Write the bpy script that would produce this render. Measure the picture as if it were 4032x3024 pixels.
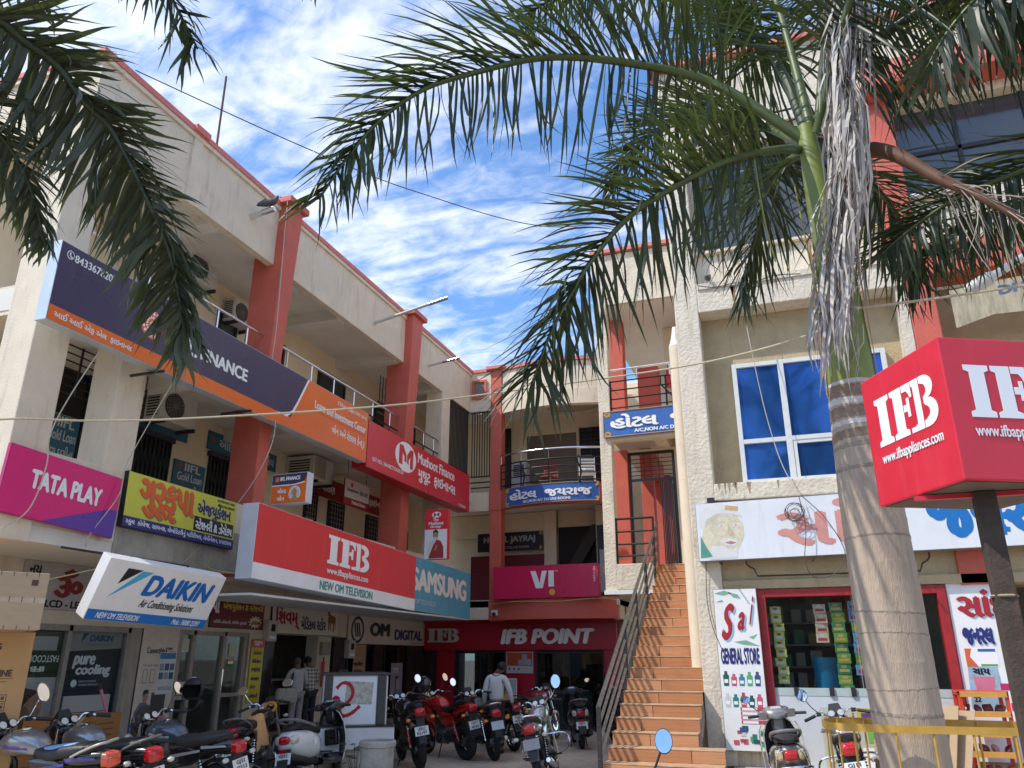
import bpy, bmesh, math, random
from mathutils import Vector, Matrix, Euler
from math import radians, sin, cos, pi, sqrt
random.seed(7)
for o in list(bpy.data.objects): bpy.data.objects.remove(o)
SC = bpy.context.scene
COL = SC.collection

# ---------------------------------------------------------------- camera
cd = bpy.data.cameras.new('camera'); CAM = bpy.data.objects.new('camera', cd); COL.objects.link(CAM)
cd.sensor_width = 36.0; cd.lens = 36.0*3050/4032; cd.clip_start = 0.05; cd.clip_end = 3000
CAM.location = (0, 0, 1.68); CAM.rotation_euler = (radians(90+19.5), 0, radians(19.2))
SC.camera = CAM

# ---------------------------------------------------------------- sky, sun, exposure
SUND = Vector((.60, .50, -1.0)).normalized()          # direction the sunlight travels
EL = math.asin(-SUND.z); AZ = math.atan2(-SUND.x, -SUND.y)
W = bpy.data.worlds.new('World'); SC.world = W; W.use_nodes = True
nt = W.node_tree; N = nt.nodes; L = nt.links
bg = N['Background']
sky = N.new('ShaderNodeTexSky'); sky.sky_type = 'NISHITA'; sky.sun_disc = False
sky.sun_elevation = EL; sky.sun_rotation = AZ; sky.altitude = 0; sky.air_density = 1.0; sky.dust_density = 0.6; sky.ozone_density = 2.0
tc = N.new('ShaderNodeTexCoord'); sep = N.new('ShaderNodeSeparateXYZ'); L.new(tc.outputs['Generated'], sep.inputs[0])
def vmath(op, a, b):
    n = N.new('ShaderNodeMath'); n.operation = op
    for i, v in enumerate((a, b)):
        if isinstance(v, (int, float)): n.inputs[i].default_value = v
        elif v is not None: L.new(v, n.inputs[i])
    return n.outputs[0]
zz = vmath('MAXIMUM', sep.outputs[2], 0.04)
zz = vmath('ADD', zz, 0.12)
cx_ = vmath('DIVIDE', sep.outputs[0], zz); cy_ = vmath('DIVIDE', sep.outputs[1], zz)
comb = N.new('ShaderNodeCombineXYZ'); L.new(cx_, comb.inputs[0]); L.new(cy_, comb.inputs[1])
def cnoise(scale, detail, rough, dist, rot, stretch):
    mp = N.new('ShaderNodeMapping'); L.new(comb.outputs[0], mp.inputs[0]); mp.inputs['Rotation'].default_value = (0, 0, rot); mp.inputs['Scale'].default_value = (1, stretch, 1)
    n = N.new('ShaderNodeTexNoise'); n.inputs['Scale'].default_value = scale; n.inputs['Detail'].default_value = detail
    n.inputs['Roughness'].default_value = rough; n.inputs['Distortion'].default_value = dist; L.new(mp.outputs[0], n.inputs['Vector']); return n.outputs[0]
c1 = cnoise(1.3, 3, .5, .4, .5, 1.3); c2 = cnoise(4.2, 7, .56, .9, .75, 2.0); c3 = cnoise(15.0, 6, .58, .5, .75, 1.5)
cc = vmath('ADD', vmath('MULTIPLY', c1, .75), vmath('ADD', vmath('MULTIPLY', c2, .70), vmath('MULTIPLY', c3, .34)))
ramp = N.new('ShaderNodeMapRange'); ramp.interpolation_type = 'SMOOTHSTEP'; ramp.inputs[1].default_value = .76; ramp.inputs[2].default_value = 1.12; L.new(cc, ramp.inputs[0])
fac = vmath('MULTIPLY', ramp.outputs[0], .78)
mixc = N.new('ShaderNodeMix'); mixc.data_type = 'RGBA'; L.new(fac, mixc.inputs[0])
gain = N.new('ShaderNodeMix'); gain.data_type = 'RGBA'; gain.blend_type = 'MULTIPLY'; gain.inputs[0].default_value = 1.0
L.new(sky.outputs[0], gain.inputs[6]); gain.inputs[7].default_value = (.58, .77, .95, 1)
L.new(gain.outputs[2], mixc.inputs[6]); mixc.inputs[7].default_value = (4.4, 4.5, 4.75, 1)
L.new(mixc.outputs[2], bg.inputs[0]); bg.inputs[1].default_value = 0.15
sl = bpy.data.lights.new('sun', 'SUN'); sl.energy = 2.05; sl.angle = radians(.55); sl.color = (1.0, .94, .84)
so = bpy.data.objects.new('sun', sl); COL.objects.link(so); so.location = (-12, -10, 25)
so.rotation_euler = SUND.to_track_quat('-Z', 'Y').to_euler()
SC.render.engine = 'CYCLES'
SC.view_settings.view_transform = 'Standard'; SC.view_settings.look = 'None'; SC.view_settings.gamma = 1.0
SC.view_settings.exposure = 1.0
SC.cycles.max_bounces = 10; SC.cycles.diffuse_bounces = 6; SC.cycles.glossy_bounces = 4; SC.cycles.transparent_max_bounces = 10
SC.cycles.use_denoising = True

# ---------------------------------------------------------------- materials
MATS = {}
def mat(name, col, rough=.6, metal=0.0, var=.10, scale=6.0, bump=0.0, bscale=80.0, stain=0.0, stain_col=(.10, .085, .07), spec=.5, coat=0.0, coords='Object', alpha_glass=0.0, stretch=(1, 1, 1)):
    if name in MATS: return MATS[name]
    m = bpy.data.materials.new(name); m.use_nodes = True; t = m.node_tree; n = t.nodes; l = t.links
    b = n['Principled BSDF']; b.inputs['Roughness'].default_value = rough; b.inputs['Metallic'].default_value = metal
    b.inputs['Specular IOR Level'].default_value = spec
    if coat: b.inputs['Coat Weight'].default_value = coat; b.inputs['Coat Roughness'].default_value = .06
    c = (*col, 1) if len(col) == 3 else col
    b.inputs['Base Color'].default_value = c
    if var or bump or stain:
        tcn = n.new('ShaderNodeTexCoord'); mp = n.new('ShaderNodeMapping'); l.new(tcn.outputs[coords], mp.inputs[0]); mp.inputs['Scale'].default_value = stretch
        vec = mp.outputs[0]
    out = None
    if var:
        nz = n.new('ShaderNodeTexNoise'); nz.inputs['Scale'].default_value = scale; nz.inputs['Detail'].default_value = 6; nz.inputs['Roughness'].default_value = .62; l.new(vec, nz.inputs['Vector'])
        mr = n.new('ShaderNodeMapRange'); mr.inputs[1].default_value = .28; mr.inputs[2].default_value = .72; mr.inputs[3].default_value = 1-var; mr.inputs[4].default_value = 1+var*.7; l.new(nz.outputs[0], mr.inputs[0])
        mx = n.new('ShaderNodeVectorMath'); mx.operation = 'SCALE'; mx.inputs[0].default_value = c[:3]; l.new(mr.outputs[0], mx.inputs['Scale']); out = mx.outputs[0]
        rr = n.new('ShaderNodeMapRange'); rr.inputs[3].default_value = max(0, rough-.08); rr.inputs[4].default_value = min(1, rough+.10); l.new(nz.outputs[0], rr.inputs[0]); l.new(rr.outputs[0], b.inputs['Roughness'])
    if stain:
        ms = n.new('ShaderNodeMapping'); l.new(tcn.outputs['Object'], ms.inputs[0]); ms.inputs['Scale'].default_value = (3.2, 3.2, .45)
        sn = n.new('ShaderNodeTexNoise'); sn.inputs['Scale'].default_value = 2.2; sn.inputs['Detail'].default_value = 8; sn.inputs['Roughness'].default_value = .7; l.new(ms.outputs[0], sn.inputs['Vector'])
        sr = n.new('ShaderNodeValToRGB'); sr.color_ramp.elements[0].position = .54; sr.color_ramp.elements[1].position = .76; l.new(sn.outputs[0], sr.inputs[0])
        sm = n.new('ShaderNodeMath'); sm.operation = 'MULTIPLY'; sm.inputs[1].default_value = stain; l.new(sr.outputs[0], sm.inputs[0])
        mi = n.new('ShaderNodeMix'); mi.data_type = 'RGBA'; l.new(sm.outputs[0], mi.inputs[0])
        if out: l.new(out, mi.inputs[6])
        else: mi.inputs[6].default_value = c
        mi.inputs[7].default_value = (*stain_col, 1); out = mi.outputs[2]
    if out: l.new(out, b.inputs['Base Color'])
    if bump:
        bn = n.new('ShaderNodeTexNoise'); bn.inputs['Scale'].default_value = bscale; bn.inputs['Detail'].default_value = 5; l.new(vec, bn.inputs['Vector'])
        bp = n.new('ShaderNodeBump'); bp.inputs['Strength'].default_value = bump; bp.inputs['Distance'].default_value = .02; l.new(bn.outputs[0], bp.inputs['Height']); l.new(bp.outputs[0], b.inputs['Normal'])
    MATS[name] = m; return m
def glass(name, tint, refl=.08, trans=.8, rough=.02):
    if name in MATS: return MATS[name]
    m = bpy.data.materials.new(name); m.use_nodes = True; t = m.node_tree; n = t.nodes; l = t.links
    n.remove(n['Principled BSDF']); o = n['Material Output']
    tr = n.new('ShaderNodeBsdfTransparent'); tr.inputs[0].default_value = (*[c*trans for c in tint], 1)
    gl = n.new('ShaderNodeBsdfGlossy'); gl.inputs['Roughness'].default_value = rough; gl.inputs[0].default_value = (.9, .95, 1, 1)
    fr = n.new('ShaderNodeLayerWeight'); fr.inputs[0].default_value = .5
    pw = n.new('ShaderNodeMath'); pw.operation = 'POWER'; pw.inputs[1].default_value = 4.0; l.new(fr.outputs['Facing'], pw.inputs[0])
    ad = n.new('ShaderNodeMath'); ad.operation = 'MULTIPLY_ADD'; ad.inputs[1].default_value = .5; ad.inputs[2].default_value = refl; l.new(pw.outputs[0], ad.inputs[0])
    mx = n.new('ShaderNodeMixShader'); l.new(ad.outputs[0], mx.inputs[0]); l.new(tr.outputs[0], mx.inputs[1]); l.new(gl.outputs[0], mx.inputs[2]); l.new(mx.outputs[0], o.inputs[0])
    MATS[name] = m; return m
def srgb(r, g, b):
    f = lambda v: (v/255/12.92) if v/255 <= .04045 else ((v/255+.055)/1.055)**2.4
    return (f(r), f(g), f(b))
CREAM = mat('cream_wall', (.74, .64, .495), .85, var=.10, scale=2.2, bump=.35, bscale=45, stain=.55, stain_col=(.30, .25, .195))
CREAM2 = mat('cream_textured_wall', (.69, .61, .49), .9, var=.14, scale=2.5, bump=.9, bscale=20, stain=.62, stain_col=(.28, .22, .16))
CORR = mat('beige_corridor_wall', (.74, .63, .45), .85, var=.08, scale=2.0, bump=.15, stain=.12, stain_col=(.35, .28, .18))
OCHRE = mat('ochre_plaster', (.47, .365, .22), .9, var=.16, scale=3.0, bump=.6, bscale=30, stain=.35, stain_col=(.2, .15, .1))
CORAL = mat('coral_paint', (.58, .118, .078), .6, var=.12, scale=3.0, bump=.3, bscale=40, stain=.22, stain_col=(.30, .07, .05))
CORALC = mat('coral_coping', (.66, .20, .165), .7, var=.12, scale=4.0, bump=.2, stain=.2, stain_col=(.35, .12, .1))
CONC = mat('bare_concrete', (.40, .35, .28), .9, var=.25, scale=3.5, bump=.5, bscale=40, stain=.5, stain_col=(.13, .11, .09))
CEILM = mat('soffit_paint', (.74, .70, .62), .85, var=.08, scale=2.0, stain=.15, stain_col=(.35, .3, .24))
BLACK = mat('black_paint', (.012, .012, .014), .38, var=.2)
IRON = mat('dark_iron', (.035, .034, .036), .5, .3, var=.3, scale=20)
STEEL = mat('stainless_steel', (.72, .72, .72), .18, 1.0, var=.06, scale=14)
CHROME = mat('chrome', (.86, .86, .87), .07, 1.0, var=.04, scale=8)
DARK = mat('dark_and_shade_fill', (.018, .016, .015), .8, var=.3)  # near-black fill; on flat panels it paints the shade of recesses
DKBROWN = mat('dark_brown_tile', (.035, .024, .020), .28, var=.25, scale=5)
WHITE = mat('white_vinyl', (.80, .80, .80), .45, bump=.10, bscale=3.5, var=.06, scale=3, stain=.22, stain_col=(.45, .44, .42))
PAINTW = mat('white_enamel', (.78, .77, .75), .4, var=.05)
REDV = mat('red_vinyl', (.70, .030, .040), .38, bump=.10, bscale=3.0, var=.08, scale=1.5, stain=.25, stain_col=(.70, .16, .15))
CRIM = mat('crimson_panel', (.40, .006, .022), .35, var=.05, scale=2)
BLUEV = mat('blue_vinyl', (.035, .125, .42), .4, var=.12, scale=2, bump=.08, bscale=3, stain=.25, stain_col=(.12, .22, .45))
GREYAL = mat('grey_aluminium', (.30, .285, .26), .45, .3, var=.2, scale=10)
WOOD = mat('pale_door_frame', (.36, .30, .25), .6, var=.2, scale=12, stretch=(1, 1, .2))
GLS = glass('window_glass', (.93, .97, .97), refl=.022, trans=.96)
GLSD = glass('dark_glass', (.62, .68, .70), refl=.05, trans=.75)
RUB = mat('tyre_rubber', (.016, .016, .016), .8, var=.3, scale=30, bump=.3, bscale=120)

# ---------------------------------------------------------------- mesh helpers
class MB:
    def __init__(s): s.v = []; s.f = []; s.m = []
    def add(s, vs, fs, mi=0):
        k = len(s.v); s.v += [tuple(p) for p in vs]; s.f += [tuple(i+k for i in f) for f in fs]; s.m += [mi]*len(fs); return s
    def box(s, x0, x1, y0, y1, z0, z1, mi=0, T=None):
        x0, x1 = min(x0, x1), max(x0, x1); y0, y1 = min(y0, y1), max(y0, y1); z0, z1 = min(z0, z1), max(z0, z1)
        vs = [Vector((x, y, z)) for z in (z0, z1) for y in (y0, y1) for x in (x0, x1)]
        if T is not None: vs = [T @ p for p in vs]
        return s.add(vs, [(0, 2, 3, 1), (4, 5, 7, 6), (0, 1, 5, 4), (2, 6, 7, 3), (0, 4, 6, 2), (1, 3, 7, 5)], mi)
    def hexa(s, b, t, mi=0):      # bottom 4 pts, top 4 pts, same winding
        return s.add(list(b)+list(t), [(3, 2, 1, 0), (4, 5, 6, 7), (0, 1, 5, 4), (1, 2, 6, 5), (2, 3, 7, 6), (3, 0, 4, 7)], mi)
    def tube(s, pts, r, n=8, mi=0, cap=True):
        pts = [Vector(p) for p in pts]; rs = r if isinstance(r, (list, tuple)) else [r]*len(pts)
        rings = []; up = None
        for i, p in enumerate(pts):
            d = (pts[min(i+1, len(pts)-1)]-pts[max(i-1, 0)])
            if d.length < 1e-9: d = Vector((0, 0, 1))
            d.normalize()
            if up is None:
                up = Vector((0, 0, 1)) if abs(d.z) < .9 else Vector((1, 0, 0))
            a = d.cross(up)
            if a.length < 1e-6: a = d.orthogonal()
            a.normalize(); b = a.cross(d); up = b
            rings.append([p+(a*cos(2*pi*k/n)+b*sin(2*pi*k/n))*rs[i] for k in range(n)])
        vs = [q for rg in rings for q in rg]; fs = []
        for i in range(len(rings)-1):
            for k in range(n):
                a0 = i*n+k; a1 = i*n+(k+1) % n; fs.append((a0, a1, a1+n, a0+n))
        if cap: fs.append(tuple(range(n-1, -1, -1))); fs.append(tuple((len(rings)-1)*n+k for k in range(n)))
        return s.add(vs, fs, mi)
    def lathe(s, prof, n=20, T=None, mi=0, cap=True):   # prof: (r, h) about local Z
        vs = []; fs = []
        for (r, h) in prof:
            for k in range(n):
                p = Vector((r*cos(2*pi*k/n), r*sin(2*pi*k/n), h)); vs.append(T @ p if T is not None else p)
        for i in range(len(prof)-1):
            for k in range(n):
                a = i*n+k; b = i*n+(k+1) % n; fs.append((a, b, b+n, a+n))
        if cap: fs.append(tuple(range(n-1, -1, -1))); fs.append(tuple((len(prof)-1)*n+k for k in range(n)))
        return s.add(vs, fs, mi)
    def torus(s, R, r, T=None, n=28, m=8, mi=0, flat=1.0):    # axis local Z
        vs = []; fs = []
        for i in range(n):
            a = 2*pi*i/n
            for j in range(m):
                b = 2*pi*j/m; p = Vector(((R+r*cos(b))*cos(a), (R+r*cos(b))*sin(a), r*flat*sin(b))); vs.append(T @ p if T is not None else p)
        for i in range(n):
            for j in range(m):
                fs.append((i*m+j, ((i+1) % n)*m+j, ((i+1) % n)*m+(j+1) % m, i*m+(j+1) % m))
        return s.add(vs, fs, mi)
    def loft(s, secs, n=14, mi=0, T=None):     # secs: (x, zc, hw, hh[, power[, yc]]) cross-sections in YZ
        vs = []; fs = []
        for sc in secs:
            x, zc, hw, hh = sc[:4]; pw = sc[4] if len(sc) > 4 else 2.5; yc = sc[5] if len(sc) > 5 else 0
            for k in range(n):
                a = 2*pi*k/n; c_, s_ = cos(a), sin(a)
                p = Vector((x, yc+hw*math.copysign(abs(c_)**(2/pw), c_), zc+hh*math.copysign(abs(s_)**(2/pw), s_))); vs.append(T @ p if T is not None else p)
        for i in range(len(secs)-1):
            for k in range(n):
                a = i*n+k; b = i*n+(k+1) % n; fs.append((a, b, b+n, a+n))
        fs.append(tuple(range(n-1, -1, -1))); fs.append(tuple((len(secs)-1)*n+k for k in range(n)))
        return s.add(vs, fs, mi)
    def ball(s, c, r, n=12, m=8, mi=0, sc=(1, 1, 1), T=None):
        vs = []; fs = []
        for j in range(m+1):
            b = -pi/2+pi*j/m
            for k in range(n):
                a = 2*pi*k/n; p = Vector((c[0]+r*sc[0]*cos(b)*cos(a), c[1]+r*sc[1]*cos(b)*sin(a), c[2]+r*sc[2]*sin(b))); vs.append(T @ p if T is not None else p)
        for j in range(m):
            for k in range(n):
                a = j*n+k; b2 = j*n+(k+1) % n; fs.append((a, b2, b2+n, a+n))
        return s.add(vs, fs, mi)
    def prism(s, poly, F, d0, d1, mi=0):       # poly in 2D on frame F(o,u,v,n), extruded along n from d0 to d1
        o, u, v, n = F; k = len(poly)
        a = [o+u*p[0]+v*p[1]+n*d0 for p in poly]; b = [o+u*p[0]+v*p[1]+n*d1 for p in poly]
        return s.add(a+b, [tuple(range(k-1, -1, -1)), tuple(range(k, 2*k))]+[(i, (i+1) % k, (i+1) % k+k, i+k) for i in range(k)], mi)
    def build(s, name, mats, parent=None, local=False, smooth=False, bevel=0.0, kind=None):
        me = bpy.data.meshes.new(name); me.from_pydata([tuple(p) for p in s.v], [], s.f); me.validate()
        return mkobj(name, me, mats, parent, local, smooth, bevel, kind, s.m)
WM = {}
def mkobj(name, me, mats, parent=None, local=False, smooth=False, bevel=0.0, kind=None, mi=None):
    if not isinstance(mats, (list, tuple)): mats = [mats]
    for m in mats: me.materials.append(m)
    if mi and len(mats) > 1 and len(mi) == len(me.polygons): me.polygons.foreach_set('material_index', mi)
    bm = bmesh.new(); bm.from_mesh(me); bmesh.ops.recalc_face_normals(bm, faces=bm.faces[:])
    if bevel:
        es = [e for e in bm.edges if len(e.link_faces) == 2 and e.calc_face_angle(0) > .5]
        try: bmesh.ops.bevel(bm, geom=es, offset=bevel, segments=2, affect='EDGES', profile=.6, clamp_overlap=True)
        except Exception: pass
    bm.to_mesh(me); bm.free()
    if smooth:
        me.polygons.foreach_set('use_smooth', [True]*len(me.polygons))
        try: me.set_sharp_from_angle(angle=radians(smooth if smooth is not True else 45))
        except Exception: pass
    o = bpy.data.objects.new(name, me); COL.objects.link(o); WM[o.name] = Matrix.Identity(4)
    if parent is not None:
        o.parent = parent
        if not local: o.matrix_parent_inverse = WM[parent.name].inverted()
    if kind: o['kind'] = kind
    return o
def thing(name, label, cat, loc=(0, 0, 0), rz=0.0, group=None, rx=0.0):
    o = bpy.data.objects.new(name, None); COL.objects.link(o); o.empty_display_size = .1
    o.location = loc; o.rotation_euler = (rx, 0, rz)
    WM[o.name] = Matrix.Translation(loc) @ Euler((rx, 0, rz)).to_matrix().to_4x4()
    o['label'] = label; o['category'] = cat
    if group: o['group'] = group
    return o
def tag(o, label, cat, group=None):
    o['label'] = label; o['category'] = cat
    if group: o['group'] = group
    return o
def bx(name, m, parent, *a, bevel=0.0, kind=None, local=False):
    return MB().box(*a).build(name, m, parent, local=local, bevel=bevel, kind=kind)
def struct(o): o['kind'] = 'structure'; return o
def V(*a): return Vector(a)
def smoothpath(pts, k=6):
    P = [Vector(p) for p in pts]
    if len(P) < 3: return P
    out = []
    for i in range(len(P)-1):
        p0 = P[max(i-1, 0)]; p1 = P[i]; p2 = P[i+1]; p3 = P[min(i+2, len(P)-1)]
        for j in range(k):
            t = j/k; out.append(.5*((2*p1)+(-p0+p2)*t+(2*p0-5*p1+4*p2-p3)*t*t+(-p0+3*p1-3*p2+p3)*t**3))
    out.append(P[-1]); return out

# ---------------------------------------------------------------- lettering
TCACHE = {}
def _raw(body):
    c = bpy.data.curves.new('tmp', 'FONT'); c.body = body; c.size = 1.0; c.resolution_u = 4; c.fill_mode = 'FRONT'
    o = bpy.data.objects.new('tmp', c); COL.objects.link(o); bpy.context.view_layer.update()
    dg = bpy.context.evaluated_depsgraph_get(); me = bpy.data.meshes.new_from_object(o.evaluated_get(dg))
    v = [(p.co.x, p.co.y) for p in me.vertices]; f = [tuple(p.vertices) for p in me.polygons]
    bpy.data.objects.remove(o); bpy.data.curves.remove(c); bpy.data.meshes.remove(me)
    return v, f
def text_geo(body, bold=0.0):
    key = (body, bold)
    if key in TCACHE: return TCACHE[key]
    toks = []; i = 0; cur = ''
    while i < len(body):
        if body[i] == '~':
            if cur: toks.append((cur, 0))
            toks.append((body[i+1], 1)); cur = ''; i += 2
        else: cur += body[i]; i += 1
    if cur: toks.append((cur, 0))
    Vv = []; Ff = []; x = 0.0
    for t, half in toks:
        lead = len(t)-len(t.lstrip(' ')); x += .22*lead
        v, f = _raw(t.strip(' '))
        if not v: continue
        x0 = min(p[0] for p in v); x1 = max(p[0] for p in v)
        if half:
            bm = bmesh.new(); bv = [bm.verts.new((p[0], p[1], 0)) for p in v]
            for q in f:
                try: bm.faces.new([bv[k] for k in q])
                except ValueError: pass
            cut = x0+(x1-x0)*.74
            bmesh.ops.bisect_plane(bm, geom=bm.verts[:]+bm.edges[:]+bm.faces[:], plane_co=(cut, 0, 0), plane_no=(1, 0, 0), clear_outer=True)
            bm.verts.index_update(); v = [(p.co.x, p.co.y) for p in bm.verts]; f = [tuple(q.index for q in fc.verts) for fc in bm.faces]; bm.free(); x1 = cut
        k = len(Vv); Vv += [(p[0]-x0+x, p[1]) for p in v]; Ff += [tuple(a+k for a in q) for q in f]
        x += (x1-x0)+(.0 if half else .05) + .22*(len(t)-len(t.rstrip(' ')))
    x0 = min(p[0] for p in Vv); x1 = max(p[0] for p in Vv); y0 = min(p[1] for p in Vv); y1 = max(p[1] for p in Vv)
    strikes = [(0, 0)]
    if bold: strikes = [(bold*a, bold*b) for a, b in ((-1, 0), (1, 0), (0, .6), (0, -.6), (0, 0))]
    geo = []
    for i, (dx, dy) in enumerate(strikes):
        geo.append(([((p[0]-x0+dx+bold)/(x1-x0+2*bold), (p[1]-y0+dy+bold*.6)/(y1-y0+1.2*bold)) for p in Vv], i))
    TCACHE[key] = (geo, Ff); return TCACHE[key]
def text(body, F, x0, y0, x1, y1, m, parent, d=.004, bold=0.0, shear=0.0, deep=0.0, name='lettering', warp=None, slant=0.0, local=False):
    geo, Ff = text_geo(body, bold); o, u, v, n = F; mb = MB()
    w = x1-x0; h = y1-y0
    for vs, i in geo:
        pts = []
        for p in vs:
            X = x0+p[0]*(w-shear*h)+p[1]*h*shear; Y = y0+p[1]*h+slant*p[0]*w
            pos = warp(X, Y) if warp else (o+u*X+v*Y)
            nn = warp(X, Y, True) if warp else n
            pts.append(pos+nn*(d+i*.0006))
        mb.add(pts, Ff)
        if deep:
            bk = [q-n*deep for q in pts]; ec = {}
            for f in Ff:
                for a, b in zip(f, f[1:]+f[:1]): ec[(a, b)] = 1
            side = [e for e in ec if (e[1], e[0]) not in ec]
            k = len(pts); mb.add(pts+bk, [(a, a+k, b+k, b) for a, b in side])
    me = bpy.data.meshes.new(name); me.from_pydata([tuple(p) for p in mb.v], [], mb.f)
    me.materials.append(m); ob = bpy.data.objects.new(name, me); COL.objects.link(ob); WM[ob.name] = Matrix.Identity(4)
    ob.parent = parent
    if not local: ob.matrix_parent_inverse = WM[parent.name].inverted()
    return ob
def frame(o, u, v):
    u = Vector(u).normalized(); v = Vector(v).normalized(); return (Vector(o), u, v, u.cross(v).normalized())
# slab-serif stencil letters I F B as strokes in a 0..1 x 0..1 cell (polygons)
def arc(cx, cy, rx, ry, a0, a1, k=8): return [(cx+rx*cos(radians(a0+(a1-a0)*i/k)), cy+ry*sin(radians(a0+(a1-a0)*i/k))) for i in range(k+1)]
IFB = [
    [(0, 0), (.30, 0), (.30, .10), (.245, .14), (.245, .86), (.30, .90), (.30, 1), (0, 1), (0, .90), (.06, .86), (.06, .14), (0, .10)],
    [(.33, 0), (.62, 0), (.62, .10), (.56, .14), (.56, 1), (.33, 1), (.33, .90), (.385, .86), (.385, .14), (.33, .10)],
    [(.575, 1), (.575, .86), (.66, .86), (.70, .78), (.715, .70), (.75, .70), (.75, 1)],
    [(.575, .60), (.575, .46), (.64, .46), (.64, .34), (.69, .34), (.69, .72), (.64, .72), (.64, .60)],
    [(.76, 0), (.90, 0), (.90, 1), (.76, 1), (.76, .90), (.79, .86), (.79, .14), (.73, .10), (.66, .10), (.66, 0)],
    [(.915, 1)]+arc(.975, .76, .17, .24, 90, -70)[0:]+[(1.02, .52)]+arc(.985, .28, .19, .28, 65, -90)+[(.915, 0), (.915, .13), (.955, .15)]+arc(.955, .29, .08, .12, -70, 70)+[(.95, .45), (.95, .58)]+arc(.95, .72, .07, .12, -60, 70)+[(.915, .87)],
]
def ifb_logo(F, x0, y0, x1, y1, m, parent, d=.004, deep=0.0, name='logo'):
    mb = MB(); xm = 1.175
    for poly in IFB: mb.prism([(x0+p[0]/xm*(x1-x0), y0+p[1]*(y1-y0)) for p in poly], F, d-deep if deep else d-.0015, d)
    o = mb.build(name, m, parent); return o
def panel(F, poly, m, parent, d, name='panel', t=.002, local=False): return MB().prism(poly, F, d-t, d).build(name, m, parent, local=local)
def rect(x0, y0, x1, y1): return [(x0, y0), (x1, y0), (x1, y1), (x0, y1)]
def ell(cx, cy, rx, ry, k=20): return [(cx+rx*cos(2*pi*i/k), cy+ry*sin(2*pi*i/k)) for i in range(k)]
def cabinet(name, label, F, w, h, depth, face, side, cat='sign', group=None, bevel=.006):
    t = thing(name, label, cat, tuple(F[0]), group=group)
    MB().prism(rect(0, 0, w, h), F, -depth, 0).build('cabinet', side, t, bevel=bevel)
    if face is not None: panel(F, rect(.008, .008, w-.008, h-.008), face, t, .0025, 'face')
    return t
# ================================================================ ground
GROUND = mat('dusty_concrete_ground', (.30, .235, .17), .85, var=.35, scale=.8, bump=.4, bscale=25, stain=.0)
_g = GROUND.node_tree
struct(MB().add([(-600, -600, 0), (600, -600, 0), (600, 600, 0), (-600, 600, 0)], [(0, 1, 2, 3)]).build('ground', GROUND))
PAVE = mat('worn_cement_plinth', (.52, .45, .36), .85, var=.25, scale=2, bump=.3)
struct(bx('shop_plinth', PAVE, None, -12.8, -8.75, 5.6, 20.0, 0.004, .30, bevel=.02))
struct(bx('store_plinth', PAVE, None, -.98, 6.0, 11.15, 13.4, 0.004, .30, bevel=.02))
struct(bx('yard_paving', mat('yard_cement', (.50, .42, .32), .85, var=.35, scale=.9, bump=.35, bscale=18, stain=.75, stain_col=(.16, .12, .085)), None, -8.74, 8, 3.0, 20.0, -.05, .004))

# ================================================================ left wing
lw = thing('shop_building', 'long cream building along the left with coral pillars and shops under its balcony', 'building', (-8.8, 6.2, 0))
XL, XC = -8.0, -9.7
# ground storey: wall pieces, shop interiors
GFW = mat('beige_shop_wall', (.66, .57, .44), .8, var=.12, scale=3, stain=.25, stain_col=(.25, .19, .13))
bx('wall', GFW, lw, -9.72, -9.5, 6.15, 20.0, 2.12, 2.918)
for y0, y1, m in ((6.15, 7.95, GFW), (9.74, 9.95, WOOD), (12.58, 13.04, GFW), (13.04, 13.36, DKBROWN), (14.86, 15.38, GFW), (15.52, 16.02, DKBROWN), (17.35, 17.75, DKBROWN), (19.1, 19.98, DKBROWN)):
    bx('pillar', m, lw, -9.78, -9.49, y0, y1, .30, 2.119, bevel=.008)
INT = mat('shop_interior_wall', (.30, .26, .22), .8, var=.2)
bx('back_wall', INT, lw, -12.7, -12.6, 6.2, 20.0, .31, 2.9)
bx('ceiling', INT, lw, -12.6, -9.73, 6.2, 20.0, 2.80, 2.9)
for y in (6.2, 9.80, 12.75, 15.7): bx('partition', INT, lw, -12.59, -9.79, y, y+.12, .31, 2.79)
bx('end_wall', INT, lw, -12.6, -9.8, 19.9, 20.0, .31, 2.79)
# slabs, balcony wall, corridor walls
bx('slab', CEILM, lw, -12.7, XL, 6.15, 19.4, 2.92, 3.10)
bx('balcony_wall', CREAM, lw, -8.12, XL+.004, 6.46, 10.18, 3.102, 3.96, bevel=.01)
bx('balcony_wall', CREAM, lw, -8.12, XL+.004, 10.45, 17.45, 3.102, 3.96, bevel=.01)
bx('band', CONC, lw, XL+.006, XL+.022, 7.66, 10.17, 2.925, 3.50)
bx('rear_wall', CORR, lw, XC-.2, XC, 6.15, 20.3, 3.102, 5.72)
bx('slab', CEILM, lw, -12.7, XL, 6.15, 20.3, 5.72, 6.02)
bx('edge_beam', CREAM, lw, XL, XL+.05, 6.15, 19.42, 5.66, 6.06)
bx('rear_wall', CORR, lw, XC-.2, XC, 6.15, 20.3, 6.022, 8.45)
bx('cornice', CORR, lw, XC, XC+.05, 6.4, 20.2, 7.93, 8.0)
bx('roof_slab', CEILM, lw, -12.7, -8.15, 6.3, 20.3, 8.45, 8.62)
bx('parapet', CREAM, lw, -8.14, XL, 6.15, 19.42, 8.24, 9.40, bevel=.01)
bx('parapet', CREAM, lw, -12.7, -8.141, 6.15, 6.3, 8.30, 9.40, bevel=.01)
bx('coping', CORALC, lw, -8.22, XL+.06, 6.09, 19.48, 9.401, 9.50, bevel=.012)
bx('coping', CORALC, lw, -12.7, -8.221, 6.09, 6.36, 9.401, 9.50, bevel=.012)
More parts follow.
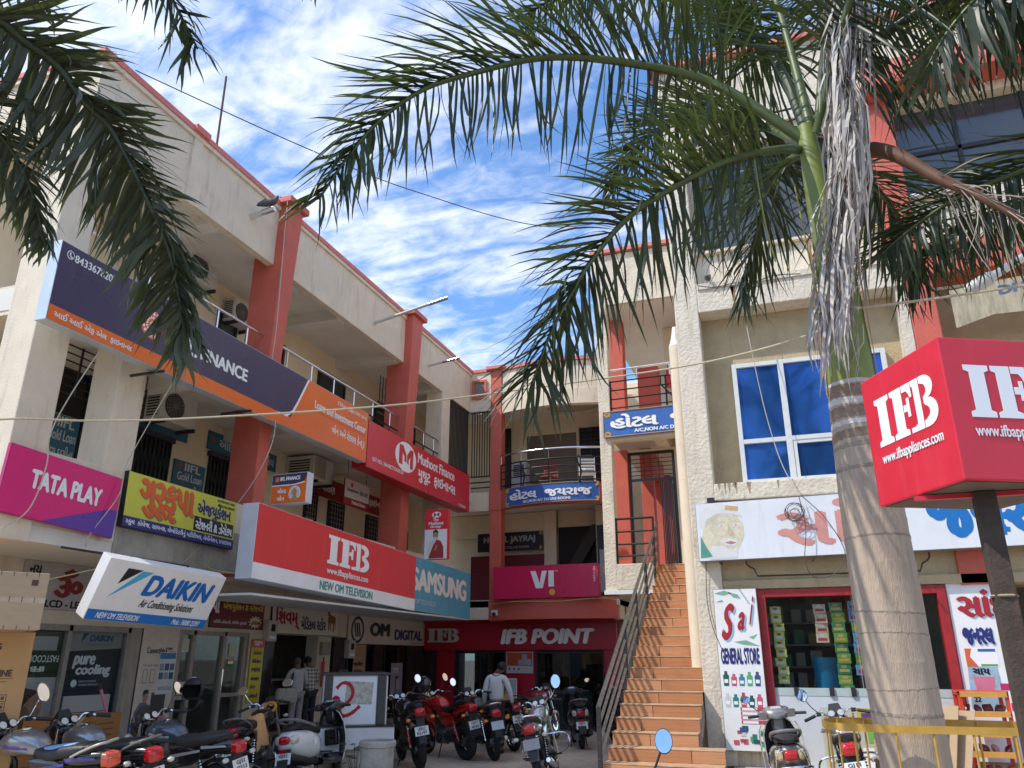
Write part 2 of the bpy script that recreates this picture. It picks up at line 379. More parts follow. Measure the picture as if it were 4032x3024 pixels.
bx('drip_mould', CREAM, lw, XL+.001, XL+.04, 6.15, 19.42, 9.33, 9.399)
bx('drip_mould', CREAM, lw, -12.7, -8.0, 6.11, 6.149, 9.33, 9.399)
for y in (8.6, 12.5, 14.98, 17.2): bx('cross_beam', CEILM, lw, XC+.001, -8.141, y, y+.28, 8.22, 8.449)
for y in (8.6, 11.4, 14.5): bx('cross_beam', CEILM, lw, XC+.001, -8.01, y, y+.25, 5.50, 5.719)
# front-end frame (faces the camera side)
bx('end_beam', CREAM, lw, -12.7, -8.46, 6.16, 6.36, 5.66, 6.06)
bx('end_beam', CREAM, lw, -12.7, -8.46, 6.16, 6.36, 2.88, 3.96)
bx('inner_wall', CORR, lw, -12.0, -9.9, 7.4, 7.55, 3.1, 8.44)
# pillars
def pillar(y0, y1, m, z0, z1, dx=.07, xb=-8.45, flare=.0, name='pillar'):
    mb = MB(); xo = XL+dx
    mb.hexa([(xb, y0, z0), (xo, y0, z0), (xo, y1, z0), (xb, y1, z0)], [(xb, y0, z1), (xo+flare, y0-flare*.4, z1), (xo+flare, y1+flare*.6, z1), (xb, y1, z1)])
    return mb.build(name, m, lw, bevel=.015)
pillar(5.98, 6.46, CREAM, 2.9, 8.3, dx=.055); pillar(7.30, 7.76, CREAM, 3.05, 5.7, dx=.012)
for y0, y1 in ((10.18, 10.47), (15.26, 15.64)):
    pillar(y0, y1, CORAL, 2.9, 6.0, dx=.09); pillar(y0-.01, y1+.01, CORAL, 6.0, 9.44, dx=.10, flare=.12)
    bx('cap', CORAL, lw, -8.5, -7.70, y0-.14, y1+.16, 9.44, 9.56, bevel=.012)
pillar(7.9, 8.1, CREAM, 8.2, 9.4, dx=.03, xb=-8.1); bx('cap', CORALC, lw, -8.2, -7.90, 7.84, 8.16, 9.42, 9.53, bevel=.01)
pillar(17.45, 17.95, CREAM, 3.0, 8.3, dx=.01)
# balcony railing of the upper floor
def railrun(parent, p0, p1, ztop, zbot, posts, name_top='handrail'):
    p0 = Vector(p0); p1 = Vector(p1)
    MB().tube([p0+V(0, 0, ztop), p1+V(0, 0, ztop)], .026, 10).build(name_top, STEEL, parent, smooth=True)
    for k in range(posts):
        p = p0.lerp(p1, (k+.5)/posts)
        MB().tube([p+V(0, 0, ztop-.33), p+V(0, 0, ztop)], .013, 6).build('baluster', STEEL, parent)
        MB().tube([p+V(0, 0, zbot), p+V(0, 0, ztop-.33)], .016, 4).build('post', BLACK, parent)
    for h in (ztop-.33, ztop-.52, ztop-.70):
        MB().tube([p0+V(0, 0, h), p1+V(0, 0, h)], .018, 4).build('rail', BLACK, parent)
railrun(lw, (-8.06, 6.5, 0), (-8.06, 10.12, 0), 6.90, 6.02, 5)
railrun(lw, (-8.06, 10.5, 0), (-8.06, 15.2, 0), 6.90, 6.02, 6)
railrun(lw, (-8.06, 15.7, 0), (-8.06, 17.44, 0), 6.90, 6.02, 3)
# corridor doors and windows, floor 2
DOOR = mat('dark_door', (.030, .033, .035), .5, var=.3)
def door(parent, y0, y1, z0, z1, x=XC, m=DOOR, louv=False):
    d = MB().box(x, x+.05, y0, y1, z0, z1).build('door', m, parent, bevel=.006)
    fr = MB(); fr.box(x, x+.07, y0-.07, y0-.002, z0, z1+.07); fr.box(x, x+.07, y1+.002, y1+.07, z0, z1+.07); fr.box(x, x+.07, y0-.002, y1+.002, z1+.002, z1+.07)
    fr.build('frame', BLACK, d)
    if louv:
        for k in range(8):
            z = z0+(z1-z0)*(k+.5)/8; MB().box(x+.052, x+.075, y0+.03, y1-.03, z-.02, z+.015).build('slat', GREYAL, d)
    return d
door(lw, 12.45, 12.85, 6.03, 7.92, louv=True); door(lw, 14.35, 15.35, 6.03, 7.90); door(lw, 10.9, 11.3, 6.03, 7.9); door(lw, 17.0, 17.7, 6.03, 7.85, louv=True); door(lw, 18.4, 19.2, 6.03, 7.9)
# floor 1 doors: folding gates, grilles
def folding_gate(parent, y0, y1, z0, z1, x=XC+.03):
    d = MB().box(x-.03, x-.005, y0, y1, z0, z1).build('door', DARK, parent)  # dark sheet on the wall paints the shade behind the gate
    n = max(4, int((y1-y0)/.09))
    for k in range(n+1):
        y = y0+(y1-y0)*k/n; MB().box(x, x+.025, y-.011, y+.011, z0, z1).build('gate_bar', BLACK, d)
    mb = MB()
    for k in range(n):
        ya = y0+(y1-y0)*k/n; yb = y0+(y1-y0)*(k+1)/n
        for zc in (z0+.35, z0+1.0, z0+1.65):
            mb.tube([(x+.03, ya, zc-.16), (x+.03, yb, zc+.16)], .006, 4); mb.tube([(x+.034, ya, zc+.16), (x+.034, yb, zc-.16)], .006, 4)
    mb.build('lattice', IRON, d)
    MB().box(x-.03, x+.05, y0-.05, y1+.05, z1+.002, z1+.09).build('lintel', mat('navy_gate_head', (.02, .025, .06), .5), d)
folding_gate(lw, 9.38, 10.14, 3.11, 5.12); folding_gate(lw, 11.12, 11.80, 3.11, 5.14); folding_gate(lw, 8.32, 8.68, 3.11, 5.62)
def bar_window(parent, y0, y1, z0, z1, x, nv, nh, pane=DARK):
    w = MB().box(x, x+.012, y0, y1, z0, z1).build('window', pane, parent)  # no recess: a dark panel on the wall stands in for inner shade
    for k in range(nv+1):
        y = y0+(y1-y0)*k/nv; MB().box(x+.03, x+.042, y-.009, y+.009, z0, z1).build('bar', GREYAL, w)
    for k in range(nh+1):
        z = z0+(z1-z0)*k/nh; MB().box(x+.043, x+.053, y0, y1, z-.008, z+.008).build('bar', GREYAL, w)
    fr = MB(); fr.box(x, x+.06, y0-.05, y0-.012, z0-.05, z1+.05); fr.box(x, x+.06, y1+.012, y1+.05, z0-.05, z1+.05); fr.box(x, x+.06, y0-.012, y1+.012, z1+.012, z1+.05); fr.build('frame', IRON, w)
    return w
bar_window(lw, 15.18, 15.74, 4.05, 5.02, XC, 5, 9); bar_window(lw, 16.90, 18.05, 4.0, 4.98, XC, 9, 9); bar_window(lw, 14.24, 14.60, 4.55, 5.06, XC, 4, 5)
# window grille by the corner stair, floor 1
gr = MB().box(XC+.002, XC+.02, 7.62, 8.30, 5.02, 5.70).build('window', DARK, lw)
for k in range(7): MB().box(-8.86, -8.84, 7.0, 8.6, 5.02+k*.11, 5.035+k*.11).build('bar', IRON, gr)
for k in range(5): MB().box(-8.84, -8.82, 7.0+k*.4, 7.025+k*.4, 5.0, 5.70).build('bar', IRON, gr)
# grilles at the inner corner, floor 2
cg = MB().box(XC+.003, XC+.02, 17.99, 19.0, 6.1, 8.1).build('opening_shade', DARK, lw)  # near-black panel on the wall, shade of the corner put into colour
for k in range(16):
    y = 18.0+k*.088; MB().box(-8.06, -8.035, y, y+.02, 6.45, 8.22).build('bar', IRON, cg)
for z in (6.22, 6.44, 8.2): MB().box(-8.07, -8.03, 17.96, 19.4, z, z+.035).build('bar', IRON, cg)
for k in range(12):
    y = 15.75+k*.145; MB().box(-8.9, -8.885, y, y+.02, 7.55, 8.22).build('bar', IRON, cg)
MB().box(-8.91, -8.875, 15.7, 17.44, 7.5, 7.54).build('bar', IRON, cg)
# ceiling lamp, junction box on the corridor
lampo = tag(MB().lathe([(.0, 0), (.15, 0), (.16, .03), (.13, .07), (.0, .08)], 18, Matrix.Translation((-8.42, 11.27, 8.36))).build('ceiling_lamp', PAINTW, smooth=True), 'round white lamp on the upper corridor ceiling behind the coral pillar', 'lamp')

# ---- rain spouts on parapets
def spout(p0, p1, label, r=.035):
    t = thing('rain_spout', label, 'pipe', p0)
    MB().tube([p0, p1], r, 10).build('pipe', mat('pvc_pipe', (.55, .52, .47), .45, var=.1), t, smooth=True)
    d = (Vector(p1)-Vector(p0)).normalized()
    MB().tube([Vector(p1)-d*.45, Vector(p1)+d*.01], r*1.15, 10).build('sleeve', STEEL, t, smooth=True)
spout((-8.05, 13.75, 8.62), (-6.25, 13.75, 8.97), 'long rain spout jutting from the left parapet nearest the second coral pillar')
spout((-8.05, 16.55, 8.62), (-7.15, 16.55, 8.74), 'short rain spout on the left parapet beyond the second coral pillar', .028)
spout((-8.05, 9.42, 8.78), (-7.55, 9.42, 8.86), 'stubby rain spout with a pigeon on it, left parapet', .045)
# ================================================================ sign boards on the left wing
def FX(x, y, z, tilt=0.0): return frame((x, y, z), (0, 1, 0), (-sin(tilt), 0, cos(tilt)) if tilt else (0, 0, 1))   # faces +X, reads along +Y
NAVY = mat('navy_vinyl', (.045, .038, .095), .28, bump=.08, bscale=2.5, var=.10, scale=1.2, stain=.25, stain_col=(.13, .12, .16))
ORNG = mat('orange_vinyl', (.80, .15, .015), .3, bump=.08, bscale=2.5, var=.07, scale=1.5, stain=.18, stain_col=(.75, .28, .12))
SHEET = mat('galvanised_sheet', (.55, .60, .64), .4, .25, var=.12, scale=3)
TXTW = mat('white_letters', (.85, .85, .85), .4, var=.0)
# --- big finance sign
F = FX(-7.45, 5.70, 5.225); w, h = 7.12, .99
s = cabinet('fascia_sign', 'long navy and orange finance sign across the left building', F, w, h, .17, NAVY, SHEET)
panel(F, [(.01, .01), (w-.01, .01), (w-.01, .19), (.01, .19)], ORNG, s, .005, 'stripe')
panel(F, [(4.50, .01), (w-.01, .01), (w-.01, h-.01), (5.04, h-.01), (4.80, .52), (4.68, .32)], ORNG, s, .0072, 'stripe')
panel(F, [(4.20, .185), (4.46, .195), (4.64, .32), (4.76, .52), (5.00, h-.01), (5.05, h-.01), (4.81, .52), (4.69, .31), (4.50, .17)], TXTW, s, .0092, 'stripe')
text('8433678207', F, .20, .80, .82, .90, TXTW, s, .0055, bold=.03)
panel(F, ell(.14, .86, .05, .055), TXTW, s, .0055, 'phone_icon'); panel(F, ell(.14, .86, .04, .044), NAVY, s, .0075, 'phone_icon')
MB().prism([(.12, .885), (.135, .89), (.14, .87), (.135, .86), (.15, .84), (.16, .845), (.168, .835), (.16, .82), (.145, .825), (.122, .855)], F, .0076, .009).build('phone_icon', TXTW, s)
text('આઈ આઈ એફ એલ  ફાઇના~નસ', F, .08, .045, 1.22, .155, TXTW, s, .0075, bold=.03)
EMB = mat('orange_emblem', (.80, .16, .05), .35, var=0)
panel(F, ell(1.48, .54, .195, .195, 28), EMB, s, .0055, 'emblem')
mbk = MB()
for k in range(16):
    a = 2*pi*k/16
    for rr, q in ((.15, .03), (.095, .022)): mbk.prism([(1.48+(rr+q)*cos(a), .54+(rr+q)*sin(a)), (1.48+rr*cos(a+.16), .54+rr*sin(a+.16)), (1.48+(rr-q)*cos(a), .54+(rr-q)*sin(a)), (1.48+rr*cos(a-.16), .54+rr*sin(a-.16))], F, .006, .0075)
mbk.prism(ell(1.48, .54, .04, .04), F, .006, .0075); mbk.build('emblem_petals', TXTW, s)
text('IIFL', F, 1.74, .385, 2.34, .64, TXTW, s, .0055, bold=.045)
text('FINANCE', F, 2.40, .40, 3.44, .60, TXTW, s, .0055, bold=.05)
text('Chhara Zapa છારા ઝાપા', F, 5.98, .80, 7.04, .90, TXTW, s, .0095, bold=.025)
text('Loans and Investment Center', F, 5.26, .55, 7.04, .70, TXTW, s, .0095, bold=.035)
panel(F, rect(5.26, .50, 7.03, .51), mat('orange_dark_line', (.45, .06, .01), .4, var=0), s, .0095, 'underline')
text('લોન અને રોકાણ કે~ન~દ્ર', F, 5.86, .22, 7.02, .43, TXTW, s, .0095, bold=.03)
for y in (7.4, 9.2): MB().tube([(-7.9, y, 5.19), (-7.35, y, 5.19)], .02, 6).build('bracket', IRON, s)
# --- red finance sign
F = FX(-7.45, 12.84, 5.16); w, h = 5.25, .94
s = cabinet('fascia_sign', 'red finance sign with a white oval emblem, next along from the navy sign', F, w, h, .32, mat('red_lightbox', (.62, .030, .045), .3, var=.05, scale=1.0), mat('red_sheet_side', (.42, .008, .016), .4))
panel(F, ell(1.65, .57, .49, .32, 30), TXTW, s, .0055, 'emblem')
EM = mat('emblem_red', (.60, .03, .04), .4, var=0)
mbk = MB()
k_ = lambda P: [(x-.35, .57+(y-.53)*.84) for x, y in P]
mbk.prism(k_([(1.68, .30), (1.68, .80), (1.86, .80), (2.02, .58), (2.02, .40), (1.93, .40), (1.93, .52), (1.84, .62), (1.84, .30)]), F, .006, .0075)
mbk.prism(k_([(2.34, .28), (2.34, .78), (2.20, .78), (2.05, .60), (2.05, .40), (2.13, .36), (2.13, .48), (2.20, .58), (2.20, .28)]), F, .006, .0075); mbk.build('emblem_marks', EM, s)
text('Muthoot Finance', F, 2.22, .58, 4.26, .82, TXTW, s, .0055, bold=.035)
text('મુથૂટ  ફાઇના~નસ', F, 2.26, .17, 4.34, .50, TXTW, s, .0055, bold=.04)
text('GST NO.: 24AABCT0343B1Z4', F, .22, .17, 1.56, .25, TXTW, s, .0055, bold=.02)
text('KODINAR', F, 4.56, .04, 5.0, .11, TXTW, s, .0055, bold=.02)
# --- appliance sign (red over white) and the blue one after it
F = frame((-6.72, 8.79, 2.68), (0, 1, -.033), (0, 0, 1)); w, h = 4.92, 1.01
s = cabinet('fascia_sign', 'big red and white appliance sign over the left shops, television shop name in green', F, w, h, .26, REDV, SHEET)
panel(F, [(.006, .006), (w-.006, .006), (w-.006, .215), (.006, .215)], WHITE, s, .005, 'stripe')
ifb_logo(F, 1.80, .45, 3.11, .89, TXTW, s, .0055)
text('www.ifbappliances.com', F, 1.81, .27, 3.10, .40, TXTW, s, .0055, bold=.03)
text('NEW OM TELEVISION', F, 1.64, .04, 3.28, .175, mat('teal_letters', (.10, .30, .27), .4, var=0), s, .0075, bold=.05)
bx('soffit', SHEET, s, -7.9, -6.74, 8.85, 16.5, 2.47, 2.50)
F = frame((-6.74, 13.73, 2.535), (0, 1, -.02), (0, 0, 1)); w, h = 2.80, 1.00
s = cabinet('fascia_sign', 'faded blue electronics sign at the end of the red and white one', F, w, h, .45, mat('faded_blue_vinyl', (.060, .30, .44), .4, var=.15, scale=2, stain=.4, stain_col=(.25, .45, .55)), SHEET)
text('SAMSUNG', F, -.13, .36, 2.55, .80, mat('offwhite_letters', (.74, .70, .64), .5, var=.05), s, .0055, bold=.06)
text('OM TELEVISION', F, .02, .12, .95, .22, mat('pale_letters', (.45, .55, .58), .5, var=0), s, .0055, bold=.02)
# --- pink and purple dish-tv sign
F = frame((-7.88, 5.93, 3.16), (0, 1, -.05), (-.02, .05, 1)); w, h = 1.60, .76
s = cabinet('wall_sign', 'magenta and purple television sign on the left balcony wall', F, w, h, .05, mat('magenta_vinyl', (.72, .008, .17), .3, var=.05), mat('magenta_edge', (.45, .01, .12), .4))
panel(F, [(.56, .006), (w-.006, .006), (w-.006, .34), (w-.10, .35)], mat('purple_vinyl', (.105, .035, .33), .3, var=.05), s, .005, 'triangle')
text('TATA PLAY', F, .32, .33, 1.32, .55, TXTW, s, .0075, bold=.06)
# --- yellow stationery sign
F = frame((-7.90, 7.66, 3.26), (0, 1, -.015), (-.03, 0, 1)); w, h = 2.17, .72
s = cabinet('wall_sign', 'yellow stationery shop sign with orange and blue Gujarati lettering', F, w, h, .10, mat('lime_yellow_vinyl', (.62, .60, .07), .4, var=.05), BLACK)
panel(F, rect(.006, .006, w-.006, .14), mat('indigo_strip', (.03, .035, .17), .4, var=0), s, .005, 'stripe')
panel(F, rect(1.28, .16, 2.13, .36), BLACK, s, .005, 'stripe')
OR2 = mat('orange_letters', (.75, .12, .03), .4, var=0); BL2 = mat('navy_letters', (.025, .03, .17), .4, var=0)
text('ગુરૂકૃપા', F, .23, .16, 1.27, .66, mat('letter_shadow', (.25, .22, .10), .5, var=0), s, .0052, bold=.05)
text('ગુરૂકૃપા', F, .21, .18, 1.25, .68, OR2, s, .009, bold=.05)
text('એજયુકેશન', F, 1.32, .33, 2.06, .62, BL2, s, .0055, bold=.05)
text('પ્રવિણભાઇ રાણા', F, 1.72, .635, 2.12, .695, BL2, s, .0055, bold=.02)
text('મો.92746 86944', F, 1.74, .575, 2.12, .625, BLACK, s, .0085, bold=.02)
text('~સટેશનરી & ઝેરો~કષ', F, 1.31, .18, 2.11, .345, TXTW, s, .0075, bold=.05)
text('~સકુલ  કોલેજ, સાય~નસ, લેબોરેટરીનું મટીરીયલ, લેમીનેશન, ~સપાઇરલ', F, .05, .025, 2.12, .125, TXTW, s, .0075, bold=.03)
# --- tilted air-conditioner sign
o = V(-6.72, 6.24, 2.01)
F = frame((-7.05, 6.536, 2.07), (0, 1, -.023), (.553, -.16, .943)); w, h = 1.85, .71
s = cabinet('projecting_sign', 'tilted white and blue air conditioning sign below the yellow one', F, w, h, .14, WHITE, PAINTW)
panel(F, rect(.006, .006, w-.006, .125), mat('bright_blue_vinyl', (.012, .16, .52), .35, var=.03), s, .005, 'stripe')
DB = mat('logo_blue', (.008, .135, .48), .35, var=0); CY = mat('logo_cyan', (.07, .42, .66), .35, var=0)
panel(F, [(.16, .27), (.50, .62), (.66, .62)], CY, s, .0055, 'logo'); panel(F, [(.23, .44), (.28, .63), (.495, .63)], BLACK, s, .0062, 'logo')
text('DAIKIN', F, .60, .34, 1.72, .60, DB, s, .0055, bold=.055, shear=.22)
text('Air Conditioning Solutions', F, .64, .17, 1.52, .30, BLACK, s, .0055, bold=.02, shear=.2)
text('NEW OM TELEVISION', F, .13, .03, .74, .10, TXTW, s, .0075, bold=.03, shear=.2)
text('Mob.: 76000 23397', F, 1.26, .03, 1.74, .10, TXTW, s, .0075, bold=.03, shear=.2)
for y in (6.9, 7.8): MB().tube([(-7.95, y, 2.9), (-6.8, y-.1, 2.72)], .015, 6).build('bracket', IRON, s)
# --- small light-box standing out from the coral pillar (faces the street)
F = frame((-7.22, 9.70, 3.84), (.86, 0, .012), (0, 0, 1)); w, h = .62, .46
s = cabinet('projecting_sign', 'small navy and orange gold-loan light box on the coral pillar', F, w, h, .16, ORNG, mat('lightbox_side', (.60, .62, .63), .5))
panel(F, [(.01, .29), (.40, .29), (w-.05, .32), (w-.01, .40), (w-.01, h-.01), (.01, h-.01)], NAVY, s, .005, 'stripe')
panel(F, [(.01, .275), (.40, .275), (w-.04, .30), (w-.04, .32), (.40, .29), (.01, .29)], TXTW, s, .0058, 'stripe')
panel(F, ell(.10, .375, .035, .04), EMB, s, .0075, 'emblem')
text('IIFL FINANCE', F, .15, .35, .50, .41, TXTW, s, .0075, bold=.06)
text('ગો~લડ', F, .11, .16, .27, .24, TXTW, s, .0055, bold=.05); text('લોન', F, .12, .05, .25, .13, TXTW, s, .0055, bold=.05)
panel(F, ell(.42, .15, .10, .11), TXTW, s, .0055, 'ring'); panel(F, ell(.42, .15, .09, .10), mat('lilac_disc', (.55, .50, .68), .5, var=0), s, .0068, 'disc')
GOLD = mat('gold_print', (.55, .26, .06), .5, var=.3, scale=40)
MB().prism([(.37, .16), (.40, .10), (.38, .06), (.48, .06), (.45, .11), (.46, .19), (.42, .23), (.38, .20)], F, .007, .0085).build('coin_heap', GOLD, s)
panel(F, ell(.42, .055, .085, .028, 12), GOLD, s, .0095, 'coin_heap')
# --- two-sided upright panel on the second pillar
F = frame((-7.45, 15.55, 3.70), (1, 0, 0), (0, 0, 1)); w, h = .55, 1.08
s = cabinet('projecting_sign', 'upright red and white panel with a man in a red shawl', F, w, h, .14, WHITE, REDV)
panel(F, rect(.006, .64, w-.006, h-.006), REDV, s, .005, 'stripe')
panel(F, ell(.28, .96, .11, .065), TXTW, s, .0065, 'emblem')
mbk = MB(); mbk.prism([(.21, .92), (.21, 1.0), (.245, 1.0), (.275, .96), (.275, .935), (.25, .935), (.24, .95), (.24, .92)], F, .007, .008); mbk.prism([(.35, .92), (.35, 1.0), (.315, 1.0), (.285, .96), (.285, .935), (.31, .935), (.32, .95), (.32, .92)], F, .007, .008); mbk.build('emblem_marks', EM, s)
text('The', F, .19, .82, .34, .885, TXTW, s, .0065, bold=.03, shear=.15); text('Muthoot', F, .09, .74, .46, .81, TXTW, s, .0065, bold=.04, shear=.15); text('Group', F, .13, .655, .40, .735, TXTW, s, .0065, bold=.04, shear=.15)
FIG1 = mat('print_skin', (.42, .22, .14), .6, var=.1); FIG2 = mat('print_shawl', (.34, .035, .03), .6, var=.2, scale=30); FIG3 = mat('print_hair', (.02, .02, .02), .6); FIG4 = mat('print_shirt', (.70, .68, .66), .6, var=.1, scale=20)
panel(F, [(.08, .22), (.10, .36), (.18, .42), (.28, .44), (.38, .40), (.44, .30), (.46, .02), (.10, .02)], FIG4, s, .005, 'printed_figure')
panel(F, [(.14, .10), (.22, .30), (.30, .42), (.40, .38), (.46, .26), (.47, .02), (.12, .02)], FIG2, s, .0062, 'printed_figure')
panel(F, ell(.27, .52, .065, .095, 14), FIG1, s, .0072, 'printed_figure'); panel(F, [(.205, .52), (.21, .60), (.27, .64), (.33, .60), (.335, .52), (.32, .56), (.27, .585), (.22, .56)], FIG3, s, .0082, 'printed_figure')
panel(F, [(.235, .46), (.27, .42), (.305, .46), (.29, .475), (.25, .475)], FIG4, s, .0082, 'printed_figure'); panel(F, [(.24, .20), (.30, .30), (.33, .28), (.28, .18)], FIG1, s, .0082, 'printed_figure')
# --- boards on the corridor wall, floor 1
TEAL = mat('teal_board', (.020, .13, .19), .45, var=.12, scale=4)
def teal_sign(y0, y1, z0, z1, lines, label, emb=None):
    F = FX(XC+.035, y0, z0); t = cabinet('wall_sign', label, F, y1-y0, z1-z0, .03, TEAL, TEAL, bevel=.003)
    for (b, a0, b0, a1, b1) in lines: text(b, F, a0*(y1-y0), b0*(z1-z0), a1*(y1-y0), b1*(z1-z0), mat('pale_grey_letters', (.55, .57, .60), .5, var=0), t, .0055, bold=.03)
    if emb: panel(F, ell(emb[0]*(y1-y0), emb[1]*(z1-z0), .05, .055), mat('rust_emblem', (.30, .07, .04), .5), t, .0055, 'emblem')
    return t
teal_sign(7.72, 8.30, 4.10, 5.0, [('IIFL', .35, .80, .85, .98), ('Gold Loan', .12, .58, .95, .76), ('તમારા દાગીના', .05, .30, .95, .52)], 'teal gold-loan board by the dark stair grille, far left balcony', (.2, .88))
teal_sign(10.28, 11.04, 4.15, 4.90, [('IIFL', .32, .78, .85, .96), ('Gold Loan', .12, .55, .92, .74), ('તમારા દાગીના', .08, .28, .92, .48)], 'teal gold-loan board between two folding gates, left balcony', (.18, .88))
teal_sign(11.02, 13.06, 5.26, 5.60, [('આઈ આઈ એફ એલ', .14, .12, .96, .88)], 'long teal board above the folding gate behind the coral pillar', (.06, .55))
teal_sign(9.35, 10.5, 5.22, 5.40, [], 'narrow teal board under the air conditioner, left balcony')
F = FX(XC+.03, 14.2, 5.10); s = cabinet('wall_sign', 'long red banner along the balcony wall above the barred windows', F, 3.85, .44, .02, mat('dark_red_banner', (.30, .012, .020), .5, var=.08), mat('dark_red_edge', (.2, .01, .015)), bevel=.003)
text('સોના ધિરાણ', F, .10, .10, 1.15, .36, TXTW, s, .0055, bold=.05); text('મુથુટ ફાઇના~નસ', F, 2.15, .12, 3.70, .36, TXTW, s, .0055, bold=.05)
F = frame((-8.58, 13.98, 4.72), (.02, 1, 0), (0, 0, 1)); s = cabinet('hanging_sign', 'small white and red money-transfer board hanging in the left balcony', F, 1.0, .55, .03, mat('grey_white_board', (.56, .53, .52), .5, var=.06), mat('dark_red_edge', (.2, .01, .015)))
panel(F, rect(.006, .006, .994, .15), mat('dark_red_banner', (.30, .012, .020)), s, .005, 'stripe'); panel(F, ell(.27, .44, .05, .05), EM, s, .0055, 'emblem')
text('MoneyGram', F, .10, .27, .52, .37, mat('dark_letters', (.05, .04, .05), .5, var=0), s, .0055, bold=.03); text('EBIX CASH', F, .60, .28, .93, .37, mat('dark_letters', (.05, .04, .05)), s, .0055, bold=.02); text('Muthoot Finance', F, .30, .04, .85, .12, TXTW, s, .0075, bold=.02)
for y in (14.1, 14.9): MB().tube([(-8.6, y, 5.27), (-8.6, y, 5.72)], .006, 5).build('hanger', IRON, s)
F = frame((-9.68, 17.6, 4.30), (0, 1, 0), (0, 0, 1)); s = cabinet('wall_sign', 'shaded red finance board at the far end of the left balcony', F, 1.6, .62, .02, mat('dark_red_banner', (.30, .012, .020)), mat('dark_red_edge', (.2, .01, .015)))
text('મુથુટ ફાઇ', F, .15, .10, 1.4, .35, TXTW, s, .0055, bold=.04)

# ---- air conditioners
def condenser(name, loc, w, d, h, label, rz=0.0):
    t = thing(name, label, 'air conditioner', loc, rz)
    m = mat('ac_casing', (.60, .58, .52), .5, var=.08)
    MB().box(-d/2, d/2, -w/2, w/2, 0, h).build('casing', m, t, local=True, bevel=.012)
    MB().lathe([(0, 0), (h*.40, 0), (h*.40, .012), (0, .012)], 22, Matrix.Translation((d/2, -w*.14, h*.5)) @ Matrix.Rotation(pi/2, 4, 'Y')).build('fan_well', DARK, t, local=True)
    g = MB()
    for k in range(1, 6): g.torus(h*.40*k/6+.012, .005, Matrix.Translation((d/2+.018, -w*.14, h*.5)) @ Matrix.Rotation(pi/2, 4, 'Y'), 20, 4)
    for k in range(8):
        a = pi*k/8; g.tube([(d/2+.02, -w*.14-cos(a)*h*.42, h*.5-sin(a)*h*.42), (d/2+.02, -w*.14+cos(a)*h*.42, h*.5+sin(a)*h*.42)], .004, 4)
    g.build('fan_guard', mat('ac_guard', (.25, .24, .22), .5), t, local=True)
    mbx = MB()
    for k in range(9): mbx.box(-d*.35, d*.35, -w/2-.006, -w/2-.001, h*.1+k*h*.09, h*.1+k*h*.09+h*.045)
    mbx.build('side_vent', DARK, t, local=True)
    MB().box(-d/2, d/2+.05, -w/2+.05, -w/2+.09, -.06, -.002).build('bracket', IRON, t, local=True); MB().box(-d/2, d/2+.05, w/2-.09, w/2-.05, -.06, -.002).build('bracket', IRON, t, local=True)
    return t
condenser('air_conditioner', (-9.15, 9.50, 5.22), .80, .32, .52, 'outdoor air conditioner unit under the navy sign, left balcony')
condenser('air_conditioner', (-9.50, 9.95, 8.02), .75, .30, .55, 'air conditioner unit high in the top left corridor behind palm leaves')
condenser('air_conditioner', (-9.55, 11.25, 7.75), .62, .28, .45, 'sooty air conditioner on the top corridor wall left of the coral pillar')
t = thing('window_air_conditioner', 'boxy window air conditioner under the orange end of the long sign', 'air conditioner', (-9.30, 13.80, 5.16))
m = mat('ac_casing', (.60, .58, .52))
MB().box(-9.69, -9.0, 13.42, 14.16, 5.16, 5.66).build('casing', m, t, bevel=.012)
MB().box(-9.0, -8.992, 13.46, 13.86, 5.22, 5.62).build('grille', mat('ac_guard_tan', (.30, .25, .16), .6), t)
for k in range(10): MB().box(-8.992, -8.985, 13.46, 13.86, 5.24+k*.038, 5.247+k*.038).build('slat', m, t)
for k in range(7): MB().box(-9.6, -9.1, 13.412, 13.419, 5.22+k*.055, 5.245+k*.055).build('slat', DARK, t)
MB().box(-9.68, -8.95, 13.5, 13.54, 5.10, 5.158).build('bracket', IRON, t); MB().box(-9.68, -8.95, 14.04, 14.08, 5.10, 5.158).build('bracket', IRON, t)
# ================================================================ shop fronts under the left balcony
XS = -9.5
def FXs(y, z, x=XS+.02): return FX(x, y, z)
# old television board
F = FXs(7.72, 2.30); s = cabinet('shop_sign', 'dim old television shop board with a red Om, behind the cartons', F, 2.3, .62, .05, mat('grimy_white_board', (.42, .40, .38), .6, var=.12, scale=4, stain=.3, stain_col=(.2, .18, .16)), WOOD)
text('ૐ', F, .50, .16, .98, .56, mat('dark_red_letters', (.22, .02, .02), .6, var=0), s, .0055, bold=.06)
text('ન્યુ.', F, .08, .36, .30, .56, BLACK, s, .0055, bold=.04); text('ટી', F, 1.25, .16, 1.55, .54, BLACK, s, .0055, bold=.06)
text('T.V - LCD - LED - PLAZMA', F, .06, .03, 1.75, .13, BLACK, s, .0055, bold=.05)
# glazed shop front 1 (television shop): frame, banners
sf = thing('shopfront_glazing', 'aluminium shop front of the television shop with hanging banners inside', 'shopfront', (XS, 8.8, .3))
for y in (7.96, 8.60, 9.66): MB().box(-9.58, -9.48, y, y+.07, .31, 2.12).build('mullion', GREYAL, sf, bevel=.006)
MB().box(-9.58, -9.48, 7.96, 9.73, 2.04, 2.118).build('transom', GREYAL, sf)
MB().box(-9.545, -9.535, 8.03, 8.60, .32, 2.04).build('pane', GLS, sf); MB().box(-9.545, -9.535, 8.67, 9.66, .32, 2.04).build('pane', GLS, sf)
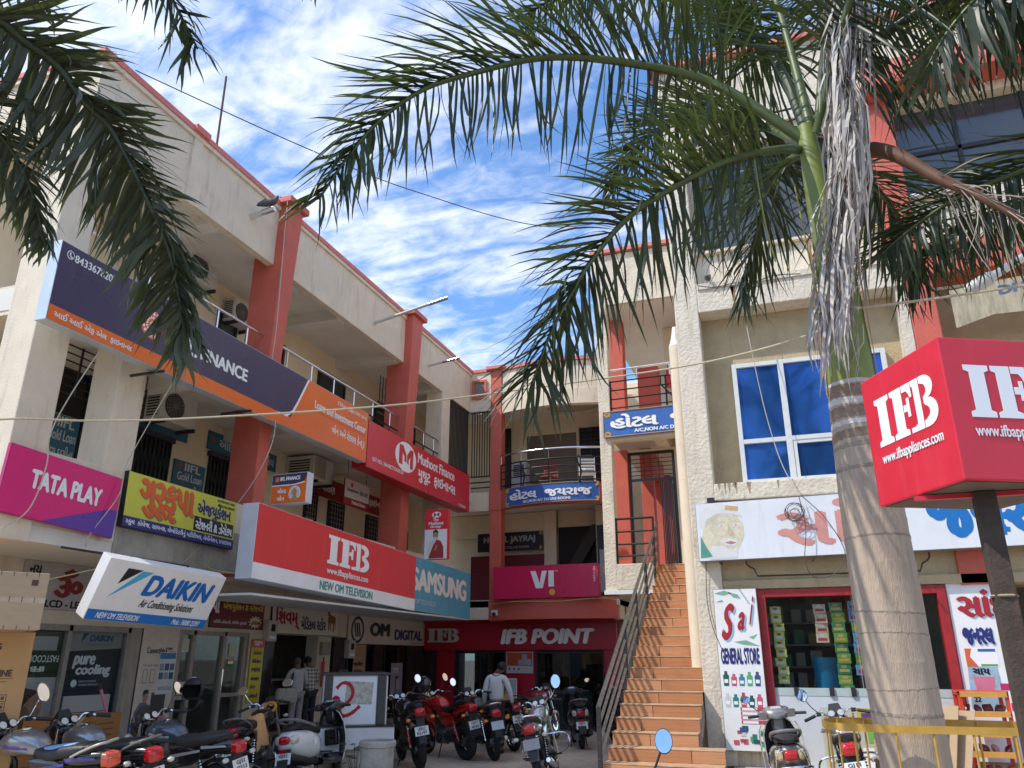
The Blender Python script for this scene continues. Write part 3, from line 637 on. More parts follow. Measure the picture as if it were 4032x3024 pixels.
# banner A (upside-down fridge ad)
F = frame((-9.56, 8.02, .42), (0, 1, 0), (0, 0, 1)); b = thing('banner', 'upside-down green and white air-conditioner banner in the shop window', 'banner', tuple(F[0]))
panel(F, rect(0, 0, .60, 1.60), mat('pale_print', (.50, .45, .42), .5, var=.15, scale=8), b, 0.0, 'sheet')
panel(F, rect(.0, 1.02, .60, 1.60), mat('dark_green_print', (.010, .040, .016), .4, var=.3, scale=10), b, .0022, 'print')
panel(F, rect(.06, 1.36, .50, 1.54), mat('grey_ac_print', (.42, .44, .44), .5, var=.05), b, .0042, 'print')
F2 = (F[0]+F[1]*.6+F[2]*1.6, -F[1], -F[2], F[3])
text('FASTCOOL', F2, .04, .30, .50, .39, TXTW, b, .0042, bold=.03); text('IFB', F2, .24, .44, .46, .51, TXTW, b, .0042, bold=.06)
panel(F, ell(.30, .66, .13, .17, 14), mat('print_face_tan', (.45, .24, .15), .6, var=.2, scale=12), b, .0042, 'print'); panel(F, ell(.16, .48, .10, .20, 14), mat('print_face_brown', (.28, .13, .08), .6, var=.2, scale=12), b, .0050, 'print'); panel(F, [(.05, .55), (.2, .75), (.35, .85), (.1, .9)], mat('print_hair_brown', (.06, .025, .02), .6), b, .0058, 'print')
text('uncompron', F2, .02, 1.42, .42, 1.50, BLACK, b, .0042, bold=.04); text('cooling comfort', F2, .02, 1.33, .42, 1.40, BLACK, b, .0042)
# banner B (navy)
F = frame((-9.56, 8.68, .92), (0, 1, 0), (0, 0, 1)); b = thing('banner', 'navy "pure cooling" banner with a white split air conditioner', 'banner', tuple(F[0]))
panel(F, rect(0, 0, .97, 1.12), mat('midnight_print', (.006, .010, .028), .35, var=.2, scale=3), b, 0.0, 'sheet')
panel(F, [(0, .85), (.97, .90), (.97, 1.12), (0, 1.12)], mat('grey_print', (.33, .32, .31), .5, var=.05), b, .0022, 'print')
panel(F, [(.22, .97), (.25, 1.10), (.34, 1.10)], mat('logo_navy', (.01, .05, .16), .4), b, .004, 'logo'); text('DAIKIN', F, .36, .99, .80, 1.08, mat('logo_blue_dim', (.02, .10, .28), .4, var=0), b, .004, bold=.07, shear=.2)
text("WORLD'S LEADING AIR CONDITIONING", F, .22, .935, .78, .96, mat('dim_letters', (.12, .12, .12), .5, var=0), b, .004); 
text('pure', F, .14, .62, .54, .80, TXTW, b, .0022, bold=.06, shear=.15); text('cooling', F, .20, .50, .84, .68, TXTW, b, .0024, bold=.06, shear=.15)
panel(F, ell(.22, .43, .05, .05), TXTW, b, .0022, 'icon'); text('PREMIUM STREAMER', F, .30, .44, .60, .465, TXTW, b, .0022); text('DISCHARGE TECHNOLOGY', F, .30, .395, .66, .42, TXTW, b, .0022)
MB().prism(rect(.07, .02, .88, .27), F, .001, .03).build('printed_unit', mat('printed_white_unit', (.40, .40, .39), .4, var=.05), b, bevel=.01); MB().prism(rect(.10, .045, .85, .055), F, .03, .032).build('printed_louvre', BLACK, b)
# stationery shop front
sf = thing('shopfront_glazing', 'glazed stationery shop front with pale frames and a green chair inside', 'shopfront', (XS, 11.6, .3))
for y in (10.74, 11.06, 11.84, 12.40): MB().box(-9.57, -9.46, y, y+.075, .31, 2.12).build('mullion', WOOD, sf, bevel=.006)
MB().box(-9.57, -9.46, 10.815, 12.40, 2.05, 2.118).build('transom', WOOD, sf); MB().box(-9.56, -9.47, 10.815, 11.06, 1.05, 1.11).build('rail', WOOD, sf); MB().box(-9.56, -9.47, 11.915, 12.40, 1.05, 1.11).build('rail', WOOD, sf)
for y0, y1 in ((10.815, 11.06), (11.135, 11.84), (11.915, 12.40)): MB().box(-9.52, -9.512, y0, y1, .32, 2.05).build('pane', GLS, sf)
for y, z in ((10.86, 1.78), (12.05, 1.72), (10.88, 1.12)): MB().box(-9.508, -9.504, y, y+.17, z, z+.20).build('notice', mat('yellowed_paper', (.55, .53, .42), .7, var=.1), sf)
fl = MB().box(-9.508, -9.504, 12.06, 12.2, 1.54, 1.585).build('flag_sticker', mat('flag_green', (.02, .22, .06), .5), sf); MB().box(-9.508, -9.504, 12.06, 12.2, 1.586, 1.63).build('flag_band', TXTW, fl); MB().box(-9.508, -9.504, 12.06, 12.2, 1.631, 1.675).build('flag_band', mat('saffron', (.75, .22, .03), .5), fl)
MB().box(-9.47, -9.44, 11.86, 11.885, 1.15, 1.5).build('handle', CHROME, sf)
# plastic chair behind the glass
ch = thing('plastic_chair', 'olive green plastic chair behind the stationery shop glass', 'chair', (-10.0, 11.3, .3))
GC = mat('olive_plastic', (.20, .22, .10), .5)
MB().box(-10.2, -9.85, 11.1, 11.55, .70, .74).build('seat', GC, ch, bevel=.01)
for x, y in ((-10.18, 11.12), (-10.18, 11.50), (-9.9, 11.12), (-9.9, 11.50)): MB().box(x, x+.035, y, y+.035, .31, .70).build('leg', GC, ch)
for k in range(5): MB().box(-10.22, -10.19, 11.12+k*.095, 11.17+k*.095, .75, 1.28).build('slat', GC, ch)
MB().box(-10.23, -10.18, 11.1, 11.55, 1.28, 1.34).build('top_rail', GC, ch)
# poster wall (convertible ad)
F = FX(-9.47, 9.96, .62); b = thing('poster', 'peeling beige air-conditioner poster pasted beside the stationery door', 'poster', tuple(F[0]))
panel(F, rect(0, 0, .78, 1.50), mat('beige_paper', (.64, .55, .46), .7, var=.12, scale=5, bump=.3, bscale=10), b, 0.0, 'sheet', t=.01)
text('Convertible', F, .12, 1.13, .50, 1.22, BLACK, b, .003, bold=.02); panel(F, rect(.52, 1.13, .66, 1.22), BLACK, b, .003, 'tag'); text('5in1', F, .535, 1.145, .645, 1.205, TXTW, b, .0045, bold=.03)
text('To suit your', F, .08, .93, .42, .98, BLACK, b, .003)
for k in range(2): panel(F, rect(.10+k*.15, .70, .20+k*.15, .90), mat('print_outline', (.22, .18, .15), .7), b, .003, 'icon'); panel(F, rect(.11+k*.15, .71, .19+k*.15, .89), mat('beige_paper', (.5, .42, .34)), b, .0038, 'icon')
panel(F, [(.02, .02), (.04, .30), (.12, .42), (.24, .44), (.32, .36), (.34, .02)], mat('grey_hoodie_print', (.16, .17, .20), .6, var=.15, scale=14), b, .003, 'printed_figure'); panel(F, ell(.22, .50, .055, .08, 12), FIG1, b, .0038, 'printed_figure'); panel(F, [(.16, .52), (.17, .60), (.26, .61), (.28, .54), (.24, .56)], FIG3, b, .0046, 'printed_figure')
panel(F, rect(.34, .02, .64, .56), mat('dark_fridge_print', (.05, .05, .055), .5), b, .0032, 'print'); panel(F, [(.50, .02), (.56, .22), (.66, .22), (.70, .02)], mat('pink_print', (.55, .24, .24), .6), b, .0052, 'print')
F = FX(-9.465, 10.36, 1.15); b = thing('poster', 'small pale poster with a blue header stuck over the beige one', 'poster', tuple(F[0]))
panel(F, rect(0, 0, .36, .62), mat('grey_white_paper', (.60, .60, .60), .7, var=.1), b, .002, 'sheet'); panel(F, rect(.01, .52, .35, .61), mat('poster_blue', (.05, .22, .40), .6), b, .004, 'header')
for k in range(3):
    for q in range(2): panel(F, rect(.03+k*.11, .22+q*.13, .12+k*.11, .32+q*.13), mat('photo_print%d' % ((k+q) % 3), [(.10, .16, .24), (.30, .33, .36), (.05, .10, .16)][(k+q) % 3], .6, var=.5, scale=40), b, .004, 'photo')
text('NOTICE 2023', F, .05, .06, .33, .11, BLACK, b, .004)
# maroon stationery board
F = FXs(11.42, 2.18); s = cabinet('shop_sign', 'maroon stationery shop board with yellow lettering', F, 1.50, .58, .05, mat('maroon_vinyl', (.16, .006, .018), .4, var=.08), BLACK)
YL = mat('yellow_letters', (.65, .52, .06), .45, var=0)
text('એજયુકેશન & ~સટેશનરી', F, .30, .28, 1.46, .46, YL, s, .0055, bold=.05); text('પા', F, .02, .24, .22, .50, TXTW, s, .0055, bold=.06); text('વિવિધ ~સટેશનરી, વિવિધ પુ~સતકો', F, .10, .06, 1.0, .14, TXTW, s, .0055, bold=.02)
mbk = []
for k in range(24):
    a = 2*pi*k/24; r_ = 1.0 if k % 2 == 0 else .62; mbk.append((1.25+.21*r_*cos(a), .13+.12*r_*sin(a)))
panel(F, mbk, mat('cream_burst', (.72, .68, .40), .5), s, .0055, 'burst'); text('ઝેરો~કષ', F, 1.12, .08, 1.39, .17, mat('dark_red_letters', (.22, .02, .02)), s, .0075, bold=.05)
text('મો.૯૭૨૬ ૭૮૧૯', F, 1.02, .49, 1.42, .54, TXTW, s, .0055)
# yellow service board
F = FX(-9.46, 12.62, .92); s = cabinet('wall_sign', 'narrow yellow board with red top listing services on the pillar', F, .36, 1.10, .02, mat('sunny_yellow', (.68, .52, .015), .4, var=.04), mat('yellow_edge', (.5, .4, .02)), bevel=.002)
panel(F, rect(.004, .95, .356, 1.096), REDV, s, .005, 'stripe'); text('ગુરૂકૃપા', F, .05, .98, .31, 1.07, TXTW, s, .0068, bold=.04)
for k, wd in enumerate(('ઝેરો~કષ', 'લેમીનેશન', '~સપાઇરલ', 'ઓનલાઇન', 'ફોર્મ', '~સટેશનરી')): text(wd, F, .05, .82-k*.148, .05+(.26 if len(wd) > 5 else .17), .905-k*.148, BL2, s, .0055, bold=.05)
# medical store board
F = FX(-9.44, 13.14, 2.13, 0.05); s = cabinet('shop_sign', 'cream medical store board with red and blue Gujarati lettering and a brown calf', F, 2.40, .60, .08, mat('cream_board', (.70, .64, .55), .5, var=.05), BLACK)
text('િશવમ્', F, .12, .08, .92, .54, mat('board_red', (.35, .015, .03), .45, var=0), s, .0055, bold=.05); text('મેિડકલ ~સટોર', F, .98, .10, 1.90, .36, mat('board_navy', (.03, .03, .09), .45, var=0), s, .0055, bold=.05); text('ડો.એ.પી.એમ. રાઠવા', F, 1.95, .53, 2.33, .57, BLACK, s, .0055)
mbk = MB()
for poly in ([(1.98, .26), (2.00, .40), (2.06, .44), (2.22, .41), (2.29, .38), (2.28, .26), (2.20, .25), (2.06, .27)], [(2.00, .40), (1.95, .50), (1.97, .56), (2.04, .54), (2.07, .44)], [(1.99, .28), (2.00, .10), (2.03, .10), (2.04, .28)], [(2.07, .27), (2.08, .12), (2.10, .12), (2.11, .27)], [(2.19, .26), (2.18, .08), (2.21, .08), (2.23, .27)], [(2.25, .27), (2.26, .12), (2.28, .12), (2.285, .27)]): mbk.prism(poly, F, .004, .0065)
mbk.build('printed_calf', mat('calf_brown', (.30, .10, .03), .5, var=.35, scale=30), s)
# digital shop board
F = FXs(16.0, 1.99, XS+.03); s = cabinet('shop_sign', 'beige digital shop board with round monogram in the back left corner', F, 4.05, .62, .06, mat('beige_board', (.66, .61, .54), .5, var=.05), GREYAL)
DG = mat('charcoal_letters', (.030, .035, .042), .45, var=0)
MB().torus(.26, .035, Matrix.Translation(F[0]+V(.008, .42, .31)) @ Matrix.Rotation(pi/2, 4, 'Y'), 26, 5, flat=.15).build('monogram', DG, s)
mbk = MB()
for k in range(3): mbk.prism([(.26+k*.09, .46), (.32+k*.09, .46), (.36+k*.09, .30), (.40+k*.09, .16), (.34+k*.09, .16), (.30+k*.09, .30)], F, .004, .0068)
mbk.build('monogram', DG, s)
text('OM', F, .98, .18, 2.0, .50, DG, s, .0055, bold=.08); text('DIGITAL', F, 2.25, .12, 3.85, .38, BL2, s, .0055, bold=.07); text('All Type of Electronics', F, 3.15, .03, 3.95, .09, BLACK, s, .0055)
# fittings on the shop wall
def meter(y, z, label):
    t = thing('electric_meter', label, 'meter', (-9.40, y, z)); m = mat('meter_case', (.52, .50, .46), .5, var=.06)
    MB().box(-9.49, -9.36, y-.14, y+.14, z, z+.38).build('case', m, t, bevel=.015); MB().box(-9.36, -9.352, y-.06, y+.06, z+.18, z+.31).build('window', DARK, t); MB().box(-9.36, -9.354, y-.09, y+.09, z+.05, z+.10).build('label_plate', TXTW, t)
meter(13.08, 1.98, 'grey electric meter between the maroon and the cream shop boards'); meter(16.06, 1.68, 'grey electric meter under the round monogram board')
mo = thing('medicine_shelf', 'shelves of medicine boxes inside the medical store', 'shelf', (-12.3, 14.2, .3))
for k in range(6): MB().box(-12.58, -12.2, 13.0, 15.6, .8+k*.33, .82+k*.33).build('shelf_board', PAINTW, mo)
for k in range(6):
    for q in range(12): MB().box(-12.5, -12.22, 13.05+q*.21, 13.05+q*.21+random.uniform(.08, .18), .822+k*.33, .822+k*.33+random.uniform(.12, .26)).build('box', mat('med%d' % random.randint(0, 4), random.choice([(.5, .5, .5), (.35, .1, .08), (.1, .2, .4), (.5, .45, .2), (.15, .35, .2)]), .6), mo)
ct = thing('shop_counter', 'dark counter across the medical store entrance', 'counter', (-10.3, 14.1, .3)); MB().box(-10.5, -10.1, 13.4, 14.8, .31, 1.25).build('body', DKBROWN, ct); MB().box(-10.55, -10.05, 13.38, 14.82, 1.25, 1.29).build('top', mat('counter_top', (.28, .24, .2), .3), ct)
fe = thing('fire_extinguisher', 'thin red extinguisher on the wall beside the medical store', 'extinguisher', (-9.4, 15.05, 1.2)); MB().tube([(-9.42, 15.02, 1.12), (-9.42, 15.02, 1.62)], .035, 10).build('cylinder', REDV, fe, smooth=True); MB().tube([(-9.42, 15.02, 1.62), (-9.42, 15.02, 1.70)], .015, 6).build('valve', BLACK, fe)
eb = MB().box(-9.49, -9.41, 14.92, 15.24, 1.74, 2.0).build('fuse_box', mat('dusty_box', (.33, .30, .25), .6), bevel=.01); tag(eb, 'dusty fuse box above the thin red extinguisher', 'fuse box')
# phone posters on the digital shop
sf = thing('shopfront_glazing', 'dark glazed front of the digital shop under the beige board', 'shopfront', (XS, 18, .3))
for y in (16.04, 16.85, 17.28, 17.78, 18.5, 19.05): MB().box(-9.56, -9.47, y, y+.06, .31, 1.98).build('mullion', IRON, sf)
for y0, y1 in ((16.10, 16.85), (16.91, 17.28), (17.84, 18.5), (18.56, 19.05)): MB().box(-9.52, -9.512, y0, y1, .32, 1.98).build('pane', GLSD, sf)
def poster(label, F, w, h, base, bits, texts=()):
    b = thing('poster', label, 'poster', tuple(F[0])); panel(F, rect(0, 0, w, h), base, b, .003, 'sheet', t=.006)
    for i, (poly, m) in enumerate(bits): panel(F, poly, m, b, .005+i*.0009, 'print')
    for (tx, a0, b0, a1, b1, m) in texts: text(tx, F, a0, b0, a1, b1, m, b, .0105, bold=.03)
    return b
poster('tan offers poster in the digital shop window', FX(-9.46, 16.30, 1.0), .55, .98, mat('tan_poster', (.42, .27, .15), .5), [], [('ve offers', .04, .52, .42, .62, BLACK), ('before.', .06, .36, .40, .46, BLACK)])
poster('small purple phone poster on the dark pillar', FX(-9.46, 15.72, 1.05), .40, .40, mat('purple_poster', (.13, .06, .20), .5), [], [('Y33s', .08, .20, .34, .32, mat('pale_lilac_letters', (.5, .42, .6), .5, var=0))])
poster('tall lilac phone poster by the back corner', FX(-9.45, 18.12, .72), .62, .85, mat('lilac_poster', (.34, .30, .40), .5, var=.15), [(rect(.25, .12, .40, .55), mat('phone_print', (.07, .02, .03), .3)), (rect(.30, .08, .46, .48), mat('phone_print2', (.40, .38, .45), .3))], [('Y75', .10, .62, .36, .74, TXTW)])
# ================================================================ back wing (hotel)
bw = thing('hotel_building', 'back building with the blue hotel signs and curved balconies', 'building', (-6, 19.6, 0))
YB = 19.4
bx('slab', CEILM, bw, -9.4, -4.0, YB+.02, 23.0, 2.92, 3.10)
# dark red beam above the shop, curved front edge
def curved(x0, x1, y, bulge, z0, z1, th, k=14):
    a = []; b = []
    for i in range(k+1):
        t = i/k; x = x0+(x1-x0)*t; yy = y-bulge*4*t*(1-t); a.append((x, yy)); b.append((x, yy+th))
    mb = MB()
    for i in range(k):
        mb.hexa([(*a[i], z0), (*a[i+1], z0), (*b[i+1], z0), (*b[i], z0)], [(*a[i], z1), (*a[i+1], z1), (*b[i+1], z1), (*b[i], z1)])
    return mb
curved(-7.34, -4.05, YB, .35, 2.60, 3.12, .2).build('curved_beam', CORAL, bw, smooth=True)
bx('beam', CREAM, bw, -8.0, -7.40, YB+.02, YB+.2, 2.62, 3.08)
bx('soffit', CEILM, bw, -8.0, -4.1, YB+.201, 20.6, 2.86, 2.919)
bx('pillar', CORAL, bw, -7.38, -7.06, YB-.02, YB+.30, 2.58, 9.42, bevel=.015)
bx('pillar', CORAL, bw, -7.40, -7.04, YB-.045, YB-.021, 5.42, 5.98)
bx('cap', CORALC, bw, -7.5, -6.94, YB-.14, YB+.3, 9.43, 9.53, bevel=.01)
curved(-7.05, -4.05, YB, .35, 5.44, 5.96, .18).build('curved_slab_edge', CORAL, bw, smooth=True)
bx('slab', CEILM, bw, -9.4, -4.0, YB+.19, 23.0, 5.62, 5.90)
bx('slab_edge', CREAM, bw, -8.0, -7.39, YB, YB+.19, 5.42, 5.93)
bx('rear_wall', CORR, bw, -9.6, -4.0, 21.2, 21.4, 3.11, 8.5)
bx('wall', CORR, bw, -4.75, -4.0, 20.5, 20.6, 3.11, 5.6)
bx('side_wall', CREAM, bw, -4.2, -4.0, YB+.2, 21.19, 2.6, 9.4)
curved(-7.05, -4.0, YB, .30, 8.12, 8.55, .2).build('curved_beam', CREAM, bw, smooth=True)
curved(-7.04, -4.0, YB+.01, .28, 8.551, 9.36, .18).build('parapet', CREAM, bw, smooth=True)
curved(-7.06, -3.98, YB-.04, .30, 9.361, 9.46, .26).build('coping', CORALC, bw, smooth=True)
bx('parapet', CREAM, bw, -8.0, -7.39, YB, YB+.18, 8.24, 9.40); bx('coping', CORALC, bw, -8.02, -7.51, YB-.05, YB+.24, 9.401, 9.49)
bx('roof_slab', CEILM, bw, -12.6, -4.0, 20.31, 23, 8.46, 8.6); bx('roof_slab', CEILM, bw, -8.0, -4.0, YB+.2, 20.309, 8.46, 8.6); bx('link_wall', CREAM, bw, -4.2, -3.44, 21.41, 21.6, 0, 9.3); bx('link_wall', CORR, bw, -12.6, -9.61, 21.2, 21.4, 2.9, 8.5)
w_ = MB().box(-7.93, -7.52, YB-.02, YB-.003, 8.62, 9.12).build('window', mat('tinted_pane', (.20, .19, .18), .2), bw)
for a in ((-7.95, -7.88, 8.60, 9.16), (-7.57, -7.50, 8.60, 9.16), (-7.88, -7.57, 9.10, 9.16), (-7.88, -7.57, 8.60, 8.66)): MB().box(a[0], a[1], YB-.06, YB-.021, a[2], a[3]).build('frame', CORAL, w_)
lm = MB().lathe([(0, 0), (.55, 0), (.6, .06), (.5, .12), (0, .13)], 24, Matrix.Translation((-5.2, 20.2, 8.32)) @ Matrix.Diagonal((1.3, .6, 1, 1))).build('ceiling_rose', OCHRE, bw, smooth=True)
# vertical-bar grille left of the pillar
gr = MB().box(-8.0, -7.4, 21.15, 21.19, 5.95, 8.2).build('opening_shade', DARK, bw)  # dark panel paints the shade seen through the grille
for k in range(8): MB().box(-7.96+k*.075, -7.94+k*.075, YB+.03, YB+.05, 6.35, 8.22).build('bar', IRON, gr)
for z in (6.05, 6.2, 6.36, 8.2): MB().box(-7.99, -7.39, YB+.02, YB+.06, z, z+.03).build('bar', IRON, gr)
dr = MB().box(-7.9, -7.42, 21.12, 21.149, 5.92, 7.6).build('door', DOOR, bw)
# upper balcony: dark doorway, window grille, curtain
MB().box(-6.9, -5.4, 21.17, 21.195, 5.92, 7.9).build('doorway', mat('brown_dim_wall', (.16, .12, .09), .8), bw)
og = MB().box(-5.3, -4.25, 21.14, 21.165, 5.92, 8.0).build('opening_shade', DARK, bw)  # flat dark panel, its colour standing in for shade behind the bars
for k in range(7): MB().box(-5.28, -4.27, 21.08, 21.10, 7.1+k*.13, 7.12+k*.13).build('bar', IRON, og)
for k in range(4): MB().box(-5.28+k*.33, -5.26+k*.33, 21.06, 21.08, 7.05, 8.0).build('bar', IRON, og)
cu = MB()
for k in range(10): cu.tube([(-5.30+k*.045, 21.0+.03*(k % 2), 5.92), (-5.30+k*.04, 21.0+.03*(k % 2), 7.15)], .03, 6)
cu.build('curtain', mat('striped_curtain', (.20, .18, .19), .8, var=.4, scale=20, stretch=(6, 6, .2)), bw)
# curved railing
def curvept(t, off=0.0, z=0.0, x0=-7.05, x1=-4.1): return V(x0+(x1-x0)*t, YB-.05-.35*4*t*(1-t)-off, z)
for nm, z, r, m in (('handrail', 6.88, .028, STEEL), ('rail', 6.62, .02, BLACK), ('rail', 6.42, .016, BLACK), ('rail', 6.22, .016, BLACK), ('rail', 6.03, .02, BLACK)):
    MB().tube([curvept(i/18, 0, z) for i in range(19)], r, 8).build(nm, m, bw, smooth=True)
for t in (.0, .22, .49, .77, 1.0):
    p = curvept(t); MB().tube([p+V(0, 0, 6.64), p+V(0, 0, 6.88)], .013, 6).build('baluster', STEEL, bw); MB().tube([p+V(0, 0, 5.95), p+V(0, 0, 6.62)], .02, 6).build('post', BLACK, bw)
for t in (.24, .76): MB().tube([curvept(t, .01, 5.96), curvept(t+.02, .01, 6.25), curvept(t-.03, .01, 6.62)], .022, 6).build('ornament', BLACK, bw)
# lower balcony floor: shutter, dark panel for the stairwell's shade
SHUT = mat('maroon_shutter', (.16, .010, .018), .5, var=.15)
sh = MB().box(-8.6, -6.35, 21.10, 21.15, 3.12, 4.44).build('shutter', SHUT, bw)
for k in range(14): MB().box(-8.6, -6.35, 21.085, 21.099, 3.14+k*.092, 3.20+k*.092).build('slat', SHUT, sh)
bx('wall', CORR, bw, -6.33, -5.98, 20.9, 21.15, 3.11, 5.6); bx('wall', CORR, bw, -9.3, -5.98, 21.02, 21.10, 4.95, 5.6)
MB().box(-5.97, -4.76, 21.12, 21.19, 3.11, 5.15).build('stairwell_shade', DARK, bw)  # stairwell's inner shade painted as a flat near-black panel
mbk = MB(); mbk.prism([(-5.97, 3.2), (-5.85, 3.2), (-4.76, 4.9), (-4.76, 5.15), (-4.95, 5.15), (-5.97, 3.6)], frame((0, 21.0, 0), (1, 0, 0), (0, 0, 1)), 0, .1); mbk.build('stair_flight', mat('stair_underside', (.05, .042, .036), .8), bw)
bx('cream_block', mat('cream_block_paint', (.55, .50, .42), .7), bw, -5.35, -4.72, 20.3, 20.6, 3.11, 4.02, bevel=.06)
dj = MB().box(-4.72, -4.22, 20.45, 20.49, 3.11, 5.05).build('door', DOOR, bw); MB().box(-4.66, -4.24, 20.43, 20.448, 3.3, 4.4).build('panel', mat('pale_notice', (.42, .42, .40), .6), dj)
for k in range(6): MB().box(-4.68, -4.24, 20.435, 20.449, 4.52+k*.075, 4.56+k*.075).build('louvre', IRON, dj)
pp = MB().box(-7.35, -6.90, 21.07, 21.082, 3.18, 3.48); pp = tag(pp.build('paper_notice', mat('white_paper', (.66, .67, .70), .7, var=.06)), 'white paper notice taped on the maroon shutter', 'notice')
# --- signs on the back wing
F = frame((-8.35, 20.98, 4.54), (1, 0, .005), (0, 0, 1)); s = cabinet('wall_sign', 'black English hotel board in the shade behind the coral pillar', F, 1.95, .52, .03, mat('black_board', (.012, .014, .018), .35), IRON)
SG = mat('silver_letters', (.32, .32, .33), .4, var=0)
text('HOTEL JAYRAJ', F, .18, .19, 1.74, .42, SG, s, .0055, bold=.06); text('AC. NON A/C.DELUXE ROOMS', F, .36, .06, 1.55, .13, SG, s, .0055, bold=.03)
GOLDC = mat('gold_corner', (.42, .27, .06), .4, var=.3, scale=40)
for a, b in ((1.90, .06), (1.90, .46)): panel(F, ell(a, b, .05, .06, 8), GOLDC, s, .0055, 'ornament')
def hotel_sign(label, warp, F, w, h, full=True, tx='હોટલ  જયરાજ'):
    t = thing('hotel_sign', label, 'sign', tuple(F[0])); mb = MB(); k = 16
    for i in range(k):
        a = w*i/k; b = w*(i+1)/k
        q = [warp(a, 0), warp(b, 0), warp(b, 0)+V(0, .04, 0), warp(a, 0)+V(0, .04, 0)]; q2 = [warp(a, h), warp(b, h), warp(b, h)+V(0, .04, 0), warp(a, h)+V(0, .04, 0)]
        mb.hexa(q, q2)
    mb.build('board', BLUEV, t, smooth=True)
    e = MB()
    for yy in (.0, h-.018):
        e.tube([warp(w*i/k, yy+.009)+V(0, -.006, 0) for i in range(k+1)], .012, 4)
    e.tube([warp(.008, 0)+V(0, -.006, 0), warp(.008, h)+V(0, -.006, 0)], .012, 4); e.tube([warp(w-.008, 0)+V(0, -.006, 0), warp(w-.008, h)+V(0, -.006, 0)], .012, 4)
    e.build('edge', mat('tan_edge', (.40, .27, .16), .5), t)
    def wp(X, Y, nrm=False): return V(0, -1, 0) if nrm else warp(X, Y)
    text(tx, F, .05*w, .30*h, .93*w, .86*h, TXTW, t, .02, bold=.05, warp=wp)
    text('A/C,NON A/C DELUXE ROOMS', F, .21*w, .08*h, .72*w, .24*h, TXTW, t, .02, bold=.05, warp=wp)
    mo_ = MB()
    for cx, cy in ((.03*w, .10*h), (.03*w, .88*h), (.97*w, .10*h), (.97*w, .88*h)):
        p = warp(cx, cy)
        for j in range(9):
            a = 2*pi*j/9; mo_.ball((p.x+.05*cos(a), p.y-.004, p.z+.04*sin(a)), .03, 6, 4, sc=(1, .25, 1))
    mo_.build('ornament', GOLDC, t)
    return t
W1, H1 = 2.55, .50
def warp1(X, Y, nrm=False):
    t = .055+X/W1*.89; return V(-6.88+X, YB-.06-.35*4*t*(1-t), 5.44+Y+.04*X/W1)
hotel_sign('curved blue hotel sign with white Gujarati lettering on the back balcony', warp1, frame((-6.88, YB, 5.44), (1, 0, 0), (0, 0, 1)), W1, H1)
# telecom sign
F = frame((-7.12, YB-.42, 3.08), (1, 0, .003), (0, 0, 1)); s = cabinet('fascia_sign', 'crimson telecom sign with white two-letter logo above the appliance shop', F, 2.74, .80, .25, mat('crimson_vinyl', (.58, .006, .080), .3, var=.08, stain=.2, stain_col=(.62, .08, .15)), mat('crimson_side', (.3, .01, .04)))
panel(F, [(1.00, .66), (1.14, .66), (1.24, .36), (1.30, .66), (1.43, .66), (1.32, .24), (1.14, .24)], TXTW, s, .0055, 'logo'); panel(F, rect(1.47, .27, 1.61, .66), TXTW, s, .0055, 'logo'); panel(F, ell(1.56, .14, .075, .075), mat('mustard_dot', (.70, .45, .04), .4), s, .0055, 'logo')
text('vodafone idea', (F[0]+F[1]*2.66+F[2]*.36, F[2], -F[1], F[3]), 0, 0, .36, .06, TXTW, s, .0055); text('™', F, 1.63, .63, 1.71, .66, TXTW, s, .0055)
# --- appliance shop under the back balcony
ap = thing('appliance_shop', 'dark red appliance shop front at the back of the yard', 'shop front', (-6.8, 20.1, 0))
YS = 20.1
bx('fascia', CRIM, ap, -9.46, -4.2, YS-.12, YS+.1, 1.88, 2.56, bevel=.01); bx('bulkhead', CREAM, ap, -9.72, -4.0, YS+.101, YS+.22, 2.60, 2.918); bx('side_wall', INT, ap, -9.84, -9.72, YS-.02, 23.5, 0, 2.9); bx('corner_infill', DKBROWN, ap, -9.72, -9.1, YS-.02, YS+.3, .005, 2.9); bx('fascia_lip', CRIM, ap, -9.46, -4.2, YS-.2, YS+.1, 2.561, 2.66)
for x0, x1 in ((-9.1, -8.6), (-7.16, -6.36), (-4.55, -4.2)): bx('pier', CRIM, ap, x0, x1, YS-.06, YS+.12, 0.005, 1.879)
for x0, x1 in ((-8.6, -7.16), (-6.36, -4.55)):
    f = MB().box(x0+.06, x1-.06, YS+.02, YS+.03, .02, 1.80).build('pane', GLSD, ap)
    for a in ((x0, x0+.06, .02, 1.879), (x1-.06, x1, .02, 1.879), (x0+.06, x1-.06, 1.80, 1.879), ((x0+x1)/2-.02, (x0+x1)/2+.02, .02, 1.80)): MB().box(a[0], a[1], YS-.01, YS+.06, a[2], a[3]).build('frame', IRON, f)
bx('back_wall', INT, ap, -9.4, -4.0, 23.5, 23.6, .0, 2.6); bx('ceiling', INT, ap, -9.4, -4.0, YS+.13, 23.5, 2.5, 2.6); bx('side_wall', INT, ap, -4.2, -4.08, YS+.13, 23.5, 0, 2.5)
F = frame((-9.46, YS-.12, 1.88), (1, 0, 0), (0, 0, 1)); ifb_logo(F, .12, .20, 1.02, .55, mat('brushed_letters', (.62, .61, .60), .35, .3), ap, .07, deep=.07, name='logo')
text('IFB POINT', F, 2.20, .14, 4.72, .52, TXTW, ap, .07, bold=.06, shear=.22, deep=.06)
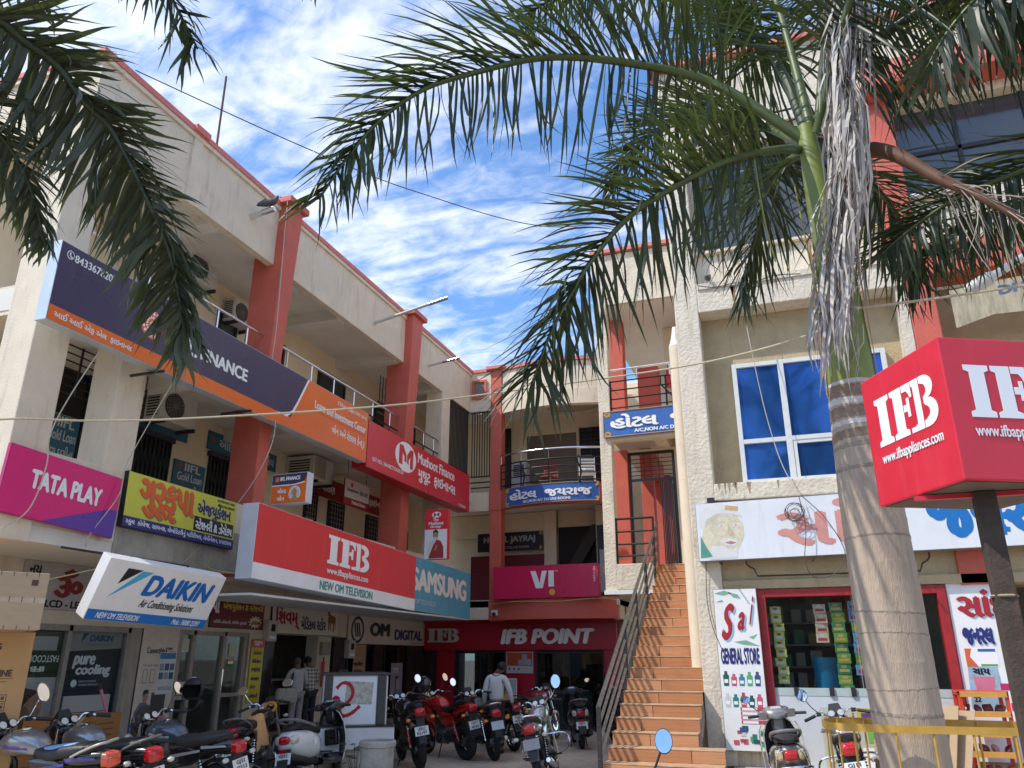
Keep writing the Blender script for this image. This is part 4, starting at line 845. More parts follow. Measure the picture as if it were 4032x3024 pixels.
# goods inside
def washer(x, y, body, label):
    t = thing('washing_machine', label, 'washing machine', (x, y, 0)); MB().box(x-.3, x+.3, y, y+.55, .02, .88).build('body', body, t, bevel=.02)
    T = Matrix.Translation((x, y-.005, .45)) @ Matrix.Rotation(pi/2, 4, 'X'); MB().lathe([(0, 0), (.20, 0), (.21, .03), (.16, .05), (0, .05)], 22, T).build('door', BLACK, t, smooth=True)
    MB().box(x-.27, x+.27, y-.012, y-.002, .74, .85).build('control_panel', GREYAL, t)
washer(-5.85, 20.6, PAINTW, 'white front-load washing machine behind the right shop glass'); washer(-8.0, 20.8, mat('silver_body', (.3, .3, .31), .35, .4), 'silver washing machine behind the left shop glass')
b = thing('display_panel', 'yellow display panel with a dark drum behind the right shop glass', 'panel', (-5.6, 20.9, 1.3)); bx('board', mat('mustard_panel', (.28, .23, .03), .5), b, -5.85, -5.25, 20.9, 20.94, 1.0, 1.78); MB().lathe([(0, 0), (.2, 0), (.2, .03), (0, .03)], 22, Matrix.Translation((-5.55, 20.9, 1.4)) @ Matrix.Rotation(pi/2, 4, 'X')).build('drum', BLACK, b)
st = thing('appliance_stand', 'pale grey-green display plinth inside the right shop glass', 'stand', (-5.4, 20.45, 0)); bx('plinth', mat('pale_green_plinth', (.40, .47, .43), .5), st, -6.0, -4.95, 20.3, 20.55, .06, .92, bevel=.02); bx('base', PAINTW, st, -6.05, -4.9, 20.25, 20.6, .005, .06)
F = frame((-7.12, YS-.09, 1.32), (1, 0, 0), (0, 0, 1)); b = thing('poster', 'orange and white framed price poster on the red shop pier', 'poster', tuple(F[0]))
panel(F, rect(0, 0, .72, .52), mat('poster_grey', (.50, .47, .46), .5, var=.05), b, .003, 'sheet', t=.02); panel(F, rect(.02, .18, .70, .50), mat('burnt_orange', (.42, .07, .015), .5), b, .005, 'print')
for a in ((.42, .20, .56, .46), (.32, .20, .44, .32), (.56, .20, .68, .34)): panel(F, rect(*a), mat('box_print', (.38, .36, .42), .5, var=.2, scale=30), b, .0065, 'print')
for k in range(3): panel(F, ell(.08+k*.13, .10, .022, .028, 10), BLACK, b, .005, 'icon')
F = frame((-7.22, YS-.35, .30), (1, 0, 0), (0, .03, 1)); b = thing('standee', 'framed standing poster of a woman in yellow, outside the appliance shop', 'standee', (-6.9, YS-.3, 0))
panel(F, rect(-.02, -.28, .46, .90), TXTW, b, .0, 'frame', t=.03); panel(F, rect(.0, .28, .44, .88), mat('grey_ad', (.46, .44, .50), .5, var=.15, scale=6), b, .003, 'print'); panel(F, rect(0, 0, .44, .28), mat('blue_ad', (.10, .22, .42), .5, var=.2, scale=10), b, .003, 'print')
panel(F, [(.03, .30), (.05, .46), (.14, .52), (.22, .46), (.26, .30)], mat('yellow_coat', (.66, .45, .04), .5), b, .005, 'print'); panel(F, ell(.20, .62, .075, .10, 12), mat('print_face_light', (.48, .28, .20), .5), b, .006, 'print'); panel(F, [(.10, .50), (.09, .66), (.18, .76), (.29, .70), (.27, .62), (.22, .70), (.15, .62), (.14, .52)], FIG3, b, .007, 'print')
panel(F, rect(.07, .05, .20, .24), mat('yellow_washer_print', (.50, .42, .08), .5), b, .005, 'print'); panel(F, ell(.135, .17, .035, .04, 12), BLACK, b, .006, 'print'); panel(F, ell(.135, .07, .04, .045, 12), TXTW, b, .0065, 'print'); panel(F, rect(.25, .08, .42, .20), TXTW, b, .005, 'print')
cam_ = thing('security_camera', 'small white security camera under the curved beam', 'camera', (-7.2, YB-.1, 2.72)); MB().box(-7.26, -7.10, YB-.16, YB-.022, 2.70, 2.84).build('housing', PAINTW, cam_, bevel=.015); MB().lathe([(0, 0), (.045, 0), (.045, .05), (0, .06)], 12, Matrix.Translation((-7.18, YB-.16, 2.74)) @ Matrix.Rotation(pi/2, 4, 'X')).build('lens', BLACK, cam_)
# balcony chairs and cooler
def pchair(x, y, z, rz, m, label):
    t = thing('plastic_chair', label, 'chair', (x, y, z), rz)
    MB().box(-.22, .22, -.22, .22, .40, .43).build('seat', m, t, local=True, bevel=.01)
    for a in (-.2, .17):
        for b in (-.2, .17): MB().box(a, a+.03, b, b+.03, 0, .40).build('leg', m, t, local=True)
    for k in range(5): MB().box(-.2, .2, .20, .225, .48+k*.085, .53+k*.085).build('slat', m, t, local=True)
    for a in (-.22, .19): MB().box(a, a+.03, .195, .23, .43, .90).build('back_post', m, t, local=True)
pchair(-4.75, 19.75, 5.90, .3, PAINTW, 'white slatted chair at the right of the curved hotel balcony'); pchair(-5.9, 19.9, 5.90, -.2, mat('red_cushion', (.22, .05, .04), .6), 'red-cushioned chair at the middle of the curved hotel balcony')
aco = thing('air_cooler', 'grey air cooler standing at the left of the curved hotel balcony', 'air cooler', (-6.6, 19.75, 5.9)); MB().box(-6.80, -6.42, 19.55, 19.95, 5.92, 6.75).build('body', mat('cooler_grey', (.36, .37, .40), .5), aco, bevel=.03)
for k in range(6): MB().box(-6.76, -6.46, 19.53, 19.549, 6.35+k*.055, 6.375+k*.055).build('louvre', IRON, aco)
# ================================================================ right building
rb = thing('corner_building', 'sunlit right-hand building with blue windows above the general store', 'building', (1.5, 12.5, 0))
YR = 12.0
DGL = mat('dark_tinted_glazing', (.055, .062, .075), .08, 0.0, var=.15, scale=1.5, spec=.9)
bx('pillar', CREAM2, rb, -1.30, -.92, YR-.10, YR+.40, .30, 11.85, bevel=.02)
bx('side_wall', CREAM, rb, -1.25, -1.05, YR+.401, 19.5, 0, 11.85)
bx('ground_wall', CREAM2, rb, -.919, -.46, YR, YR+.2, .30, 2.60)
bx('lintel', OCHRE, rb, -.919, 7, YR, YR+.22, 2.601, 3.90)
mbk = MB()
for poly in ([(-.10, 2.98), (-.10, 3.02), (-.12, 3.02), (-.12, 2.98)],): pass
# inset outline on the lintel
ol = MB(); pth = [(-.56, 3.4), (-.56, 2.98), (-.53, 2.94), (-.46, 2.90), (-.42, 2.80), (1.70, 2.80), (1.74, 2.90), (1.81, 2.94), (1.84, 2.98), (1.84, 3.4)]
ol.tube([(x, YR-.002, z) for x, z in pth], .012, 4); ol.build('panel_groove', mat('groove_brown', (.12, .09, .06), .9), rb)
bx('lintel_band', OCHRE, rb, -.918, 7, YR-.06, YR-.001, 2.62, 2.74)
bx('sill_ledge', CREAM2, rb, -.919, 2.10, YR-.12, YR+.24, 3.902, 4.16, bevel=.02)
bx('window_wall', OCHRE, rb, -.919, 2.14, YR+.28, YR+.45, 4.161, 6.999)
bx('jamb', CREAM2, rb, 2.00, 2.14, YR-.06, YR+.279, 4.161, 6.999)
bx('beam', CREAM2, rb, -.919, 2.149, YR-.10, YR+.40, 7.0, 7.52, bevel=.015)
bx('beam_cornice', CREAM2, rb, -.90, 2.10, YR-.13, YR-.101, 7.40, 7.50)
bx('panel_wall', CREAM, rb, -.919, 2.049, YR+.10, YR+.30, 7.521, 8.12)
bx('sill', CREAM, rb, -.918, 2.04, YR+.02, YR+.32, 8.121, 8.17)
bx('glazing', DGL, rb, -.80, 2.0, YR+.24, YR+.27, 8.171, 10.08)
for x in (-.86, .45, 1.30, 1.98): bx('mullion', IRON, rb, x, x+.06, YR+.20, YR+.239, 8.171, 10.08)
bx('mullion', IRON, rb, -.8, 2.0, YR+.20, YR+.238, 9.48, 9.54)
bx('head', CREAM, rb, -.919, 2.049, YR-.06, YR+.4, 10.08, 10.32)
bx('parapet', CREAM2, rb, -1.32, 2.049, YR-.16, YR+.1, 10.321, 11.85, bevel=.015)
bx('coping', CORALC, rb, -1.42, 7, YR-.28, YR+.2, 11.851, 11.98, bevel=.015)
bx('coping', CORALC, rb, -1.42, -.98, YR+.201, 19.5, 11.851, 11.96)
# right bay
bx('pillar', CORAL, rb, 2.05, 2.43, YR-.06, YR+.4, 7.521, 10.36, bevel=.015)
bx('pillar', CORAL, rb, 2.15, 2.52, YR-.06, YR+.4, 2.60, 7.10, bevel=.015)
bx('beam', CORAL, rb, 2.15, 7, YR-.12, YR+.4, 7.101, 7.62, bevel=.015)
bx('sill_wall', CREAM, rb, 2.431, 7, YR, YR+.3, 7.621, 8.52)
bx('glazing', DGL, rb, 2.431, 7, YR+.2, YR+.23, 8.521, 10.2)
for x in (3.3, 4.3, 5.4): bx('mullion', IRON, rb, x, x+.06, YR+.16, YR+.199, 8.521, 10.2)
bx('mullion', IRON, rb, 2.431, 7, YR+.16, YR+.198, 9.35, 9.42)
bx('head', CREAM, rb, 2.431, 7, YR-.02, YR+.4, 10.2, 10.36)
bx('canopy', CORAL, rb, 2.05, 7, YR-.50, YR+.4, 10.361, 10.52, bevel=.01)
bx('parapet', CORALC, rb, 2.05, 7, YR-.3, YR+.1, 10.521, 10.98); bx('parapet', CREAM, rb, 2.05, 7, YR-.2, YR+.1, 10.981, 11.85)
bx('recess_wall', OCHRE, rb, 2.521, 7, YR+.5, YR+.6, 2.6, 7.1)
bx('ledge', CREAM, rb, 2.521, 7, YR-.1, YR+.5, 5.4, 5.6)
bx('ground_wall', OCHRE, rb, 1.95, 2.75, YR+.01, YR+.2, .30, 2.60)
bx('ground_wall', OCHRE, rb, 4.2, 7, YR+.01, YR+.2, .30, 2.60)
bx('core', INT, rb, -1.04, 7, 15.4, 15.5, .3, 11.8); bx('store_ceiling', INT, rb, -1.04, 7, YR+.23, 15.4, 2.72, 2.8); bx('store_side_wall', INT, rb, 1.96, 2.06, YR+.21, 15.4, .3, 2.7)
# blue windows
win = thing('window_unit', 'four blue mirror-glass panes in a white frame', 'window', (.6, YR+.2, 4.2))
BG = mat('blue_mirror_glass', (.030, .115, .36), .06, .65, var=.08, scale=1.2, spec=.8)
WF = mat('white_window_frame', (.66, .67, .66), .4, var=.08)
x0, x1, z0, z1 = -.50, 1.76, 4.20, 6.14; xm = .24; zm = 4.85; yf = YR+.18
for a in ((x0, x0+.07, z0, z1), (x1-.07, x1, z0, z1), (xm-.045, xm+.045, z0, z1), (x0+.07, xm-.045, z1-.07, z1), (xm+.045, x1-.07, z1-.07, z1), (x0+.07, xm-.045, zm-.035, zm+.035), (xm+.045, x1-.07, zm-.035, zm+.035), (x0+.07, xm-.045, z0, z0+.05), (xm+.045, x1-.07, z0, z0+.05)):
    MB().box(a[0], a[1], yf, YR+.279, a[2], a[3]).build('frame', WF, win, bevel=.006)
for a in ((x0+.07, xm-.045, zm+.035, z1-.07), (xm+.045, x1-.07, zm+.035, z1-.07), (x0+.07, xm-.045, z0+.05, zm-.035), (xm+.045, x1-.07, z0+.05, zm-.035)):
    MB().box(a[0], a[1], yf+.045, yf+.055, a[2], a[3]).build('pane', BG, win)
for a in ((xm+.05, xm+.10, z0+.05, zm-.035), (xm+.10, x1-.07, zm-.085, zm-.036)): MB().box(a[0], a[1], yf+.01, yf+.044, a[2], a[3]).build('sash', WF, win)
# entrance bay beside the stairs
YE = 15.5
bx('pillar', CREAM2, rb, -3.44, -3.20, YE, YE+.30, 2.86, 10.36, bevel=.015)
bx('landing_slab', CREAM, rb, -3.43, -2.42, YE+.02, 21.5, 2.86, 3.38); bx('landing_edge', PAINTW, rb, -3.46, -2.42, YE-.03, YE+.019, 2.86, 2.94)
bx('landing_slab', CREAM, rb, -2.419, -1.26, 15.92, 21.5, 2.86, 3.42)
bx('balcony_wall', CREAM2, rb, -3.199, -2.44, YE-.02, YE+.16, 2.945, 3.44, bevel=.02)
bx('beam', CREAM, rb, -3.199, -1.26, YE+.02, YE+.26, 5.98, 6.62)
bx('beam', CREAM, rb, -2.35, -2.10, YE+.261, 17.2, 5.98, 6.61)
bx('slab', CEILM, rb, -3.42, -1.26, YE+.261, 21.5, 6.3, 6.6)
bx('roof_slab', CEILM, rb, -3.42, -1.26, YE+.1, 21.5, 9.10, 9.25)
bx('parapet', CREAM2, rb, -3.199, -1.26, YE+.01, YE+.2, 9.101, 10.34); bx('coping', CORALC, rb, -3.5, -1.26, YE-.08, YE+.34, 10.361, 10.46, bevel=.01)
bx('side_parapet', CREAM, rb, -3.43, -3.22, YE+.301, 21.5, 9.101, 10.34); bx('coping', CORALC, rb, -3.5, -3.15, YE+.341, 21.5, 10.361, 10.46)
bx('column', CORAL, rb, -3.36, -3.04, 16.35, 16.70, 3.42, 5.979, bevel=.015); bx('column', CORAL, rb, -3.38, -3.02, 16.35, 16.70, 6.62, 9.099, bevel=.015)
bx('column', CORAL, rb, -2.85, -2.35, 17.1, 17.4, 6.62, 8.15, bevel=.06); bx('low_block', CORAL, rb, -1.9, -1.62, 16.0, 16.3, 6.62, 7.75, bevel=.03)
bx('inner_wall', CORR, rb, -2.2, -1.26, 17.2, 17.35, 6.62, 9.09); bx('inner_wall', CEILM, rb, -3.35, -2.2, 20.2, 20.35, 6.62, 9.09)
# floor-1 entrance: door frame, grille, folding gate, passage with coral columns
bx('jamb_wall', CORR, rb, -2.03, -1.26, 16.45, 16.60, 3.43, 5.979); bx('lintel', CORR, rb, -3.03, -2.031, 16.45, 16.58, 5.92, 5.979)
gf = MB().box(-3.03, -2.04, 16.43, 16.48, 5.86, 5.919).build('gate_frame', BLACK, rb)
for a in ((-3.03, -2.98), (-2.09, -2.04)): MB().box(a[0], a[1], 16.43, 16.48, 3.43, 5.86).build('post', BLACK, gf)
MB().box(-2.98, -2.09, 16.43, 16.48, 5.28, 5.33).build('rail', BLACK, gf)
for k in range(5): MB().box(-2.98, -2.09, 16.45, 16.465, 5.40+k*.09, 5.415+k*.09).build('bar', IRON, gf)
for k in range(2): MB().box(-2.70+k*.31, -2.685+k*.31, 16.44, 16.45, 5.33, 5.86).build('bar', IRON, gf)
for k in range(9): MB().box(-2.36+k*.033, -2.345+k*.033, 16.40, 16.47, 3.44, 5.27).build('gate_bar', IRON, gf)
for y in (17.6, 19.2, 20.6): bx('column', CORAL, rb, -2.98, -2.70, y, y+.3, 3.42, 6.29, bevel=.015)
bx('beam', CORAL, rb, -2.98, -2.70, 17.901, 19.19, 5.85, 6.29); bx('passage_wall', CORR, rb, -3.42, -1.26, 21.5, 21.65, 3.43, 6.29)
STN = mat('grey_stone_block', (.22, .22, .21), .8, var=.25, scale=8)
for r_ in range(5):
    for c_ in range(4):
        xx = -2.62+c_*.34+(.17 if r_ % 2 else 0); MB().box(xx, xx+.315, 20.55, 20.7, 3.43+r_*.23, 3.635+r_*.23).build('stone_block', STN, rb, bevel=.015)
# landing railing
for z, r_ in ((4.34, .024), (4.08, .018), (3.83, .018), (3.60, .018)): MB().tube([(-3.2, YE+.05, z), (-2.42, YE+.05, z)], r_, 4).build('rail', IRON, rb)
for x in (-3.18, -2.44): MB().tube([(x, YE+.05, 3.44), (x, YE+.05, 4.34)], .022, 4).build('post', IRON, rb)
# upper balcony railing of the entrance bay
MB().tube([(-3.2, YE+.08, 7.56), (-1.28, YE+.08, 7.60)], .024, 8).build('handrail', STEEL, rb)
for x in (-2.6, -1.9): MB().tube([(x, YE+.08, 7.32), (x, YE+.08, 7.58)], .014, 6).build('baluster', STEEL, rb)
for z in (7.30, 7.10, 6.90, 6.70): MB().tube([(-3.2, YE+.08, z), (-1.28, YE+.08, z+.03)], .016, 4).build('rail', BLACK, rb)
for x in (-3.18, -2.0, -1.35): MB().tube([(x, YE+.08, 6.62), (x, YE+.08, 7.32)], .02, 4).build('post', BLACK, rb)
for x in (-2.1, -1.85): MB().tube([(x, YE+.06, 7.30), (x, YE+.06, 7.12), (x+.22, YE+.06, 6.85), (x+.22, YE+.06, 6.64)], .016, 4).build('ornament', BLACK, rb)
bx('strip', CORAL, rb, -1.34, -1.251, YR+.402, YR+.60, 7.1, 11.84)
dp = thing('drain_pipe', 'fat cream drain pipe down the corner of the right building', 'pipe', (-1.38, YR+.48, .3)); MB().tube([(-1.40, YR+.50, .30), (-1.40, YR+.50, 6.7)], .11, 12).build('pipe', CREAM, dp, smooth=True); MB().tube([(-1.40, YR+.50, 6.7), (-1.40, YR+.50, 6.85), (-1.38, YR+.5, 7.05)], [.11, .06, .05], 12).build('vent', PAINTW, dp, smooth=True)
fe = thing('fire_extinguisher', 'red fire extinguisher on the upper entrance balcony', 'extinguisher', (-2.1, 16.9, 7.4)); MB().tube([(-2.1, 17.05, 7.55), (-2.1, 17.05, 7.95), (-2.1, 17.05, 8.0)], [.07, .07, .03], 12).build('cylinder', REDV, fe, smooth=True); MB().tube([(-2.1, 17.05, 8.0), (-2.1, 17.05, 8.1)], .02, 8).build('valve', BLACK, fe)
def warp2(X, Y, nrm=False): return V(-3.34+X, YE-.06, 6.03+Y+.012*X)
hotel_sign('flat blue hotel sign above the stair landing, cut by the right pillar', warp2, frame((-3.34, YE-.06, 6.03), (1, 0, 0), (0, 0, 1)), 3.1, .56)
# weather marks on the sunlit beams: a crack, rust and rain drips
STAIN = mat('rain_stain', (.34, .26, .185), .95, var=.4, scale=9); RUSTS = mat('rust_stain', (.30, .17, .10), .95, var=.4, scale=9)
def drip(x, z, ln, w, y, m=None):
    q = [(x-w, z), (x+w, z), (x+w*random.uniform(.4, .9), z-ln*.4), (x+w*.35, z-ln*.8), (x, z-ln), (x-w*.3, z-ln*.7), (x-w*random.uniform(.5, .9), z-ln*.35)]
    panel(frame((0, y, 0), (1, 0, 0), (0, 0, 1)), q, m or STAIN, rb, .0012, 'weather_stain', t=.001)
drip(-.34, 7.39, .40, .045, YR-.10, RUSTS)
for k in range(16): drip(random.uniform(-.88, 2.0), 8.11, random.uniform(.12, .5), random.uniform(.008, .022), YR+.10)
for k in range(12): drip(random.uniform(-.88, 2.0), 7.39, random.uniform(.06, .22), random.uniform(.01, .03), YR-.10)
for k in range(12): drip(random.uniform(-.85, 2.0), 4.155, random.uniform(.05, .2), random.uniform(.012, .04), YR-.12)
for k in range(16): drip(random.uniform(-1.2, 2.0), 11.84, random.uniform(.15, .6), random.uniform(.008, .02), YR-.16)
MB().tube(smoothpath([(-.88, YR-.132, 7.47), (-.6, YR-.132, 7.40), (-.3, YR-.132, 7.43), (-.05, YR-.132, 7.38), (.3, YR-.132, 7.46), (.7, YR-.132, 7.42)], 3), .006, 4).build('crack', mat('crack_dark', (.08, .06, .045), .95), rb)
# ---- outside stairs
stt = thing('outdoor_staircase', 'steep orange wood-tiled outdoor stairs with iron handrail', 'staircase', (-1.85, 10, 0))
TILE = [mat('orange_wood_tile_%d' % k, c, .45, var=.20, scale=5, stretch=(.35, 1, 9), spec=.4, stain=.35, stain_col=(.26, .14, .075)) for k, c in enumerate(((.50, .225, .095), (.53, .255, .120), (.45, .195, .085)))]
TREAD = mat('cream_marble_tread', (.52, .34, .20), .45, var=.3, scale=9, stain=.3, stain_col=(.25, .17, .11))
NR, RISE, RUN, Y0S = 22, .1555, .279, 9.77
XA, XB = -2.40, -1.30
mbk = MB(); mbk.add([(XA+.01, Y0S+.1, .003), (XB-.01, Y0S+.1, .003), (XB-.01, 16.0, .003+2.6), (XA+.01, 16.0, .003+2.6), (XA+.01, Y0S+.35, .1), (XB-.01, Y0S+.35, .1), (XB-.01, 16.0, 3.25), (XA+.01, 16.0, 3.25)], [(0, 1, 2, 3), (4, 5, 6, 7), (0, 1, 5, 4), (3, 2, 6, 7), (0, 4, 7, 3), (1, 5, 6, 2)]); mbk.build('flight_slab', CONC, stt)
for k in range(NR):
    y = Y0S+k*RUN; z = k*RISE; xr = XB if z > .62 else -.96
    cut = random.uniform(.25, .75); xm_ = XA+(xr-XA)*cut
    for i, (a, b) in enumerate(((XA, xm_-.004), (xm_+.004, xr))):
        off = random.uniform(-.006, .006); MB().box(a, b, y+off, y+.03+off, z+.003, z+RISE-.016+random.uniform(-.003, .0)).build('riser_tile', random.choice(TILE), stt, bevel=.002)
    MB().box(XA-.01, xr, y-.004, y+RUN+.02, z+RISE-.014, z+RISE).build('tread', TREAD, stt, bevel=.004)
    MB().box(XA+.02, xr-.02, y+.036, y+RUN, max(.002, z-.25) if z > 0 else .002, z+RISE-.023).build('step_core', CONC, stt)
RAILM = mat('worn_iron_rail', (.22, .215, .21), .38, .7, var=.45, scale=18)
def slope(y): return (y-Y0S)*RISE/RUN
for off, r_ in ((.83, .030), (.62, .022), (.42, .022), (.23, .022)):
    T_ = [(-2.43, 10.25, slope(10.25)+off), (-2.43, 16.0, slope(16.0)+off)]
    MB().tube(T_, r_, 4).build('handrail' if off > .8 else 'rail', RAILM, stt)
for y in (10.27, 12.15, 13.2, 14.3, 15.4): MB().box(-2.455, -2.405, y-.025, y+.025, slope(y)-.02, slope(y)+.82).build('post', IRON, stt)
# ---- general store
F = frame((-1.20, YR-.30, 3.00), (1, 0, .012), (0, 0, 1)); w, h = 6.2, .84
s = cabinet('fascia_sign', 'faded white banner sign of the general store with an old man in a headscarf', F, w, h, .22, mat('faded_flex', (.74, .76, .80), .4, var=.06, scale=1.5, bump=.25, bscale=3, stain=.25, stain_col=(.35, .35, .36)), GREYAL)
FR = mat('faded_red_letters', (.64, .29, .25), .4, var=.15, scale=2)
text('સાંઇ', F, 1.12, .14, 2.75, .78, FR, s, .0055, bold=.035); text('જનરલ', F, 3.05, .14, 4.7, .74, mat('bright_blue_letters', (.01, .16, .48), .4, var=.05), s, .0055, bold=.07)
SK = mat('faded_print_skin', (.66, .60, .45), .5, var=.25, scale=12); SKD = mat('faded_print_shade', (.54, .45, .31), .5, var=.2, scale=14); PW = mat('faded_print_white', (.70, .70, .70), .5, var=.08, scale=9)
panel(F, [(.10, .05), (.07, .34), (.12, .56), (.30, .66), (.58, .64), (.66, .50), (.66, .34), (.58, .18), (.46, .04)], SK, s, .0055, 'portrait')
panel(F, [(.04, .50), (.06, .66), (.16, .78), (.36, .82), (.58, .76), (.66, .60), (.52, .66), (.32, .67), (.16, .60), (.10, .46)], PW, s, .0065, 'portrait'); panel(F, [(.42, .72), (.60, .69), (.61, .76), (.44, .79)], mat('faded_gold', (.55, .40, .18), .5), s, .0072, 'portrait'); panel(F, ell(.52, .735, .018, .018, 8), FR, s, .0080, 'portrait')
for a in (.36, .56): panel(F, ell(a, .50, .045, .022, 10), PW, s, .0065, 'portrait'); panel(F, ell(a, .50, .018, .018, 8), SKD, s, .0072, 'portrait'); panel(F, [(a-.06, .53), (a, .56), (a+.06, .53), (a, .545)], SKD, s, .0065, 'portrait')
panel(F, [(.45, .50), (.43, .36), (.48, .33), (.53, .36), (.50, .44)], SKD, s, .0065, 'portrait'); panel(F, [(.32, .28), (.46, .31), (.58, .26), (.52, .20), (.40, .21)], PW, s, .0065, 'portrait'); panel(F, [(.38, .25), (.47, .27), (.55, .24), (.47, .22)], mat('faded_lips', (.42, .22, .15), .5), s, .0072, 'portrait'); panel(F, [(.16, .02), (.20, .22), (.36, .20), (.46, .12), (.56, .20), (.54, .03)], PW, s, .0066, 'portrait'); panel(F, [(.03, .05), (.05, .36), (.12, .20), (.20, .06)], mat('faded_green', (.10, .30, .24), .5), s, .0072, 'portrait')
bx('bracket', IRON, s, -1.02, -.92, YR-.3, YR-.1, 3.85, 3.92)
for x in (-.9, .35, 1.5): MB().tube([(x, YR-.42, 2.96), (x, YR-.05, 2.98)], .012, 5).build('bracket', IRON, s)
def board(label, F, w, h): return cabinet('painted_board', label, F, w, h, .03, WHITE, GREYAL, bevel=.003)
F = frame((-1.06, YR-.14, .50), (1, 0, 0), (0, 0, 1)); w, h = .60, 2.12
s = board('tall painted store board with a red S and printed toiletries', F, w, h)
RL = mat('painted_red_letters', (.40, .02, .03), .35, var=.1); SHB = mat('painted_blue_shadow', (.30, .50, .66), .5, var=0)
for dx, dy, m, d in ((.022, -.022, SHB, .0055), (0, 0, RL, .0085)):
    text('S', F, .06+dx, 1.42+dy, .30+dx, 1.92+dy, m, s, d, bold=.05, shear=.2); text('a', F, .29+dx, 1.55+dy, .44+dx, 1.80+dy, m, s, d, bold=.05, shear=.2); text('i', F, .46+dx, 1.62+dy, .56+dx, 2.02+dy, m, s, d, bold=.05, shear=.2)
text('GENERAL STORE', F, .04, 1.10, .56, 1.32, BL2, s, .0055, bold=.06)
LG = mat('painted_leaf', (.20, .42, .30), .5, var=.2)
for a in ([(.02, 2.06), (.16, 2.10), (.26, 2.06), (.14, 2.03)], [(.20, 2.08), (.34, 2.04), (.38, 1.98), (.28, 2.0)], [(.03, 1.94), (.12, 1.97), (.14, 1.94)], [(.44, 1.46), (.56, 1.50), (.50, 1.43)], [(.24, 1.40), (.40, 1.42), (.58, 1.34), (.36, 1.36)]): panel(F, a, LG, s, .0055, 'painted_leaf')
pc = [(.01, .10, .08), (.55, .10, .14), (.05, .22, .32), (.10, .40, .16), (.03, .08, .22), (.62, .60, .58), (.02, .20, .16), (.50, .06, .07)]
for r_ in range(2):
    for c_ in range(5):
        x = .05+c_*.105; z = .82-r_*.27; hh = random.uniform(.15, .21); m = mat('toiletry_print_%d' % ((r_*5+c_) % 8), pc[(r_*5+c_) % 8], .5, var=.15)
        panel(F, [(x, z), (x+.065, z), (x+.075, z+hh*.7), (x+.055, z+hh*.8), (x+.055, z+hh), (x+.015, z+hh), (x+.015, z+hh*.8), (x-.005, z+hh*.7)], m, s, .0055, 'printed_product'); panel(F, rect(x+.008, z+hh*.2, x+.058, z+hh*.45), TXTW, s, .0068, 'printed_label')
for k in range(4): panel(F, rect(.24, .34+k*.055, .58, .385+k*.055), mat('toothpaste_print', (.50, .06, .09), .5), s, .0055, 'printed_product'); panel(F, rect(.26, .345+k*.055, .46, .378+k*.055), TXTW, s, .0068, 'printed_label')
for k in range(16):
    x = random.uniform(.03, .48); z = random.uniform(.03, .26); panel(F, rect(x, z, x+random.uniform(.05, .1), z+random.uniform(.03, .07)), mat('toiletry_print_%d' % (k % 8), pc[k % 8]), s, .0055+k*.0004, 'printed_product')
# shop window
sw = thing('store_window', 'red-framed general store window with hanging snack packets', 'window', (.7, YR, .3))
RF = mat('red_frame_paint', (.36, .018, .022), .5, var=.2, scale=10)
for a in ((-.46, -.35, .30, 2.60), (1.84, 1.95, .30, 2.60), (-.35, 1.84, 2.50, 2.60)): MB().box(a[0], a[1], YR-.06, YR+.12, a[2], a[3]).build('frame', RF, sw, bevel=.006)
MB().box(-.349, 1.839, YR+.05, YR+.058, 1.30, 2.499).build('pane', GLS, sw)
MB().box(.78, .79, YR+.04, YR+.07, 1.30, 2.499).build('pane_joint', GREYAL, sw)
MB().box(-.349, 1.839, YR-.02, YR+.10, 1.20, 1.299).build('sliding_rail', mat('pale_green_rail', (.45, .52, .50), .4), sw)
for x in (-.1, .35, .62, .95, 1.3): MB().box(x, x+.06, YR-.045, YR-.021, 1.20, 1.31).build('latch', IRON, sw)
pan = MB().box(-.349, 1.839, YR-.015, YR+.10, .30, 1.199).build('apron', mat('apron_board', (.60, .62, .64), .5, var=.06), sw)
F = frame((-.349, YR-.017, .30), (1, 0, 0), (0, 0, 1)); panel(F, rect(.55, .0, 2.17, .76), mat('apron_poster', (.50, .52, .42), .5, var=.1), sw, .003, 'poster'); panel(F, rect(1.0, .52, 2.17, .76), mat('apron_yellow', (.55, .45, .08), .5), sw, .005, 'poster_band')
RP = mat('poster_red_letters', (.48, .07, .05), .5, var=0)
text('સવારનું', F, .58, .56, .98, .70, RP, sw, .005, bold=.04); text('શાનદાર', F, .60, .42, .98, .54, RP, sw, .005, bold=.04); text('પીણું એટલે', F, .64, .30, 1.0, .40, RP, sw, .005, bold=.04)
panel(F, rect(.76, .0, 1.0, .26), mat('poster_green', (.03, .20, .06), .5), sw, .006, 'poster_band'); panel(F, rect(1.02, .02, 1.40, .28), TXTW, sw, .006, 'poster_band'); text('સાંઈ ચા', F, 1.08, .12, 1.34, .22, BL2, sw, .008, bold=.05)
panel(F, rect(1.05, .50, 1.22, .70), mat('poster_purple', (.14, .05, .18), .5, var=.4, scale=50), sw, .0068, 'poster_band'); panel(F, rect(1.10, .34, 1.24, .50), mat('poster_lime', (.20, .45, .08), .5), sw, .0068, 'poster_band')
